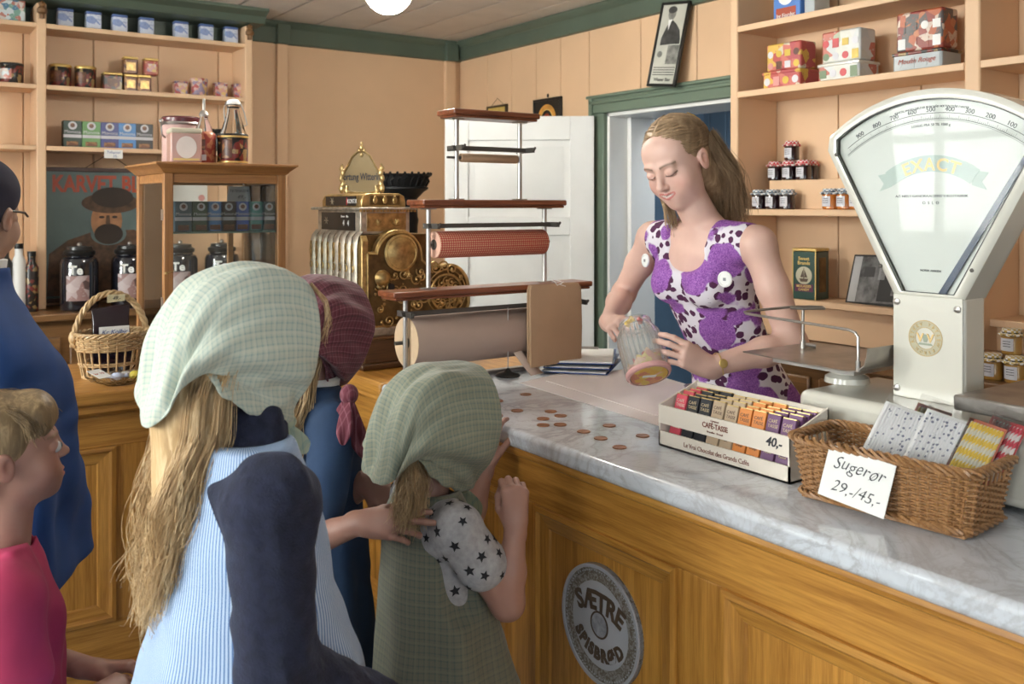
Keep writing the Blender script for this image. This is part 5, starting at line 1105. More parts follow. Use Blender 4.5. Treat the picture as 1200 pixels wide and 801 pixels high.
# VV emblem
ex = XS-.0045-o0.x; EG = flat('emblem_gold', (.48, .34, .14), .4); EC = (YC+.002-o0.y, 1.228-o0.z)
m = MB()
for r0, r1 in ((.0355, .037), (.0215, .0225)): 
    rs = [[(x, EC[0]+r*math.cos(2*math.pi*j/48), EC[1]+r*math.sin(2*math.pi*j/48)) for j in range(48)] for r, x in ((r0, ex), (r0, ex-.0006), (r1, ex-.0006), (r1, ex))]; m.rings(rs, False, True)
m.build('emblem_ring', EG, ws); MB().rings([[(x, EC[0]+r*math.cos(2*math.pi*j/48), EC[1]+r*math.sin(2*math.pi*j/48)) for j in range(48)] for r, x in ((.0225, ex), (.0225, ex-.0003), (.0355, ex-.0003), (.0355, ex))], False, True).build('emblem_band', flat('emblem_cream', (.42, .38, .26), .4), ws)
def ringtext(s, sz, R, a0, a1, up=True):
    for i, ch in enumerate(s):
        if ch == ' ': continue
        a = a0+(a1-a0)*i/(len(s)-1); T_ = Matrix.Translation((ex-.0007, EC[0]-R*math.sin(a), EC[1]+R*math.cos(a))) @ Matrix.Rotation(a if True else 0, 4, 'X') @ XN
        if not up: T_ = Matrix.Translation((ex-.0007, EC[0]-R*math.sin(a), EC[1]+R*math.cos(a))) @ Matrix.Rotation(a+math.pi, 4, 'X') @ XN
        text(ch, sz, EG, ws, T_, name='emblem_letter', bold=.0002)
ringtext('WESTBY VEKTER', .0095, .029, 1.9, -1.9)
ringtext('NORSK', .0095, .029, math.pi+.55, math.pi-.55, False) if False else ringtext('NORSK', .0085, .029, -2.3-.2, -3.9+.1)
text('V', .024, GL2, ws, onX(ex-.0008, EC[0]+.011, EC[1]), bold=.0008); text('V', .024, GL2, ws, onX(ex-.0008, EC[0]-.011, EC[1]), bold=.0008)
mm = MB().prism([(EC[0]-.008, EC[1]+.008), (EC[0]+.008, EC[1]+.008), (EC[0]+.003, EC[1]-.008), (EC[0]-.003, EC[1]-.008)], ex-.0006, ex, 'x').prism([(EC[0]-.016, EC[1]-.014), (EC[0]+.016, EC[1]-.014), (EC[0]+.013, EC[1]-.010), (EC[0]-.013, EC[1]-.010)], ex-.0006, ex, 'x'); mm.build('emblem_scale_mark', flat('emblem_green', (.30, .34, .26), .4), ws)
m = MB()
for y, z in ((YC+.215, 1.612), (YC+.106, 1.37), (YC-.094, 1.372), (YC-.213, 1.60)): m.lathe([(.0045, 0), (.004, -.003), (.0005, -.004)], (XS-.001, y, z), 'x', 10)
wsb(m, 'rivet', DARKM)
# pan with curled end and rail
px0, px1, py0, py1, pz_ = 1.69, 1.985, 1.155, 1.50, 1.150
wsb(MB().lathe([(.05, 0), (.048, .012), (.036, .02), (.034, .042)], (1.83, 1.30, 1.099), 'z', 28), 'pan_neck', CREAM); wsb(MB().lathe([(.04, 0), (.042, .003), (.04, .006)], (1.83, 1.30, 1.134), 'z', 24), 'pan_disc', STEEL)
m = MB(); sec = [(py1, pz_), (py1-.17, pz_-.0), (py0+.045, pz_-.001), (py0+.022, pz_+.004), (py0+.006, pz_+.016), (py0, pz_+.034), (py0-.002, pz_+.052)]
m.rings([[(x, y, z) for x in ([px0+(.02 if i == 0 else 0), px1-(.01 if i == 0 else 0)])]+[(x, y, z+.003) for x in ([px1-(.01 if i == 0 else 0), px0+(.02 if i == 0 else 0)])] for i, (y, z) in enumerate(sec)])
PANM = flat('pan_steel', (.33, .30, .27), .34, .9, var=.25, vs=14); wsb(m, 'pan', PANM, bev=.001); wsb(B(px0+.03, px1-.03, py0+.05, py1-.08, pz_-.012, pz_-.002), 'pan_underframe', STEEL)
zr_ = 1.237; m = MB()
m.tube([(px0+.004, py0+.022, pz_+.005), (px0+.004, py0+.022, zr_-.012), (px0+.006, py0+.03, zr_-.003), (px0+.012, py0+.05, zr_), (px0+.02, py1-.01, zr_+.006), (px0+.028, py1+.002, zr_+.008), (px0+.05, py1, zr_+.01), (1.85, 1.47, zr_+.015), (1.90, 1.455, zr_+.014), (1.93, 1.44, zr_+.012), (1.91, 1.42, zr_+.012), (1.86, 1.44, zr_+.013), (1.835, 1.462, zr_+.014)], .0032, 8)
m.tube([(1.87, 1.452, zr_+.012), (1.87, 1.452, pz_+.004)], .0038, 8); wsb(m, 'pan_rail', STEEL)
wsb(MB().cyl((1.87, 1.452, pz_+.003), .007, .018).tube([(1.87, 1.452, pz_+.012), (1.89, 1.43, pz_+.008)], .005, 8), 'rail_clamp', STEEL); wsb(MB().cyl((px0+.004, py0+.022, pz_+.004), .0055, .022), 'rail_clamp', STEEL)
for z in (.035, .045): wsb(MB().lathe([(.005, 0), (.003, .0)], (px0+.03, py0, pz_+z), 'y', 10), 'pan_rivet', DARKM) if 0 else None
# weight plate to the right
wsb(B(1.665, 1.93, .62, .955, 1.118, 1.147), 'weight_plate', flat('worn_plate', (.26, .24, .22), .35, .85, var=.35, vs=16), bev=.004); wsb(MB().cyl((1.80, .80, 1.099), .05, .02, seg=28), 'plate_neck', CREAM)
# ================================================================ figures: signed distance shapes turned into smooth meshes
class SDF:
    def __init__(s, lo, hi, h):
        s.lo = np.array(lo, float); s.h = h; s.n = np.ceil((np.array(hi)-s.lo)/h).astype(int)+1
        s.D = np.full(s.n, 9., np.float32); s.T = Matrix.Identity(4); s.sc = 1.
    def ax(s, a, b): return [s.lo[i]+s.h*np.arange(a[i], b[i]) for i in range(3)]
    def region(s, lo, hi):
        a = np.maximum(0, np.floor((np.array(lo)-s.lo)/s.h).astype(int)); b = np.minimum(s.n, np.ceil((np.array(hi)-s.lo)/s.h).astype(int)+1)
        if (b <= a).any(): return None
        X, Y, Z = s.ax(a, b); return (slice(a[0], b[0]), slice(a[1], b[1]), slice(a[2], b[2])), X[:, None, None], Y[None, :, None], Z[None, None, :]
    def comb(s, sl, d, k, op):
        A = s.D[sl]; d = d.astype(np.float32)
        if op == 'add':
            if k > 0: h = np.maximum(k-np.abs(A-d), 0)/k; r = np.minimum(A, d)-h*h*k*.25
            else: r = np.minimum(A, d)
        elif op == 'sub':
            h = np.maximum(k-np.abs(A+d), 0)/max(k, 1e-6); r = np.maximum(A, -d)+h*h*k*.25
        elif op == 'int':
            h = np.maximum(k-np.abs(A-d), 0)/max(k, 1e-6); r = np.maximum(A, d)+h*h*k*.25
        s.D[sl] = r
    def loc(s, X, Y, Z):
        M = s.T.inverted(); return [M[i][0]*X+M[i][1]*Y+M[i][2]*Z+M[i][3] for i in range(3)]
    def bb(s, pts, m):
        P = np.array([list(s.T @ Vector(p)) for p in pts]); return P.min(0)-m*s.sc, P.max(0)+m*s.sc
    def ell(s, c, r, k=.01, op='add', rot=None):
        m = max(r)+k+.012; g = s.region(*s.bb([c], m*1.0))
        if g is None: return
        sl, X, Y, Z = g; x, y, z = s.loc(X, Y, Z); x = x-c[0]; y = y-c[1]; z = z-c[2]
        if rot is not None:
            R = rot.transposed(); x, y, z = [R[i][0]*x+R[i][1]*y+R[i][2]*z for i in range(3)]
        k0 = np.sqrt((x/r[0])**2+(y/r[1])**2+(z/r[2])**2)+1e-9; k1 = np.sqrt((x/r[0]**2)**2+(y/r[1]**2)**2+(z/r[2]**2)**2)+1e-9
        s.comb(sl, k0*(k0-1)/k1*s.sc, k*s.sc, op)
    def cap(s, a, b, ra, rb, k=.01, op='add', sq=None):
        m = max(ra, rb)+k+.012; g = s.region(*s.bb([a, b], m))
        if g is None: return
        sl, X, Y, Z = g; x, y, z = s.loc(X, Y, Z); A = np.array(a, float); BA = np.array(b, float)-A
        px, py, pz = x-A[0], y-A[1], z-A[2]; t = np.clip((px*BA[0]+py*BA[1]+pz*BA[2])/max(BA.dot(BA), 1e-9), 0, 1)
        dx, dy, dz = px-t*BA[0], py-t*BA[1], pz-t*BA[2]
        if sq is not None:      # squash: (direction, factor)
            n, f_ = sq; q = dx*n[0]+dy*n[1]+dz*n[2]; e = (1/f_-1)*q; dx, dy, dz = dx+n[0]*e, dy+n[1]*e, dz+n[2]*e
        s.comb(sl, (np.sqrt(dx*dx+dy*dy+dz*dz)-(ra+(rb-ra)*t))*s.sc, k*s.sc, op)
    def loft(s, secs, k=.02, op='add', fold=None, pw=2.0, grow=0.):
        """secs: (z, cx, cy, ax, ay) in world axes"""
        q = np.array(secs, float); q = q[q[:, 0].argsort()]; q[:, 3:] += grow
        m = q[:, 3:].max()+.03; lo = [(q[:, 1]-q[:, 3]).min()-.04, (q[:, 2]-q[:, 4]).min()-.04, q[0, 0]-.03]; hi = [(q[:, 1]+q[:, 3]).max()+.04, (q[:, 2]+q[:, 4]).max()+.04, q[-1, 0]+.03]
        g = s.region(lo, hi)
        if g is None: return
        sl, X, Y, Z = g; zz = Z.ravel(); zf = np.linspace(q[0, 0], q[-1, 0], 160)
        def sm(c):
            v = np.interp(zf, q[:, 0], q[:, c]); kk = np.ones(15)/15; v = np.convolve(np.pad(v, 7, 'edge'), kk, 'valid'); return np.interp(zz, zf, v)[None, None, :]
        cx, cy, a, b = sm(1), sm(2), sm(3), sm(4); dx, dy = X-cx, Y-cy
        r = (np.abs(dx/a)**pw+np.abs(dy/b)**pw)**(1/pw)
        if fold is not None:
            th_ = np.arctan2(dy/b, dx/a); r = r-fold(th_, Z)/np.minimum(a, b)
        d = (r-1)*np.minimum(a, b)
        d = np.maximum(d, np.maximum(q[0, 0]-Z, Z-q[-1, 0])); s.comb(sl, d, k, op)
    def plane(s, p, n, k=.004, op='int'):
        X, Y, Z = s.ax([0]*3, s.n); n = Vector(n).normalized(); d = (X[:, None, None]-p[0])*n[0]+(Y[None, :, None]-p[1])*n[1]+(Z[None, None, :]-p[2])*n[2]
        s.comb((slice(None),)*3, d+np.zeros_like(s.D), k, op)
    def wrinkle(s, amp, fr, seed=0, dirs=None, fade=None):
        r = np.random.RandomState(seed); X, Y, Z = s.ax([0]*3, s.n); X, Y, Z = X[:, None, None], Y[None, :, None], Z[None, None, :]; w_ = 0
        for i in range(4):
            d = np.array(dirs[i % len(dirs)], float) if dirs else r.normal(size=3); d = d/np.linalg.norm(d); q = fr*r.uniform(.6, 1.6)
            w_ = w_+np.sin(d[0]*q*X+d[1]*q*Y+d[2]*q*Z+1.5*np.sin(q*.37*(X*r.uniform(-1, 1)+Y*r.uniform(-1, 1)+Z*r.uniform(-1, 1)))+r.uniform(0, 6))
        s.D += (amp*w_*.5).astype(np.float32)
    def mesh(s):
        D = s.D; pos = D < 0
        for ax_ in range(3):      # close at the border
            for e in (0, -1): sl = [slice(None)]*3; sl[ax_] = e; D[tuple(sl)] = np.maximum(D[tuple(sl)], s.h*.5)
        pos = D < 0; n = np.array(D.shape)-1
        cs = [(i, j, k) for i in (0, 1) for j in (0, 1) for k in (0, 1)]
        cnt = np.zeros(n, np.int8)
        for i, j, k in cs: cnt += pos[i:i+n[0], j:j+n[1], k:k+n[2]]
        act = (cnt > 0) & (cnt < 8); I = np.argwhere(act); idx = np.full(n, -1, np.int32); idx[act] = np.arange(len(I))
        V = {c: D[I[:, 0]+c[0], I[:, 1]+c[1], I[:, 2]+c[2]] for c in cs}; acc = np.zeros((len(I), 3)); w_ = np.zeros(len(I))
        for c in cs:
            for a in range(3):
                if c[a] == 0:
                    c2 = list(c); c2[a] = 1; c2 = tuple(c2); v0, v1 = V[c], V[c2]; mk = (v0 < 0) != (v1 < 0)
                    t = np.where(mk, v0/np.where(mk, v0-v1, 1), 0); p = np.array(c, float)[None, :].repeat(len(I), 0); p[:, a] = t
                    acc += p*mk[:, None]; w_ += mk
        P = s.lo+(I+acc/w_[:, None])*s.h; Fs = []
        for a in range(3):
            b, c = (a+1) % 3, (a+2) % 3
            sl0 = [slice(0, n[i]) for i in range(3)]; sl1 = list(sl0); sl1[a] = slice(1, n[a]+1)
            m0, m1 = pos[tuple(sl0)], pos[tuple(sl1)]; ed = m0 != m1; E = np.argwhere(ed); E = E[(E[:, b] > 0) & (E[:, c] > 0)]
            ob = np.zeros(3, int); ob[b] = 1; oc = np.zeros(3, int); oc[c] = 1
            q = [E-ob-oc, E-oc, E, E-ob]; ids = np.stack([idx[x[:, 0], x[:, 1], x[:, 2]] for x in q], 1)
            fl_ = ~m0[E[:, 0], E[:, 1], E[:, 2]]; ids[fl_] = ids[fl_][:, ::-1]; Fs.append(ids)
        Fc = np.concatenate(Fs); return P, Fc[(Fc >= 0).all(1)]
def relax(P, Fc, it=1, lam=.5):
    e = np.concatenate([Fc[:, [0, 1]], Fc[:, [1, 2]], Fc[:, [2, 3]], Fc[:, [3, 0]]]); e = np.concatenate([e, e[:, ::-1]])
    deg = np.bincount(e[:, 0], minlength=len(P))[:, None]
    for _ in range(it):
        A = np.stack([np.bincount(e[:, 0], weights=P[e[:, 1], k], minlength=len(P)) for k in range(3)], 1)/np.maximum(deg, 1); P = P+(A-P)*lam
    return P
def np_mesh(name, P, Fc, mat, parent=None, colors=None, off=(0, 0, 0), uv=None, smooth_it=2):
    if smooth_it: P = relax(P, Fc, smooth_it)
    if colors is not None and callable(colors): colors = colors(P)
    me = bpy.data.meshes.new(name); me.vertices.add(len(P)); me.vertices.foreach_set('co', (P-np.array(off)).astype(np.float32).ravel())
    me.loops.add(Fc.size); me.loops.foreach_set('vertex_index', Fc.astype(np.int32).ravel()); me.polygons.add(len(Fc))
    me.polygons.foreach_set('loop_start', np.arange(0, Fc.size, 4, dtype=np.int32)); me.polygons.foreach_set('use_smooth', np.ones(len(Fc), bool))
    me.update(calc_edges=True)
    if colors is not None: c = me.color_attributes.new('Col', 'FLOAT_COLOR', 'POINT'); c.data.foreach_set('color', np.concatenate([colors, np.ones((len(P), 1))], 1).astype(np.float32).ravel())
    if uv is not None: l = me.uv_layers.new(name='UVMap'); l.data.foreach_set('uv', uv(P)[Fc.ravel()].astype(np.float32).ravel())
    me.materials.append(mat); o = bpy.data.objects.new(name, me); COL.objects.link(o)
    if parent: o.parent = parent
    return o
def join_meshes(parts):
    P = np.concatenate([p for p, f in parts]); k = 0; Fs = []
    for p, f in parts: Fs.append(f+k); k += len(p)
    return P, np.concatenate(Fs)
def headmat(c, fwd, roll=0, pitch=0, s=1.):
    """head frame: x = person's right, y = face direction, z = up"""
    f = Vector(fwd).normalized(); up = Vector((0, 0, 1)); r = f.cross(up).normalized(); u = r.cross(f)
    M = Matrix((r, f, u)).transposed().to_4x4()
    return Matrix.Translation(Vector(c)) @ M @ Matrix.Rotation(math.radians(roll), 4, 'Y') @ Matrix.Rotation(math.radians(-pitch), 4, 'X') @ Matrix.Scale(s, 4)
def head(s, T, sc, child=False, ears=True, look_down=True, smile=False):
    s.T = T; s.sc = sc; e = s.ell; c = s.cap
    e((0, -.014, .030), (.0735, .093, .078), .02); e((0, .040, .038), (.060, .042, .050), .025); e((0, .026, -.028), (.063, .061, .072), .025)
    e((0, .030, -.060), (.053, .047, .036), .025); e((0, .063, -.091 if not child else -.086), (.020, .0175, .0155), .025)
    for q in (-1, 1):
        e((q*.036, .053, -.036), (.028, .025, .029), .02)
        e((q*.0315, .101, .001), (.018, .011, .010), .014, 'sub')
        c((q*.013, .086, .019), (q*.042, .078, .018), .005, .004, .016)
        e((q*.031, .0775, -.001), (.0145, .0135, .0120), .005)
        c((q*.019, .0895, -.008 if look_down else .0075), (q*.043, .0815, -.008 if look_down else .0065), .0022, .002, .004)
        if ears:
            e((q*.075, -.010, -.010), (.008, .018, .029), .006); e((q*.080, -.012, .002), (.006, .015, .017), .004)
            e((q*.086, -.003, -.007), (.007, .008, .013), .004, 'sub')
    k_ = .72 if child else 1
    c((0, .086, .008), (0, .086+.016*k_, -.027*k_-.002), .0062, .0085, .012); e((0, .087+.0165*k_, -.031*k_-.002), (.0100, .0100, .0088), .006)
    for q in (-1, 1): e((q*.0100, .094, -.0345*k_-.001), (.0066, .009, .0060), .005); e((q*.0055, .100, -.0425*k_-.001), (.0032, .0045, .0028), .003, 'sub')
    e((0, .066, -.060), (.030, .022, .020), .018)
    w_ = .025 if smile else .018; lift = .006 if smile else 0
    for q in (-1, 1):
        c((0, .0900, -.0560), (q*w_, .0775, -.0585+lift), .0038, .0018, .005); c((0, .0885, -.0660), (q*w_*.9, .0765, -.0605+lift), .0046, .0020, .005)
    for q in (-1, 1): c((0, .0945, -.0610), (q*w_*.96, .0810, -.0595+lift), .0020 if smile else .0011, .0008, .003, 'sub')
    s.T = Matrix.Identity(4); s.sc = 1.
def facepaint(T, skin, child=False, smile=False, brow=(.13, .08, .05), lips=(.50, .15, .13), lash=True, extra=None):
    Mi = np.array(T.inverted())
    def f(P):
        L = P @ Mi[:3, :3].T+Mi[:3, 3]; x, y, z = L.T; C = np.tile(np.array(skin), (len(P), 1))
        def mixin(m_, col, a=1): nonlocal C; m_ = (np.clip(m_, 0, 1)*a)[:, None]; C = C*(1-m_)+np.array(col)*m_
        g = lambda cx, cy, cz, r: np.exp(-((np.abs(x)-cx)**2+(y-cy)**2+(z-cz)**2)/r**2)
        red = (skin[0]*.98, skin[1]*.72, skin[2]*.68)
        mixin(g(.042, .07, -.034, .022), red, .6); mixin(g(0, .102, -.032, .012), red, .45); mixin(g(.082, -.01, -.01, .02), red, .6); mixin(g(0, .07, -.09, .015), red, .25)
        w_ = .025 if smile else .018; lift = .006 if smile else 0
        zc = -.0612+lift*(np.abs(x)/w_)**2; hh = .0092*np.sqrt(np.clip(1-(x/(w_*1.05))**2, 0, 1)); fr = y > .072
        mixin(((np.abs(z-zc) < hh) & fr).astype(float), lips, .85)
        if smile: mixin(((np.abs(z-zc-.0006) < .0034*np.sqrt(np.clip(1-(x/(w_*.85))**2, 0, 1))) & fr).astype(float), (.55, .47, .42), .9)
        else: mixin(((np.abs(z-zc) < .0011) & (np.abs(x) < w_) & fr).astype(float), (.2, .06, .05), .7)
        ax_ = np.abs(x); bz = .0165+.0045*np.sin(np.clip((ax_-.012)/.038, 0, 1)*math.pi*.75); mixin(np.exp(-((z-bz)/.0030)**2)*((ax_ > .011) & (ax_ < .050) & (y > .06)), brow, .85)
        if lash:
            mixin(np.exp(-((z+.0095-.0040*((ax_-.031)/.013)**2)/.0017)**2)*((ax_ > .0165) & (ax_ < .047) & (y > .07)), (.04, .025, .02), 1)
            mixin(g(.031, .09, .003, .012), (skin[0]*.85, skin[1]*.68, skin[2]*.66), .3)
        if extra: C = extra(P, C)
        return C
    return f
def hand(s, T, sc, curls, thumb=(.4, .5), spread=.10, mirror=1):
    """hand frame at the wrist: y to the fingers, z out of the back of the hand, x to the thumb side (times mirror)"""
    s.T = T; s.sc = sc; m_ = mirror
    kn = [(.027, .088, .002), (.009, .093, .004), (-.010, .089, .002), (-.026, .080, -.002)]
    ln = [(.040, .024, .019), (.044, .028, .020), (.041, .026, .019), (.032, .019, .017)]; rd_ = [.0088, .009, .0086, .0076]
    s.cap((0, -.02, 0), (0, .012, 0), .025, .024, .02, sq=((0, 0, 1), .72))
    for (x, y, z), r in zip(kn, rd_): s.cap((x*.55*m_, .015, -.002), (x*m_, y, z), .0155, r*1.28, .014)
    s.ell((.018*m_, .035, -.010), (.015, .028, .012), .012); s.ell((-.018*m_, .04, -.010), (.012, .028, .010), .012)
    tips = []
    for i, ((x, y, z), L3, r, cu) in enumerate(zip(kn, ln, rd_, curls)):
        p = Vector((x*m_, y, z)); a = 0; sx = spread*(1.2-.8*i)*m_
        for j, l in enumerate(L3):
            a += cu[j]; d = Vector((sx*math.cos(a), math.cos(a), -math.sin(a))).normalized(); q = p+d*l
            s.cap(p, q, r*(1-.07*j), r*(.93-.08*j), .0035 if j else .005); p = q
            if j == 2: tips.append((q, d, a))
    # thumb
    b = Vector((.014*m_, .012, -.006)); c_ = Vector((.036*m_, .040, -.012-.010*thumb[0])); s.cap(b, c_, .015, .0115, .012)
    d = Vector(((.62-thumb[0]*.7)*m_, .78, -.25-.5*thumb[0])).normalized(); e_ = c_+d*.032; s.cap(c_, e_, .011, .0095, .005)
    d2 = (d+Vector((-.5*thumb[1]*m_, .1, -.35*thumb[1]))).normalized(); s.cap(e_, e_+d2*.024, .0098, .008, .004)
    s.T = Matrix.Identity(4); s.sc = 1.
def handmat(w, fdir, back, sc=1.):
    y = Vector(fdir).normalized(); z = Vector(back); z = (z-y*z.dot(y)).normalized(); x = y.cross(z)
    return Matrix.Translation(Vector(w)) @ Matrix((x, y, z)).transposed().to_4x4() @ Matrix.Scale(sc, 4)
def strands(name, guides, n, mat, parent, off=(0, 0, 0), rad=.0012, spread=.012, seed=1, wave=.003, seg=3, steps=18, taper=.4, clump=None, kind=None):
    """guides: list of control polylines in world space; each gets n fine strands"""
    rg_ = np.random.RandomState(seed); Vs = []; Fs = []; k0 = 0
    for gi, gd in enumerate(guides):
        g_ = np.array([list(p) for p in gd]); t = np.linspace(0, 1, len(g_)); tf = np.linspace(0, 1, steps)
        base = np.stack([np.interp(tf, t, g_[:, i]) for i in range(3)], 1)
        for _ in range(2): base[1:-1] = (base[:-2]+base[1:-1]*2+base[2:])/4
        gph = rg_.uniform(0, 6.28, 3); gfr = rg_.uniform(1.2, 2.6, 3)
        for s_ in range(n):
            o = rg_.normal(0, 1, 3)*spread; ph_ = gph+rg_.normal(0, .5, 3); fr_ = gfr*rg_.uniform(.9, 1.1, 3); am = wave*rg_.uniform(.4, 1.4)
            L = rg_.uniform(.86, 1.04); tt = np.clip(tf*L, 0, 1.0); b = np.stack([np.interp(tt, tf, base[:, i]) for i in range(3)], 1)
            grow = (.45+.9*tf)[:, None]
            p = b+o*grow+am*np.sin(tf[:, None]*fr_*6.28+ph_)*tf[:, None]
            tg_ = np.gradient(p, axis=0); tg_ /= np.linalg.norm(tg_, axis=1)[:, None]+1e-9
            a_ = np.cross(tg_, [0.3, .2, 1.]); a_ /= np.linalg.norm(a_, axis=1)[:, None]+1e-9; b_ = np.cross(tg_, a_)
            r = rad*(1-taper*tf)[:, None]*rg_.uniform(.7, 1.3)
            rings_ = [p+r*(math.cos(2*math.pi*j/seg)*a_+math.sin(2*math.pi*j/seg)*b_) for j in range(seg)]
            Vs.append(np.stack(rings_, 1).reshape(-1, 3))
            ii = np.arange(steps-1)[:, None]*seg; jj = np.arange(seg)[None, :]; j2 = (jj+1) % seg
            Fs.append(np.stack([ii+jj, ii+j2, ii+seg+j2, ii+seg+jj], 2).reshape(-1, 4)+k0); k0 += steps*seg
    o = np_mesh(name, np.concatenate(Vs), np.concatenate(Fs), mat, parent, None, off, smooth_it=0)
    if kind: o['kind'] = kind
    return o
def hairmat(name, c1, c2, c3, scale=60):
    c1 = tuple((a*.6+b*.4) for a, b in zip(c1, c2)); g = G(name, .45); v = g.co('Object', (1, 1, .12)); n = g.noise(v, scale, 4, .6, .5)
    g.set('Base Color', g.ramp(n, [(.3, c1), (.5, c2), (.7, c3)])); g.bump(n, .5, .002); g.set('Specular IOR Level', .35); return g.m
def plaid(name, base, lines, f=60., co='UV', thick=.12, second=None, rough=.8, f2=None):
    g = G(name, rough); v = g.co(co); q = g.sep(v)
    def ln(a, fr, th_, ph_=0.): x = g.m2('FRACT', g.m2('ADD', g.m2('MULTIPLY', a, fr), ph_)); return g.m2('LESS_THAN', x, th_)
    u1, v1 = ln(q[0], f, thick), ln(q[1], f, thick); m1 = g.m2('MULTIPLY', g.m2('ADD', u1, v1), .5); c = g.mix(m1, base, lines)
    if second is not None:
        u2, v2 = ln(q[0], f/2, thick*.8, .35), ln(q[1], f/2, thick*.8, .35); c = g.mix(g.m2('MULTIPLY', g.m2('ADD', u2, v2), .5), c, second)
    n = g.noise(g.co('Object'), 5, 3); c = g.mix(.35, c, g.ramp(n, [(.3, (.75, .75, .75)), (.7, (1, 1, 1))]), 'MULTIPLY')
    g.set('Base Color', c); g.bump(g.noise(g.co('Object'), 700, 2), .12, .0005); g.set('Sheen Weight', .15); return g.m
def cylUV(cx, cy, R=.15):
    def f(P): a = np.arctan2(P[:, 1]-cy, P[:, 0]-cx); return np.stack([a*R, P[:, 2]], 1)
    return f
def planeUV(u, v):
    u = np.array(u, float); v = np.array(v, float)
    return lambda P: np.stack([P @ u, P @ v], 1)
def scarf(name, T, grid, mat, parent, off, wr=.003, seed=0, rev=False, sub=2):
    """grid[v][u]: half grid (right side x>0), mirrored; rows v from the middle line to under the chin, u from brim to back"""
    rr_ = random.Random(seed); rows = [[Vector((-p[0], p[1], p[2])) for p in r] for r in grid[:0:-1]]+[[Vector(p) for p in r] for r in grid]
    # densify by Catmull-Rom
    def cr(p0, p1, p2, p3, t): return .5*((2*p1)+(p2-p0)*t+(2*p0-5*p1+4*p2-p3)*t*t+(3*p1-p0-3*p2+p3)*t**3)
    def dens(L_, k):
        o = []
        for i in range(len(L_)-1):
            a, b, c, d = L_[max(i-1, 0)], L_[i], L_[i+1], L_[min(i+2, len(L_)-1)]
            for j in range(k): o.append(cr(a, b, c, d, j/k))
        return o+[L_[-1]]
    R_ = [dens(r, 6) for r in rows]; nU = len(R_[0]); cols = [dens([r[i] for r in R_], 6) for i in range(nU)]; nV = len(cols[0])
    vs = []; uv = []
    for j in range(nV):
        for i in range(nU):
            p = cols[i][j]; a = j/nV*40; vv_ = abs(j/(nV-1)-.5)*2; w_ = wr*(.35+.7*i/nU+1.1*vv_**2)*(math.sin(a+seed+i*.10)+.6*(1-2*abs(math.sin(a*.85+i*.16+seed*2)))+.35*math.sin(a*2.9-i*.3))*min(1, (i+.6)/4)*min(1, (nU-i+1)/7)
            n = p.normalized(); p = p+n*w_; vs.append(tuple(T @ p)); 
    # arc-length uv
    V3 = np.array(vs).reshape(nV, nU, 3); du = np.concatenate([np.zeros((nV, 1)), np.cumsum(np.linalg.norm(np.diff(V3, axis=1), axis=2), 1)], 1); md = nV//2
    dv = np.concatenate([np.zeros((1, nU)), np.cumsum(np.linalg.norm(np.diff(V3, axis=0), axis=2), 0)], 0); dv = dv.mean(1, keepdims=True).repeat(nU, 1)
    m = MB(); m.add(vs, [(j*nU+i, j*nU+i+1, (j+1)*nU+i+1, (j+1)*nU+i) for j in range(nV-1) for i in range(nU-1)]); m.uv = [(float(du[j, i]), float(dv[j, i])) for j in range(nV) for i in range(nU)]
    o = m.build(name, mat, parent, off=off, ang=180); md_ = o.modifiers.new('solid', 'SOLIDIFY'); md_.thickness = .0025; md_.offset = 1; md2 = o.modifiers.new('sub', 'SUBSURF'); md2.levels = 1; md2.render_levels = 1
    return o
SKINW = attrmat('skin', .48, .08, bump=.08, bs=500)
CLOTHM = attrmat('cloth_painted', .85)
def fig(name, label, x, y): return thing(name, label, 'person', (x, y, 0))
# ---------------------------------------------------------------- the woman behind the counter (faces the shop, -X)
wm = fig('person', 'young woman in a purple floral sleeveless dress tilting a glass jar behind the counter', 2.14, 1.89); wo = wm.location
HC = Vector((1.872, 1.882, 1.622)); HS = 1.07; HT_ = headmat(HC, (-.985, -.13, 0), roll=8, pitch=25, s=HS)
skinW = (.68, .44, .365)
shL, shR = Vector((1.955, 1.665, 1.395)), Vector((1.955, 2.065, 1.40))
elL, wrL = Vector((2.0, 1.585, 1.135)), aX(830, 430, 1.765); elR, wrR = Vector((2.005, 2.255, 1.215)), Vector((1.795, 2.085, 1.158))
def wskin(s):
    tor = [(1.0, 2.13, 1.885, .10, .145), (1.14, 2.07, 1.90, .092, .132), (1.28, 2.0, 1.895, .105, .148), (1.37, 1.975, 1.875, .085, .155), (1.42, 1.965, 1.865, .055, .12)]
    s.loft(tor, .03)
    s.cap((1.965, 1.85, 1.42), (1.885, 1.868, 1.55), .052, .048, .03)
    for sh, el, wr, q in ((shL, elL, wrL, 1), (shR, elR, wrR, -1)):
        s.cap((1.965, 1.865, 1.415), sh, .044, .045, .035); s.cap(sh, sh.lerp(el, .45), .045, .042, .03); s.cap(sh.lerp(el, .45), el, .042, .036, .02); s.cap(el, el.lerp(wr, .35), .038, .037, .02); s.cap(el.lerp(wr, .35), wr, .037, .0245, .02)
    for q in (1, -1): s.cap((1.93, 1.865, 1.425), (1.945, 1.865+q*.12, 1.437), .011, .008, .02)
jarC = Vector(aX(752, 408, 1.645)); 
rv = ray(752, 408).normalized(); jax = (-rv*.56+Vector((RT.x*.22, RT.y*.22, -.80))).normalized()      # from mouth to base
HLs = handmat(wrL, -RT*.80+Vector((0, 0, .42))-rv*.42, -rv*.9+RT*.45+Vector((0, 0, .05)), .95)
gL = [(.45, .5, .35), (.5, .5, .35), (.55, .55, .4), (.6, .6, .4)]
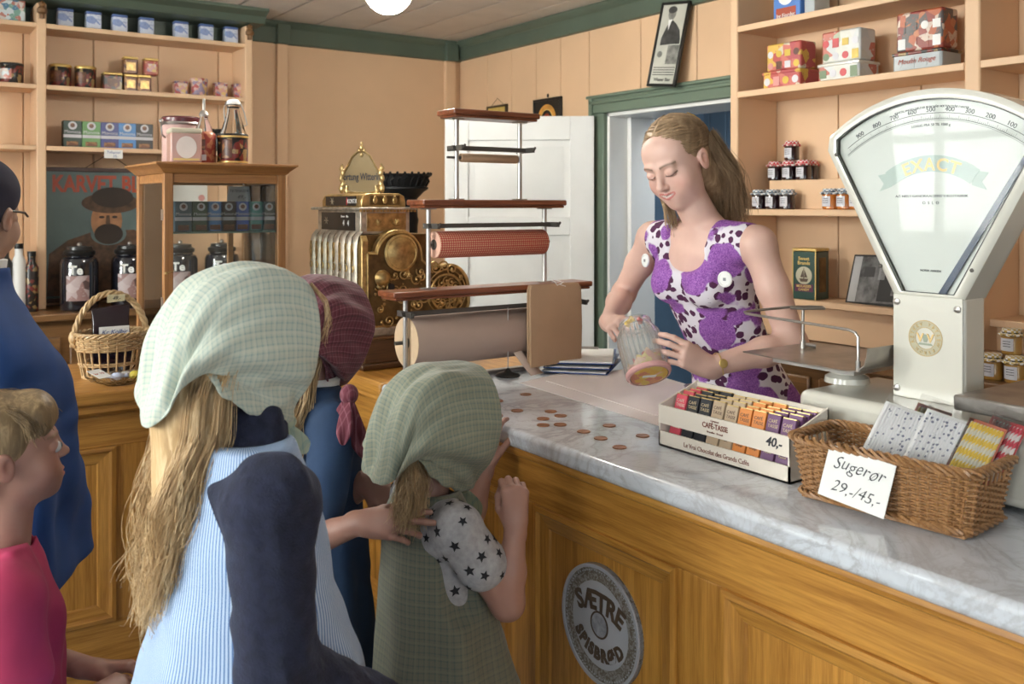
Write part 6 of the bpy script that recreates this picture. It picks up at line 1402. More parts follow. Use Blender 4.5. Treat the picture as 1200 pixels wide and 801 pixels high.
HRs = handmat(wrR, (jarC+jax*-.085-wrR).normalized()+Vector((0, 0, -.10)), Vector((0, 0, .75))-rv*.6-RT*.35, .95); gR = [(.8, 1.2, .6), (1.0, 1.3, .7), (1.1, 1.4, .7), (1.15, 1.4, .7)]
s1 = SDF((1.68, 1.45, 1.02), (2.28, 2.38, 1.62), .0042); wskin(s1)
s2 = SDF((1.66, 1.70, 1.40), (2.02, 2.03, 1.80), .0019); wskin(s2); head(s2, HT_, HS, smile=True)
s2.plane((0, 0, 1.475), (0, 0, -1), .001)
def handfield(T, wr, el, r, sc, cu, th_, mir, h=.002, sp=.1):
    c = np.array(T @ Vector((0, .06, -.01))); s = SDF(c-.125*max(sc, .8), c+.125*max(sc, .8), h); s.cap(wr+(el-wr)*.25, wr, r*1.1, r, .01); hand(s, T, sc, cu, th_, sp, mir); return s
s3 = handfield(HLs, wrL, elL, .0245, .95, gL, (1.3, .8), 1); s4 = handfield(HRs, wrR, elR, .0245, .98, gR, (.9, .9), -1)
prt = [s.mesh() for s in (s1, s2, s3, s4)]; P, Fc = join_meshes(prt)
np_mesh('body', P, Fc, SKINW, wm, facepaint(HT_, skinW, smile=True, lips=(.56, .16, .15)), wo)
# dress
DRESS = G('purple_rose_print', .8); v = DRESS.co('Object', (1, 1, 1)); nz = DRESS.n('TexNoise', {'Vector': v, 'Scale': 11.}, out=1)
vv = DRESS.n('MixRGB', {0: .05, 1: v, 2: nz}) if False else v
d1 = DRESS.n('TexVoronoi', {'Vector': v, 'Scale': 8.6, 'Randomness': .7}, out=0); nn = DRESS.noise(v, 26, 2); d1b = DRESS.m2('ADD', d1, DRESS.m2('MULTIPLY', DRESS.m2('SUBTRACT', nn, .5), .22))
pet = DRESS.noise(v, 120, 4, .6, 2.5); rose = DRESS.ramp(pet, [(.35, (.14, .03, .22)), (.55, (.34, .12, .45)), (.7, (.45, .22, .55))])
d2 = DRESS.n('TexVoronoi', {'Vector': v, 'Scale': 36., 'Randomness': 1.}, out=0); leaf = DRESS.ramp(DRESS.m2('ADD', d2, DRESS.m2('MULTIPLY', DRESS.m2('SUBTRACT', DRESS.noise(v, 70, 1), .5), .3)), [(.44, (1, 1, 1)), (.47, (0, 0, 0))])
bgc = DRESS.mix(leaf, (.70, .66, .72), (.075, .012, .06)); DRESS.set('Base Color', DRESS.mix(DRESS.ramp(d1b, [(.50, (1, 1, 1)), (.53, (0, 0, 0))]), bgc, rose)); DRESS = DRESS.m
def dfold(th_, Z): return .004*np.sin(th_*9+Z*14)*np.clip((1.05-Z)*3, 0, 1)+.002*np.sin(th_*5+Z*40)
sd = SDF((1.78, 1.50, .35), (2.50, 2.30, 1.50), .0045)
tor = [(.36, 2.25, 1.88, .23, .27), (.7, 2.22, 1.88, .20, .235), (.90, 2.175, 1.885, .148, .19), (1.01, 2.13, 1.885, .112, .150), (1.14, 2.07, 1.90, .100, .140), (1.28, 2.0, 1.900, .113, .160), (1.37, 1.972, 1.876, .096, .172), (1.43, 1.968, 1.865, .066, .145)]
sd.loft(tor, .02, fold=dfold)
for q in (1, -1): sd.ell((1.925, 1.888+q*.065, 1.275), (.06, .064, .06), .03)
for sh in (shL, shR): sd.cap((1.965, 1.865, 1.415), Vector((1.955, 1.865, 1.405)).lerp(sh, .80), .052, .055, .03)
for sh, el, q in ((shL, elL, -1), (shR, elR, 1)):     # arm holes and neckline
    sd.cap(sh+Vector((0, q*(.064+.012*(q > 0)), -.035)), sh+Vector((.01, q*(.072+.006*(q > 0)), -.11)), .052, .046, .008, 'sub')
sd.cap((1.97, 1.868, 1.55), (1.84, 1.872, 1.395), .078, .088, .006, 'sub'); sd.ell((1.86, 1.872, 1.36), (.07, .085, .055), .006, 'sub'); sd.cap((1.965, 1.862, 1.36), (1.965, 1.862, 1.6), .06, .07, .01, 'sub')
sd.wrinkle(.0012, 45, 3)
P, Fc = sd.mesh(); np_mesh('dress', P, Fc, DRESS, wm, None, wo)
for (px, py, X, r) in ((850, 327, 1.888, .0215), (757, 305, 1.895, .020)):
    p = aX(px, py, X); m = MB().lathe([(.0005, 0), (r, 0), (r, -.004), (r*.8, -.006), (r*.7, -.004), (.0005, -.004)], (0, 0, 0), 'x', 24); o = m.build('button', PAPER, wm); o.location = p-wo; o.rotation_euler = (0, 0, math.radians(12 if px > 800 else -12))
    o = MB().box(-.0055, -.0045, -.004, .004, -.004, .004).build('button_eye', flat('button_grey', (.25, .25, .27), .4), o)
# legs below the skirt and shoes (behind the counter)
sk = SDF((2.05, 1.70, .02), (2.35, 2.06, .5), .008)
for q in (-1, 1): sk.cap((2.2, 1.88+q*.08, .5), (2.2, 1.88+q*.08, .08), .055, .036, .02)
P, Fc = sk.mesh(); np_mesh('legs', P, Fc, SKINW, wm, lambda P: np.tile(np.array(skinW), (len(P), 1)), wo)
for q in (-1, 1): MB().sph((2.17, 1.88+q*.08, .04), .05, 16, 10, (2.2, .85, .8)).build('shoe', BLACK, wm, off=wo)
# hair: cap swept back, long loose lengths behind the ear
HAIRW = hairmat('dark_blond_hair', (.17, .11, .06), (.34, .225, .13), (.52, .37, .23))
sh_ = SDF((1.70, 1.68, 1.36), (2.12, 2.06, 1.80), .003); sh_.T = HT_; sh_.sc = HS
sh_.ell((0, -.022, .037), (.0800, .099, .084), .01); sh_.ell((0, -.055, -.03), (.066, .060, .085), .03); sh_.ell((.0, -.085, -.09), (.062, .040, .09), .04)
for q in (-1, 1):
    sh_.ell((q*.098, .014, -.048), (.045, .036, .055), .008, 'sub')
sh_.ell((0, .115, -.022), (.067, .066, .064), .012, 'sub'); sh_.ell((.0, .075, -.075), (.075, .07, .08), .01, 'sub')
sh_.T = Matrix.Identity(4); sh_.sc = 1
P, Fc = sh_.mesh(); np_mesh('hair', P, Fc, HAIRW, wm, None, wo)
g_ = []
def HL(*p): return [HT_ @ Vector(q) for q in p]
rnd = random.Random(5); EC_, ER_ = Vector((0, -.022, .037)), Vector((.0805, .0995, .0845))
def onE(p, o=.0008): d = Vector(((p[0]-EC_[0])/ER_[0], (p[1]-EC_[1])/ER_[1], (p[2]-EC_[2])/ER_[2])).normalized(); return Vector((EC_[0]+d[0]*(ER_[0]+o), EC_[1]+d[1]*(ER_[1]+o), EC_[2]+d[2]*(ER_[2]+o)))
for k in range(120):       # swept strands from the parting and hairline to the clip at the back
    q = -1 if k % 3 else 1; f_ = rnd.uniform(0, 1)
    if k % 2: st0 = Vector((q*(.006+.064*f_**1.2), .060-.035*f_, .098-.085*f_**1.6))
    else: st0 = Vector((q*.006, .060-.10*f_, .12))
    en = Vector((q*rnd.uniform(.03, .055), -.11, rnd.uniform(.01, .06))); st0 = onE(st0); en = onE(en); pts = []
    for j in range(8): t = j/7; m_ = st0.lerp(en, t)+Vector((q*.03*math.sin(t*3.14), 0, -.012*math.sin(t*3.14)*f_)); pts.append(onE(m_, .0010+.002*math.sin(t*3.14)*rnd.uniform(0, 1)))
    g_.append(HL(*pts))
strands('swept_hair', g_, 16, HAIRW, wm, wo, .0008, .0016, 3, .0006, kind='stuff')
g_ = []
for k in range(34):
    q = 1 if k % 2 else -1; x = -q*rnd.uniform(.0, .082); y0 = rnd.uniform(-.10, -.035); e = rnd.uniform(0, 1)
    p0 = HT_ @ Vector((x, y0, .03)); p1 = HT_ @ Vector((x*1.1, y0-.01, -.04)); p2 = HT_ @ Vector((x*1.2, y0-.02, -.10))
    d = Vector((.03+.05*e, (x*HS)*(-1)*.4, -.055-.03*e)); g_.append([p0, p1, p2, p2+d*.6+Vector((0, 0, -.02)), p2+d+Vector((.0, 0, -.06))])
strands('loose_hair', g_, 60, HAIRW, wm, wo, .0008, .010, 4, .005, kind='stuff')
g_ = [[HT_ @ Vector((q*.071, .03, .03)), HT_ @ Vector((q*.082, -.0, -.04)), HT_ @ Vector((q*.07, .01, -.12)), HT_ @ Vector((q*.075, .02, -.19))] for q in (1,) for _ in range(3)]
strands('front_lock', g_, 40, HAIRW, wm, wo, .0011, .008, 9, .004, kind='stuff')
MB().tube([HT_ @ onE(Vector(p), .003) for p in ((-.035, -.08, .11), (-.045, -.09, .095), (-.055, -.095, .075))], .0018, 6).build('hair_pin', GOLDL, wm, off=wo)
# bracelet
ad = (elL-wrL).normalized(); c_ = wrL+ad*.028; n1 = ad.orthogonal().normalized(); n2 = ad.cross(n1)
m = MB().tube([c_+(n1*math.cos(a)+n2*math.sin(a))*.029+ad*.004*math.sin(a*2) for a in [2*math.pi*k/36 for k in range(36)]], .0013, 5, closed=True); pn = -rv; pn = (pn-ad*pn.dot(ad)).normalized()
w2 = c_+pn*.03; Rm = frame(w2, ad, pn.cross(ad)); mm = MB().lathe([(.011, 0), (.012, .002), (.010, .004), (.0005, .005)], seg=20); mm.v = [tuple(Rm @ Vector(v)) for v in mm.v]; 
m.v += []; m.add(mm.v, mm.f); m.build('bracelet', GOLDL, wm, off=wo)
def jar_glass():
    g = G('jar_glass', .10); g.set('Base Color', (.93, .93, .91)); g.set('Transmission Weight', .86); g.set('IOR', 1.3); return g.m
# the jar she tilts
jr = thing('sweet_jar', 'ribbed glass sweet jar with yellow and red sweets tilted in the woman\'s hands', 'jar', jarC)
zj = -jax; xj = RT - zj*RT.dot(zj); xj.normalize(); yj = zj.cross(xj); Rj = Matrix((xj, yj, zj)).transposed().to_4x4()
def jar_ring(r, z, rib, n=168): return [(r*(1+rib*math.cos(a*28))*math.cos(a), r*(1+rib*math.cos(a*28))*math.sin(a), z) for a in [2*math.pi*k/n for k in range(n)]]
hj = .158; prof = [(.020, .004, 0), (.050, .002, 0), (.0545, .0, 0), (.058, .006, .012), (.0585, .03, .018), (.0585, .10, .018), (.056, .118, .012), (.048, .132, 0), (.042, .138, 0), (.0415, .142, 0), (.0435, .145, 0), (.0415, .148, 0), (.0435, .152, 0), (.042, .157, 0), (.0385, .158, 0),
        (.038, .140, 0), (.045, .128, 0), (.0535, .115, 0), (.0555, .10, 0), (.0555, .012, 0), (.05, .008, 0), (.02, .0075, 0)]
m = MB().rings([jar_ring(r, z-hj/2, rb_) for r, z, rb_ in prof], caps=True); m.v = [tuple(Rj @ Vector(v)) for v in m.v]; m.build('ribbed_body', jar_glass(), jr)
SWM = printmat('sweet_crumbs', [(.72, .42, .06), (.66, .30, .16), (.70, .50, .10), (.62, .22, .14), (.75, .45, .28)], 55, (.70, .44, .10), .5)
m = MB().lathe([(.0005, .0085-hj/2), (.05, .0085-hj/2), (.054, .014-hj/2), (.054, .020-hj/2), (.03, .016-hj/2), (.0005, .015-hj/2)], seg=40); m.v = [tuple(Rj @ Vector(v)) for v in m.v]; m.build('base_sweets', SWM, jr)
m = MB().rings([[((.0525)*math.cos(a), .0525*math.sin(a), z-hj/2) for a in [2*math.pi*j/56 for j in range(56)]] for z in (.012, .022)]+[[(.0525*math.cos(a), .0525*math.sin(a), .034+.012*math.sin(a*3)+.008*math.sin(a*11)-hj/2) for a in [2*math.pi*j/56 for j in range(56)]]], caps=False); m.v = [tuple(Rj @ Vector(v)) for v in m.v]; m.build('sweet_dust', SWM, jr)
m = MB().lathe([(.0005, -hj/2-.0012), (.048, -hj/2-.0010), (.048, -hj/2-.0003), (.0005, -hj/2-.0003)], seg=40); m.v = [tuple(Rj @ Vector(v)) for v in m.v]; m.build('stained_bottom', SWM, jr)
B_ = MB().obb((0, 0, -hj/2-.0016), (.036, .010, .0008), Matrix.Rotation(.15, 3, 'Z')); B_.v = [tuple(Rj @ Vector(v)) for v in B_.v]; B_.build('base_label', PAPER, jr)
m = MB().lathe([(.05, .0), (.056, .0015), (.0592, .006), (.0592, .012)], (0, 0, -hj/2-.001), 'z', 48, caps=False); m.v = [tuple(Rj @ Vector(v)) for v in m.v]; m.build('pink_base_rim', flat('pink_rim', (.66, .36, .34), .2), jr)
sw0 = {}
for k in range(26):
    a = rnd.uniform(0, 6.28); r = rnd.uniform(.02, .046); z = rnd.uniform(.026, .05)-hj/2; c = rnd.choice(['yellow', 'red', 'yellow'])
    if k < 5: z = hj/2-rnd.uniform(.008, .018); r = .033; a = 3.9+rnd.uniform(0, 1.0)
    cc = {'yellow': (.75, .48, .04), 'red': (.65, .10, .10)}[c]; p = jarC+(Rj @ Vector((r*math.cos(a), r*math.sin(a), z)))
    if c not in sw0: sw0[c] = MB().lathe([(.003, -.009), (.0065, -.006), (.0075, 0), (.0065, .006), (.003, .009)], seg=10).build('boiled_sweet', flat(c+'_sweet', cc, .2), None); o = sw0[c]
    else: o = sw0[c].copy(); COL.objects.link(o)
    o.location = p; o.rotation_euler = (rnd.uniform(0, 3), rnd.uniform(0, 3), 0); tag(o, '%s boiled sweet inside the ribbed jar' % c, 'sweet', '%s sweets in the jar' % c)
# ---------------------------------------------------------------- shared child parts
from mathutils.bvhtree import BVHTree
def sgrid(tail=0., wide=0., drop=0., fr=0., bz=0.):
    T_, W_ = tail, wide
    return [[(0,.092+fr,.108+bz),(0,.04,.124),(0,-.03,.124),(0,-.100-T_*.4,.092),(0,-.142-T_*.8,.030),(0,-.16-T_,-.045-drop*.5),(0,-.168-T_,-.085-drop)],
            [(.05,.098+fr,.094+bz*.9),(.055,.04,.110),(.06,-.03,.108),(.058+W_*.3,-.095-T_*.3,.075),(.055+W_,-.135-T_*.7,.01),(.05+W_,-.15-T_*.9,-.05-drop*.4),(.046+W_,-.155-T_*.9,-.078-drop*.7)],
            [(.084+bz*.3,.105+fr,.03),(.091,.04,.042),(.094,-.03,.04),(.088+W_*.4,-.085-T_*.2,.022),(.08+W_,-.12-T_*.4,-.015),(.074+W_,-.135-T_*.5,-.045),(.07+W_,-.14-T_*.5,-.058-drop*.1)],
            [(.080,.098+fr,-.05),(.089,.05,-.05),(.092,0,-.048),(.090,-.045,-.046),(.086,-.08-T_*.1,-.044),(.080,-.098-T_*.1,-.044),(.077,-.105-T_*.1,-.044)],
            [(.034,.088+fr,-.122),(.046,.062,-.120),(.057,.03,-.112),(.064,0,-.10),(.069,-.03,-.088),(.073,-.048,-.078),(.075,-.055,-.074)],
            [(0,.078,-.142),(.010,.062,-.143),(.016,.05,-.14),(.022,.04,-.136),(.026,.034,-.131),(.03,.028,-.127),(.032,.022,-.124)]]
def kmat(m_):
    n = m_.name+'_knot'
    return bpy.data.materials.get(n) or plaid(n, KM[m_.name][0], KM[m_.name][1], 90., 'Object', .2)
KM = {'pale_green_check': ((.40, .46, .35), (.25, .36, .32)), 'maroon_check': ((.13, .018, .035), (.26, .09, .12)), 'green_scarf_check': ((.22, .25, .17), (.125, .19, .16))}
def knot(T, mat, par, off, l1=.05, l2=.04, sp=.02, xo=0., yo=0.):
    mat = kmat(mat); T = T @ Matrix.Translation((xo, yo, 0)); m = MB(); c = T @ Vector((0, .078, -.142)); m.sph(c, .016, 14, 10, (1.2, 1.2, .9)); m.build('scarf_knot', mat, par, off=off)
    for q, l in ((-1, l1), (1, l2)):
        m = MB(); rs = []
        for k in range(8):
            t = k/7; p = T @ Vector((q*(.008+sp*t), .082+.012*math.sin(t*2), -.145-l*t)); w_ = .007+.024*math.sin(min(1, t*1.5)*1.57)*(1-.55*max(0, t-.6)/.4); dx = (T.to_3x3() @ Vector((q*.45, .9, 0))).normalized()*w_; th_ = (T.to_3x3() @ Vector((.9, -.45*q, 0))).normalized()*(.003+.003*(1-t)+.002*math.sin(k*2))
            rs.append([p-dx, p-th_-dx*.3, p+th_*.6+dx*.3, p+dx, p+th_+dx*.1, p+th_*.4-dx*.5])
        m.rings(rs); o = m.build('scarf_tail', mat, par, off=off, sub=1)
def legs(par, off, hips, hz, r0, mat, shoe, fx=1, sep=.07, fy=0.):
    s = SDF((hips[0]-.2, hips[1]-.25, .0), (hips[0]+.2, hips[1]+.25, hz+.1), .008)
    for q in (-1, 1): s.cap((hips[0], hips[1]+q*sep, hz), (hips[0], hips[1]+q*sep, hz*.5), r0, r0*.8, .01); s.cap((hips[0], hips[1]+q*sep, hz*.5), (hips[0], hips[1]+q*sep, .07), r0*.8, r0*.55, .01)
    P, Fc = s.mesh(); np_mesh('legs', P, Fc, mat, par, lambda P: np.tile(np.array((.5, .3, .22)), (len(P), 1)), off)
    for q in (-1, 1):
        m = MB().sph((hips[0]+fx*.035, hips[1]+q*sep, .038), .040, 16, 10, (2.1, .9, .93)).box(hips[0]-.05+fx*.035, hips[0]+.05+fx*.035, hips[1]+q*sep-.03, hips[1]+q*sep+.03, .0005, .012); m.build('shoe', shoe, par, off=off)
def handpose(s_wr, tip, back, sc): return handmat(s_wr, Vector(tip)-Vector(s_wr), back, sc)
kidskin = (.36, .19, .145); SOCK = flat('grey_cloth', (.12, .13, .16), .85)  # children's skin colour darkened to carry the shade they stand in
def kidhead(HT, HS, lo, hi, neck, h=.003, **k):
    s = SDF(lo, hi, h); s.cap(neck[0], neck[1], neck[2], neck[3], .02); head(s, HT, HS, child=True, **k); return s
def eyes(HT, par, off, col=(.10, .14, .16)):
    for q in (-1, 1):
        c = HT @ Vector((q*.031, .0815, -.003)); MB().sph(c, .0122*HT.to_scale()[0], 18, 12).build('eye', flat('eye_white', (.55, .53, .52), .15), par, off=off)
        f = (HT.to_3x3() @ Vector((0, 1, .08))).normalized(); MB().sph(c+f*.0072, .0062, 14, 8).build('iris', flat('iris', col, .1), par, off=off)
# ---------------------------------------------------------------- girl in striped pinafore, nearest
G1 = fig('person', 'long-haired girl in pale green checked headscarf, navy fleece and blue striped pinafore', .49, 1.43); g1 = G1.location
HT = headmat((.505, 1.472, 1.283), (.985, .10, 0), pitch=4, s=.96); hs = .96
s = kidhead(HT, hs, (.36, 1.28, 1.02), (.70, 1.66, 1.44), ((.485, 1.44, 1.06), (.505, 1.46, 1.20), .048, .044))
shr, elr, wrr = Vector((.475, 1.285, 1.075)), Vector((.475, 1.262, .845)), Vector((.640, 1.285, .735)); shl, ell_, wrl = Vector((.50, 1.585, 1.075)), Vector((.47, 1.63, .84)), Vector((.52, 1.62, .62))
HA = handmat(wrr, (.16, .02, -.04), (0, -.3, 1), .82); HB = handmat(wrl, (.16, -.02, .0), (0, .3, 1), .82); gk = [(.3, .4, .3)]*4
sA = handfield(HA, wrr, elr, .022, .82, gk, (.3, .3), -1, .003); sB = handfield(HB, wrl, ell_, .022, .82, gk, (.3, .3), 1, .003)
s2_ = SDF((.36, 1.16, .58), (.72, 1.72, 1.14), .006); s2_.cap((.487, 1.44, .8), (.487, 1.44, 1.08), .06, .055, .02)
for a, b, c in ((shr, elr, wrr), (shl, ell_, wrl)): s2_.cap((.487, 1.44, 1.06), a, .035, .035, .02); s2_.cap(a, b, .035, .03, .01); s2_.cap(b, c, .03, .021, .01)
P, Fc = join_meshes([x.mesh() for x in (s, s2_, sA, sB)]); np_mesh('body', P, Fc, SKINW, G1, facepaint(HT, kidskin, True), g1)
g = G('navy_fleece', .95); v = g.co(); vo = g.n('TexVoronoi', {'Vector': v, 'Scale': 34., 'Randomness': .35}, out=0); g.set('Base Color', g.ramp(g.noise(v, 60, 3), [(.3, (.006, .008, .022)), (.7, (.014, .018, .045))])); g.bump(g.m2('ADD', g.ramp(vo, [(.0, (.8, .8, .8)), (.35, (0, 0, 0))]), g.m2('MULTIPLY', g.noise(v, 300, 2), .5)), .6, .004); g.set('Sheen Weight', .12); g.set('Sheen Roughness', .5); g.set('Sheen Tint', (.5, .55, .8, 1)); NAVY = g.m
s = SDF((.28, 1.14, .66), (.76, 1.74, 1.20), .005)
s.loft([(.7, .49, 1.43, .10, .13), (.9, .49, 1.43, .10, .13), (1.03, .49, 1.43, .098, .14), (1.09, .487, 1.435, .075, .13), (1.12, .485, 1.44, .06, .09)], .03)
s.cap((.485, 1.44, 1.07), (.497, 1.452, 1.135), .066, .060, .02); s.cap((.498, 1.452, 1.14), (.502, 1.456, 1.158), .062, .058, .005)
def nf(th, z): return 0
for a, b, c in ((shr, elr, wrr), (shl, ell_, wrl)):
    s.cap((.487, 1.435, 1.06), a, .06, .064, .03); s.cap(a, b, .064, .056, .025); s.cap(b, c, .056, .042, .02); s.cap(c+(b-c)*.12, c, .044, .042, .004)
s.cap((.5, 1.456, 1.13), (.507, 1.462, 1.2), .052, .052, .004, 'sub')
s.wrinkle(.0022, 55, 4); s.wrinkle(.0016, 110, 7)
P, Fc = s.mesh(); np_mesh('fleece_jumper', P, Fc, NAVY, G1, None, g1)
g = G('blue_pinstripe', .8); v = g.co('UV'); q = g.sep(v); st_a = g.m2('LESS_THAN', g.m2('FRACT', g.m2('ADD', g.m2('MULTIPLY', q[0], 135.), g.m2('MULTIPLY', g.noise(v, 8), .6))), .38); g.set('Base Color', g.mix(st_a, (.46, .58, .75), (.08, .17, .40))); g.bump(g.noise(g.co(), 500, 2), .1, .0005); PIN = g.m
s = SDF((.16, 1.06, .22), (.90, 1.82, 1.20), .0055)
def pf(th, Z): return .012*np.sin(th*7+Z*2.)*np.clip((.95-Z)*2.2, 0, 1)+.006*np.sin(th*13+1+Z*5)*np.clip((.9-Z)*2.5, 0, 1)
s.loft([(.26, .50, 1.46, .30, .29), (.5, .50, 1.455, .24, .24), (.75, .505, 1.445, .175, .19), (.93, .49, 1.435, .125, .155), (1.03, .49, 1.433, .112, .155), (1.10, .487, 1.435, .085, .135), (1.135, .485, 1.437, .068, .10)], .02, fold=pf)
for a, b, q in ((shr, elr, -1), (shl, ell_, 1)): s.cap(a+Vector((.0, q*.03, .02)), a+Vector((0, q*.06, -.15)), .074, .066, .01, 'sub')
s.cap((.487, 1.44, 1.06), (.50, 1.455, 1.3), .060, .075, .008, 'sub')
s.wrinkle(.0016, 40, 5)
P, Fc = s.mesh(); np_mesh('pinafore', P, Fc, PIN, G1, None, g1, uv=cylUV(.49, 1.44, .2))
m = MB().tube([shr+Vector((.074*math.cos(a)*1.0, -.052+.0, .0))+Vector((0, .02*math.sin(a), -.045+.115*math.sin(a))) for a in [2*math.pi*k/40 for k in range(40)]], .003, 6, closed=True) if 0 else None
legs(G1, g1, (.49, 1.44), .45, .052, SOCK, BLACK)
SC1 = plaid('pale_green_check', (.50, .54, .46), (.31, .41, .39), 112., 'UV', .26, (.57, .59, .50)); 
scarf('headscarf', HT, sgrid(-.004, .006, .046, -.016), SC1, G1, g1, .010, 2); knot(HT, SC1, G1, g1, .045, .05)
HAIR1 = hairmat('golden_blond_hair', (.30, .175, .08), (.55, .37, .19), (.80, .62, .38), 80)
def hguides(T, off, n, z_end, seed, back=(-.14, -.05), xr=.075, zs=(-.03, -.07), dirv=Vector((-.05, 0, 0)), wob=.02, root_z=-.02, width=1.3):
    r = random.Random(seed); out = []
    for k in range(n):
        x = r.uniform(-xr, xr); y = r.uniform(*back); p0 = T @ Vector((x, y+.05, root_z+.02)); p1 = T @ Vector((x*1.05, y, root_z-.04)); p2 = T @ Vector((x*1.1, y-.01, root_z-.10))
        L = p2.z-(z_end+r.uniform(-.03, .06)); pts = [p0, p1, p2]
        for j in range(1, 6): t = j/5; pts.append(p2+Vector((dirv.x*t+wob*math.sin(j*2.1+k)*.5, dirv.y*t+(x*-1)*(width-1)*t+wob*math.sin(j*1.7+k*2)*.5, -L*t)))
        out.append(pts)
    return out
def backhair(n, seed, jit):
    r = random.Random(seed); out = []
    for k in range(n):
        u = r.uniform(-1, 1); v_ = r.uniform(0, 1); zr = r.uniform(.845, .95)+(.05 if u > .5 else 0); ph = r.uniform(0, 6)
        p0 = HT @ Vector((u*.072, -.03-.04*v_, .0)); p1 = HT @ Vector((u*.080, -.06-.06*v_, -.06)); p2 = HT @ Vector((u*.078, -.055-.055*v_, -.13))
        e = Vector((.392-.040*v_+.01*r.uniform(-1, 1), 1.462+(-u)*.062, zr)); pts = [p0, p1, p2]
        for j in range(1, 8): t = j/7; q = p2.lerp(e, t); am = jit*(.3+t)*(.6+.4*v_); pts.append(q+Vector((-.012*math.sin(t*3.1)+am*math.sin(t*9+ph), am*math.sin(t*8+ph*1.7)+(-u)*.012*math.sin(t*3.1), 0)))
        out.append(pts)
    return out
strands('long_hair', backhair(60, 3, .009), 75, HAIR1, G1, g1, .00075, .0075, 6, .003, steps=22, kind='stuff')
strands('fine_hair', backhair(22, 9, .020), 8, HAIR1, G1, g1, .0006, .012, 8, .010, steps=26, kind='stuff')
s = SDF((.24, 1.30, .84), (.62, 1.64, 1.34), .005); s.T = HT; s.sc = hs
s.ell((0, -.03, .03), (.078, .085, .082), .02); s.ell((0, -.085, -.06), (.072, .055, .10), .03)
s.T = Matrix.Identity(4); s.sc = 1; pb_ = HT @ Vector((0, -.095, -.13)); s.cap(pb_, (.385, 1.462, .98), .052, .030, .04); P, Fc = s.mesh(); np_mesh('hair', P, Fc, HAIR1, G1, None, g1)
fr_ = [[HT @ Vector((q*.05, .085, .098)), HT @ Vector((q*.07, .105, .07)), HT @ Vector((q*.078, .108, .035)), HT @ Vector((q*.08, .098, .0))] for q in (1, -1, 1)]
strands('temple_hair', fr_, 8, HAIR1, G1, g1, .0006, .003, 11, .002, kind='stuff')
# ---------------------------------------------------------------- girl in maroon scarf and blue dress
G2 = fig('person', 'girl in dark red checked headscarf and blue dress reaching toward the smallest girl', .89, 2.015); g2 = G2.location
HT = headmat((.850, 2.02, 1.212), (.80, .45, 0), pitch=8, s=.97)
s = kidhead(HT, .97, (.72, 1.80, .98), (1.08, 2.18, 1.36), ((.84, 2.01, 1.02), (.846, 2.015, 1.14), .046, .042))
shr, elr, wrr = Vector((.835, 1.88, 1.02)), Vector((.775, 1.80, .80)), Vector((.842, 1.752, .845)); shl, ell_, wrl = Vector((.885, 2.155, 1.02)), aD(395, 590, 2.12), aD(432, 566, 2.07)
elr = aD(372, 630, 1.90); wrr = aD(424, 612, 1.85)
HA = handmat(wrr, aD(492, 616, 1.795)-wrr, -ray(430, 600).normalized()+Vector((0, 0, .25)), .86); HB = handmat(wrl, aD(470, 592, 2.04)-wrl, -ray(430, 570).normalized()+Vector((0, 0, .6)), .84)
sA = handfield(HA, wrr, elr, .021, .86, [(.05, .12, .1), (.08, .15, .15), (.35, .9, .6), (.45, 1.0, .6)], (.35, .4), -1, .0022, sp=.07); sB = handfield(HB, wrl, ell_, .021, .84, [(.5, .7, .4)]*4, (.4, .4), 1, .003)
s2_ = SDF((.62, 1.62, .70), (1.08, 2.25, 1.10), .005)
for a, b, c in ((shr, elr, wrr), (shl, ell_, wrl)): s2_.cap(a, b, .036, .032, .01); s2_.cap(b, c, .033, .021, .01)
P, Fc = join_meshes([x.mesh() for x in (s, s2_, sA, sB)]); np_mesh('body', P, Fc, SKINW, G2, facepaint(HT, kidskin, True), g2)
BLUD = flat('blue_dress_cloth', (.016, .042, .10), .85, var=.15, vs=12, bump=.2, bs=300)
s = SDF((.60, 1.66, .2), (1.2, 2.32, 1.16), .006)
s.loft([(.24, .855, 2.02, .145, .145), (.5, .855, 2.02, .13, .138), (.8, .85, 2.015, .105, .13), (.98, .845, 2.015, .095, .145), (1.05, .843, 2.015, .07, .125), (1.09, .841, 2.015, .055, .08)], .02, fold=lambda th, Z: .010*np.sin(th*8+Z)*np.clip((.95-Z)*2, 0, 1))
for a, b in ((shr, elr), (shl, ell_)): s.cap((.845, 2.015, 1.02), a, .05, .052, .03); s.cap(a, a.lerp(b, .8), .052, .046, .02)
s.wrinkle(.002, 45, 9); P, Fc = s.mesh(); np_mesh('dress', P, Fc, BLUD, G2, None, g2); MB().lathe([(.052, 1.06), (.058, 1.07), (.062, 1.10), (.056, 1.105), (.05, 1.09)], (.842, 2.015, 0), 'z', 28, caps=False).build('white_collar', PAPER, G2, off=g2, solid=.003)
legs(G2, g2, (.885, 2.015), .45, .05, SOCK, BLACK)
SC2 = plaid('maroon_check', (.13, .018, .035), (.30, .12, .15), 85., 'UV', .14, (.05, .008, .015))
scarf('headscarf', HT, sgrid(-.01, .0, .03, .012, .012), SC2, G2, g2, .010, 5); kc = aD(409, 462, 2.0); MB().sph(kc, .019, 16, 12, (1.1, 1.0, 1.2)).build('scarf_knot', kmat(SC2), G2, off=g2, sub=1)
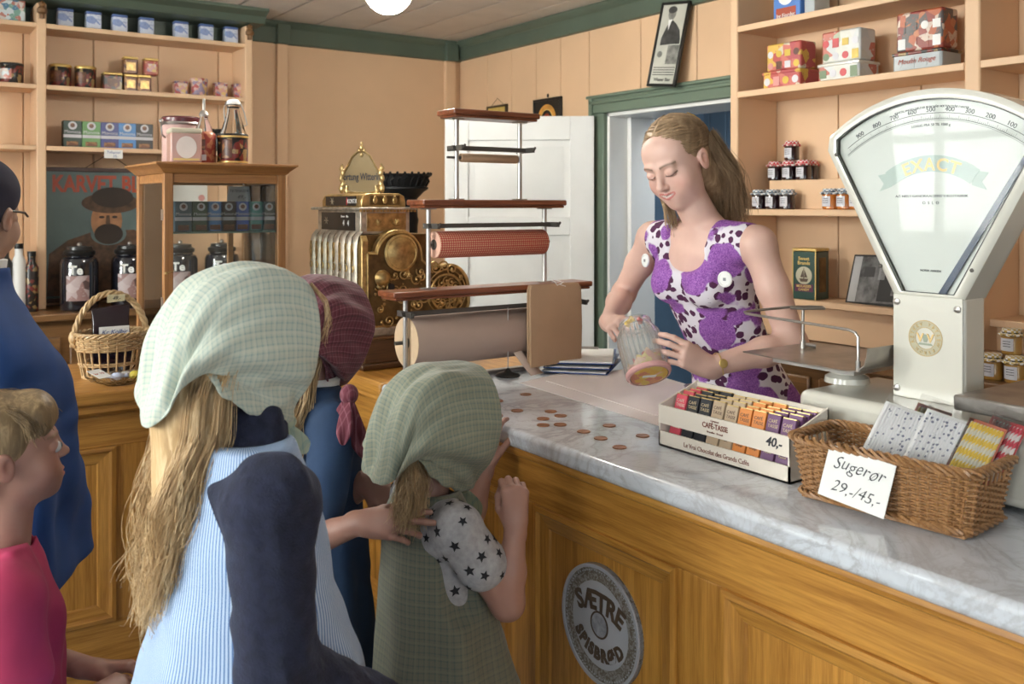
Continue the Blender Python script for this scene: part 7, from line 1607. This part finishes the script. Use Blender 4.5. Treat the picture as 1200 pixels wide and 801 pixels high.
for tip_, w0 in ((aD(426, 537, 1.99), .020), (aD(388, 530, 1.98), .026), (aD(402, 522, 1.955), .016)):
    rs = []; dv = (tip_-kc); sd_ = RT*1.0
    for k in range(10):
        t = k/9; p = kc.lerp(tip_, t)+FW*(-.012*math.sin(t*3.1)); ww = w0*(.3+1.2*math.sin(min(1, t*1.35)*1.57))*(1-.75*max(0, t-.75)/.25); th_ = FW*(.003+.004*(1-t)); wv = FW*.006*math.sin(t*5)
        rs.append([p-sd_*ww, p-sd_*ww*.4-th_+wv, p+sd_*ww*.1+th_*.2-wv, p+sd_*ww*.5-th_, p+sd_*ww, p+th_*2])
    MB().rings(rs).build('scarf_tail', kmat(SC2), G2, off=g2, sub=1)
strands('long_hair', hguides(HT, g2, 14, .93, 5, (-.12, -.05), .06, wob=.01), 22, HAIR1, G2, g2, .0012, .008, 6, .004, kind='stuff')
# ---------------------------------------------------------------- small girl at the counter
G3 = fig('person', 'small girl in green checked headscarf and star T-shirt with one hand on the marble', .98, 1.68); g3 = G3.location
HT = headmat((.972, 1.680, 1.042), (.985, .13, 0), pitch=2, s=.99); hs = .99
s = kidhead(HT, hs, (.80, 1.48, .80), (1.16, 1.88, 1.19), ((.955, 1.675, .86), (.965, 1.678, .98), .040, .038))
shr, elr, wrr = Vector((.950, 1.553, .868)), Vector((1.045, 1.520, .712)), Vector((1.062, 1.515, .862)); shl, ell_, wrl = Vector((.985, 1.80, .868)), Vector((1.16, 1.86, .72)), Vector((1.243, 1.90, .868))
HA = handmat(wrr, (-.01, .0, 1), (-.35, -.9, .1), .80); HB = handmat(wrl, (.22, .12, 1), (-.75, -.5, .2), .80)
sA = handfield(HA, wrr, elr, .019, .80, [(1.2, 1.5, .9), (1.25, 1.55, .9), (1.25, 1.55, .9), (1.2, 1.5, .9)], (1., .9), -1, .0022, sp=.04); sB = handfield(HB, wrl, ell_, .019, .80, [(.3, .8, .3), (.25, .9, .4), (.3, .9, .4), (.3, 1.0, .5)], (.3, .3), 1, .0022, sp=.12)
s2_ = SDF((.84, 1.42, .64), (1.30, 2.0, .96), .0045)
for a, b, c in ((shr, elr, wrr), (shl, ell_, wrl)): s2_.cap(a, b, .038, .034, .01); s2_.cap(b, b.lerp(c, .4), .034, .030, .012); s2_.cap(b.lerp(c, .4), c, .030, .0195, .012)
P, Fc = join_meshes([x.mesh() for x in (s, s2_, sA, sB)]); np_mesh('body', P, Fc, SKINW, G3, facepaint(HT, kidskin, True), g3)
TSH = flat('grey_marl', (.36, .35, .36), .9, var=.15, vs=90, bump=.15, bs=500)
s = SDF((.80, 1.44, .42), (1.16, 1.94, .96), .0045)
s.loft([(.45, .975, 1.68, .10, .11), (.7, .965, 1.68, .09, .11), (.83, .958, 1.68, .085, .115), (.89, .955, 1.68, .06, .10), (.905, .955, 1.678, .048, .07)], .02, fold=lambda th, Z: .003*np.sin(th*6+Z*40))
for a, b in ((shr, elr), (shl, ell_)): s.cap((.955, 1.68, .855), a, .045, .046, .03); s.cap(a, a.lerp(b, .46), .047, .052, .015); s.cap(a.lerp(b, .60), a.lerp(b, .95), .055, .06, .004, 'sub') if 0 else None
s.cap((.955, 1.675, .88), (.96, 1.68, 1.0), .042, .05, .006, 'sub')
s.wrinkle(.0015, 70, 8); P, Fc = s.mesh(); TS_ = np_mesh('star_t_shirt', P, Fc, TSH, G3, None, g3)
P = relax(P, Fc, 2); bvh = BVHTree.FromPolygons([tuple(p) for p in P], [tuple(f) for f in Fc]); STM = flat('star_black', (.012, .012, .016), .8); chosen = []; rr = random.Random(12); idx = list(range(len(P))); rr.shuffle(idx); m = MB()
for i in idx:
    p = Vector(P[i])
    if p.z < .5 or any((p-c).length < .027 for c in chosen): continue
    chosen.append(p); loc, nor, _, _ = bvh.find_nearest(p); t1 = nor.orthogonal().normalized(); t2 = nor.cross(t1); a0 = rr.uniform(0, 6.28); sz_ = rr.uniform(.0095, .013); vs = [loc+nor*.0012]
    for k in range(10):
        rad_ = sz_ if k % 2 == 0 else sz_*.45; a = a0+k*math.pi/5; q = loc+(t1*math.cos(a)+t2*math.sin(a))*rad_; l2, n2, _, _ = bvh.find_nearest(q); vs.append(l2+n2*.0012)
    m.add(vs, [(0, k+1, (k+1) % 10+1) for k in range(10)])
    if len(chosen) > 200: break
m.build('star_print', STM, G3, off=g3, kind='stuff')
SC3 = plaid('grey_green_check', (.165, .160, .115), (.095, .12, .10), 80., 'UV', .22, (.19, .19, .13)); SC3b = plaid('green_scarf_check', (.245, .25, .185), (.14, .19, .17), 112., 'UV', .25, (.30, .30, .22))
s = SDF((.70, 1.40, .22), (1.30, 1.98, .96), .005)
s.loft([(.25, 1.01, 1.665, .20, .17), (.45, 1.005, 1.67, .165, .155), (.62, .985, 1.68, .125, .142), (.77, .965, 1.68, .102, .125), (.86, .957, 1.68, .085, .118), (.905, .955, 1.68, .062, .10), (.918, .955, 1.68, .05, .075)], .02, fold=lambda th, Z: .009*np.sin(th*7+Z*3)*np.clip((.8-Z)*3, 0, 1))
for a, b, q in ((shr, elr, -1), (shl, ell_, 1)): s.cap(a+Vector((.0, q*.022, .015)), a+Vector((0.005, q*.040, -.145)), .062, .060, .008, 'sub')
s.cap((.955, 1.675, .86), (.965, 1.68, 1.0), .050, .075, .008, 'sub')
s.wrinkle(.0014, 50, 2); P, Fc = s.mesh(); np_mesh('pinafore', P, Fc, SC3, G3, None, g3, uv=cylUV(.965, 1.68, .14))
legs(G3, g3, (.98, 1.68), .34, .043, SOCK, BLACK, sep=.055)
scarf('headscarf', HT, sgrid(-.020, .0, .012, .004, .014), SC3b, G3, g3, .0095, 8); knot(HT, SC3b, G3, g3, .05, .06)
p0 = Vector((.897, 1.628, 1.004)); HAIR3 = hairmat('ash_blond_hair', (.22, .14, .07), (.44, .30, .16), (.62, .45, .26), 80)
gd = [[HT @ Vector((.02+rr.uniform(-.02, .02), -.05, -.05)), p0+Vector((0, 0, .0)), p0+Vector((-.008, 0, -.02)), p0+Vector((-.01+rr.uniform(-.02, .02), -.012+rr.uniform(-.022, .012), -.05)), p0+Vector((-.024+rr.uniform(-.018, .02), -.014+rr.uniform(-.022, .012), -.09)), p0+Vector((-.028+rr.uniform(-.014, .014), -.016+rr.uniform(-.014, .01), -.125))] for k in range(36)]
strands('ponytail', gd, 50, HAIR3, G3, g3, .0009, .0085, 3, .003, taper=.5, kind='stuff'); MB().lathe([(.010, -.006), (.014, -.004), (.014, .004), (.010, .006)], p0+Vector((-.003, 0, -.012)), 'z', 16, caps=False).build('hair_tie', flat('teal_tie', (.16, .42, .42), .7), G3, off=g3, solid=.003)
s = SDF((.80, 1.50, .88), (1.16, 1.86, 1.20), .005); s.T = HT; s.sc = hs; s.ell((0, -.025, .02), (.072, .076, .076), .02); s.ell((0, -.065, -.035), (.055, .035, .045), .03); s.T = Matrix.Identity(4); s.sc = 1; P, Fc = s.mesh(); np_mesh('hair', P, Fc, HAIR3, G3, None, g3)
# ---------------------------------------------------------------- boy in raspberry T-shirt
BO = fig('person', 'fair-haired boy in raspberry T-shirt looking up toward the counter at the left edge', .22, 1.92); bo = BO.location
HT = headmat((.213, 1.935, 1.044), (.99, -.04, 0), pitch=-8, s=.95); hs = .97
s = kidhead(HT, hs, (.08, 1.78, .84), (.40, 2.08, 1.18), ((.205, 1.925, .86), (.218, 1.925, .98), .045, .042), h=.0023, look_down=False)
shr, elr, wrr = Vector((.20, 1.79, .83)), Vector((.22, 1.775, .62)), Vector((.33, 1.83, .60)); shl, ell_, wrl = Vector((.21, 2.06, .83)), Vector((.24, 2.07, .62)), Vector((.36, 1.95, .60))
HA = handmat(wrr, (.9, .35, -.02), (0, -.3, 1), .80); HB = handmat(wrl, (.9, -.4, -.02), (0, .3, 1), .80)
sA = handfield(HA, wrr, elr, .019, .8, [(.5, .6, .4)]*4, (.4, .4), -1, .003); sB = handfield(HB, wrl, ell_, .019, .8, [(.5, .6, .4)]*4, (.4, .4), 1, .003)
s2_ = SDF((.12, 1.70, .52), (.42, 2.14, .92), .005)
for a, b, c in ((shr, elr, wrr), (shl, ell_, wrl)): s2_.cap(a, b, .036, .032, .01); s2_.cap(b, c, .032, .02, .01)
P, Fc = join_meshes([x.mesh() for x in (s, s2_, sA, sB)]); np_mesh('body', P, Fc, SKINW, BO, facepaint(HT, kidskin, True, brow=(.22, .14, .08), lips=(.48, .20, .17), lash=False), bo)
RASP = flat('raspberry_jersey', (.33, .02, .075), .85, var=.1, vs=10, bump=.12, bs=400)
s = SDF((.02, 1.66, .36), (.42, 2.2, .93), .005)
s.loft([(.40, .215, 1.925, .11, .14), (.6, .21, 1.925, .10, .135), (.76, .208, 1.925, .095, .14), (.84, .205, 1.925, .075, .135), (.875, .203, 1.925, .055, .10), (.89, .203, 1.925, .05, .07)], .02, fold=lambda th, Z: .004*np.sin(th*5+Z*30)+.003*np.sin(th*9-Z*18))
for a, b in ((shr, elr), (shl, ell_)): s.cap((.205, 1.925, .825), a, .05, .052, .03); s.cap(a, a.lerp(b, .62), .052, .056, .015)
s.cap((.207, 1.925, .87), (.22, 1.925, 1.0), .047, .06, .005, 'sub')
s.wrinkle(.0022, 50, 8); P, Fc = s.mesh(); np_mesh('t_shirt', P, Fc, RASP, BO, None, bo)
for k in range(5): p = Vector((.306-.003*k, 1.905+.006*(k % 2), .72-.03*k)); MB().obb((p.x-.0+.0, p.y, p.z), (.006, .02, .016), Matrix.Rotation(.6*k, 3, 'X')).build('shirt_print', PAPER, BO, off=bo) if 0 else None
s = SDF((.08, 1.76, .3), (.36, 2.1, .56), .008); s.loft([(.32, .21, 1.925, .10, .13), (.5, .212, 1.925, .105, .132)], .02); P, Fc = s.mesh(); np_mesh('trousers', P, Fc, SOCK, BO, None, bo)
legs(BO, bo, (.21, 1.925), .36, .056, SOCK, BLACK, sep=.065)
HAIRB = hairmat('sandy_hair', (.10, .065, .035), (.22, .15, .08), (.38, .27, .15), 90)
s = SDF((.06, 1.78, .92), (.40, 2.08, 1.20), .003); s.T = HT; s.sc = hs
s.ell((0, -.020, .040), (.083, .098, .088), .01); s.ell((0, -.06, -.03), (.070, .052, .06), .03); s.ell((0, .055, .06), (.066, .045, .052), .02)
s.ell((0, .13, -.012), (.085, .085, .062), .012, 'sub')
for q in (-1, 1): s.ell((q*.10, .02, -.055), (.05, .045, .055), .010, 'sub'); s.ell((q*.09, -.005, -.03), (.018, .022, .03), .008, 'sub')
s.ell((0, .06, -.09), (.09, .09, .07), .01, 'sub'); s.T = Matrix.Identity(4); s.sc = 1; P, Fc = s.mesh(); np_mesh('hair', P, Fc, HAIRB, BO, None, bo)
gd = []
for k in range(60):
    a = rr.uniform(-1.5, 1.5); sx = math.sin(a); st0 = Vector((sx*.03, -.05, .128-.01*abs(sx))); e_y = .088-.05*abs(sx)**2; e = Vector((sx*.082, e_y, .052-.02*abs(sx))); md = Vector((sx*.066, .02, .118-.035*abs(sx)))
    if k % 3 == 0: st0 = Vector((sx*.03, -.05, .128)); md = Vector((sx*.07, -.09, .09)); e = Vector((sx*.07, -.115, .0))
    gd.append([HT @ st0, HT @ st0.lerp(md, .6), HT @ md, HT @ (md.lerp(e, .55)+Vector((sx*.008, .008, .006))), HT @ e])
strands('hair_strands', gd, 16, HAIRB, BO, bo, .0009, .0035, 4, .002, kind='stuff'); eyes(HT, BO, bo)
# ---------------------------------------------------------------- person in blue smock at the left edge
PB_ = fig('person', 'person in dark cap and wide royal blue smock standing at the left edge', .215, 2.46); pb = PB_.location
HT = headmat((.215, 2.472, 1.475), (.62, .78, 0), pitch=4, s=1.0); hs = 1.02
s = SDF((.04, 2.27, 1.20), (.42, 2.66, 1.62), .0035); s.cap((.20, 2.455, 1.26), (.21, 2.46, 1.40), .052, .048, .02); head(s, HT, hs); hnd = []
for q in (-1, 1):
    w_ = Vector((.17, 2.46+q*.235, .66)); e_ = Vector((.17, 2.46+q*.22, .9)); T_ = handmat(w_, (.1, 0, -1), (0, q, 0), .95); hnd.append(handfield(T_, w_, e_, .023, .95, [(.4, .5, .4)]*4, (.3, .3), q, .0035))
s2_ = SDF((.02, 2.12, .60), (.40, 2.80, 1.30), .007); s2_.cap((.205, 2.458, .8), (.203, 2.456, 1.26), .10, .07, .02)
for q in (-1, 1): s2_.cap((.203, 2.456, 1.22), (.2, 2.46+q*.15, 1.18), .045, .045, .02); s2_.cap((.2, 2.46+q*.15, 1.18), (.17, 2.46+q*.22, .9), .04, .032, .01); s2_.cap((.17, 2.46+q*.22, .9), (.17, 2.46+q*.235, .66), .032, .023, .01)
P, Fc = join_meshes([x.mesh() for x in [s, s2_]+hnd]); np_mesh('body', P, Fc, SKINW, PB_, facepaint(HT, (.42, .26, .19)), pb)
BLU2 = flat('royal_blue_cloth', (.010, .052, .20), .8, var=.15, vs=8, bump=.2, bs=260)
s = SDF((-.20, 2.02, .50), (.62, 2.92, 1.42), .007)
s.loft([(.58, .205, 2.46, .240, .27), (.8, .205, 2.46, .226, .27), (1.02, .205, 2.46, .205, .26), (1.16, .205, 2.458, .165, .23), (1.25, .203, 2.456, .12, .17), (1.30, .203, 2.456, .08, .10), (1.36, .207, 2.458, .068, .075)], .02, fold=lambda th, Z: (.018*np.sin(th*6+Z*2.5)+.007*np.sin(th*11-Z*7))*np.clip((1.22-Z)*2.2, 0, 1)+.004*np.sin(th*3+Z*25))
s.wrinkle(.006, 16, 3); s.wrinkle(.002, 60, 5); s.cap((.207, 2.458, 1.30), (.215, 2.46, 1.45), .053, .07, .006, 'sub'); s.plane((.30, 2.46, .60), (.35, -.15, -1), .01)
P, Fc = s.mesh(); np_mesh('smock', P, Fc, BLU2, PB_, None, pb)
MB().lathe([(.055, 1.33), (.06, 1.345), (.064, 1.372), (.058, 1.374), (.052, 1.35)], (.208, 2.458, 0), 'z', 28, caps=False).build('inner_collar', PAPER, PB_, off=pb, solid=.003)
legs(PB_, pb, (.21, 2.46), .66, .07, flat('dark_trousers', (.012, .012, .02), .85), BLACK, sep=.09)
CAPM = flat('navy_cap', (.010, .009, .028), .85, var=.2)
s = SDF((.02, 2.26, 1.36), (.46, 2.68, 1.64), .004); s.T = HT; s.sc = hs; s.ell((0, -.018, .055), (.088, .108, .086), .01); s.ell((0, -.06, -.0), (.078, .065, .06), .03); s.ell((0, .13, .0), (.12, .085, .068), .01, 'sub'); s.ell((0, .05, -.05), (.1, .075, .07), .01, 'sub')
s.T = Matrix.Identity(4); s.sc = 1; P, Fc = s.mesh(); np_mesh('cap', P, Fc, CAPM, PB_, None, pb)
m = MB().tube([HT @ Vector((.077, -.02, .012)), HT @ Vector((.08, .05, .010)), HT @ Vector((.06, .095, .004))], .0028, 6); m.build('spectacle_arm', BLACK, PB_, off=pb)
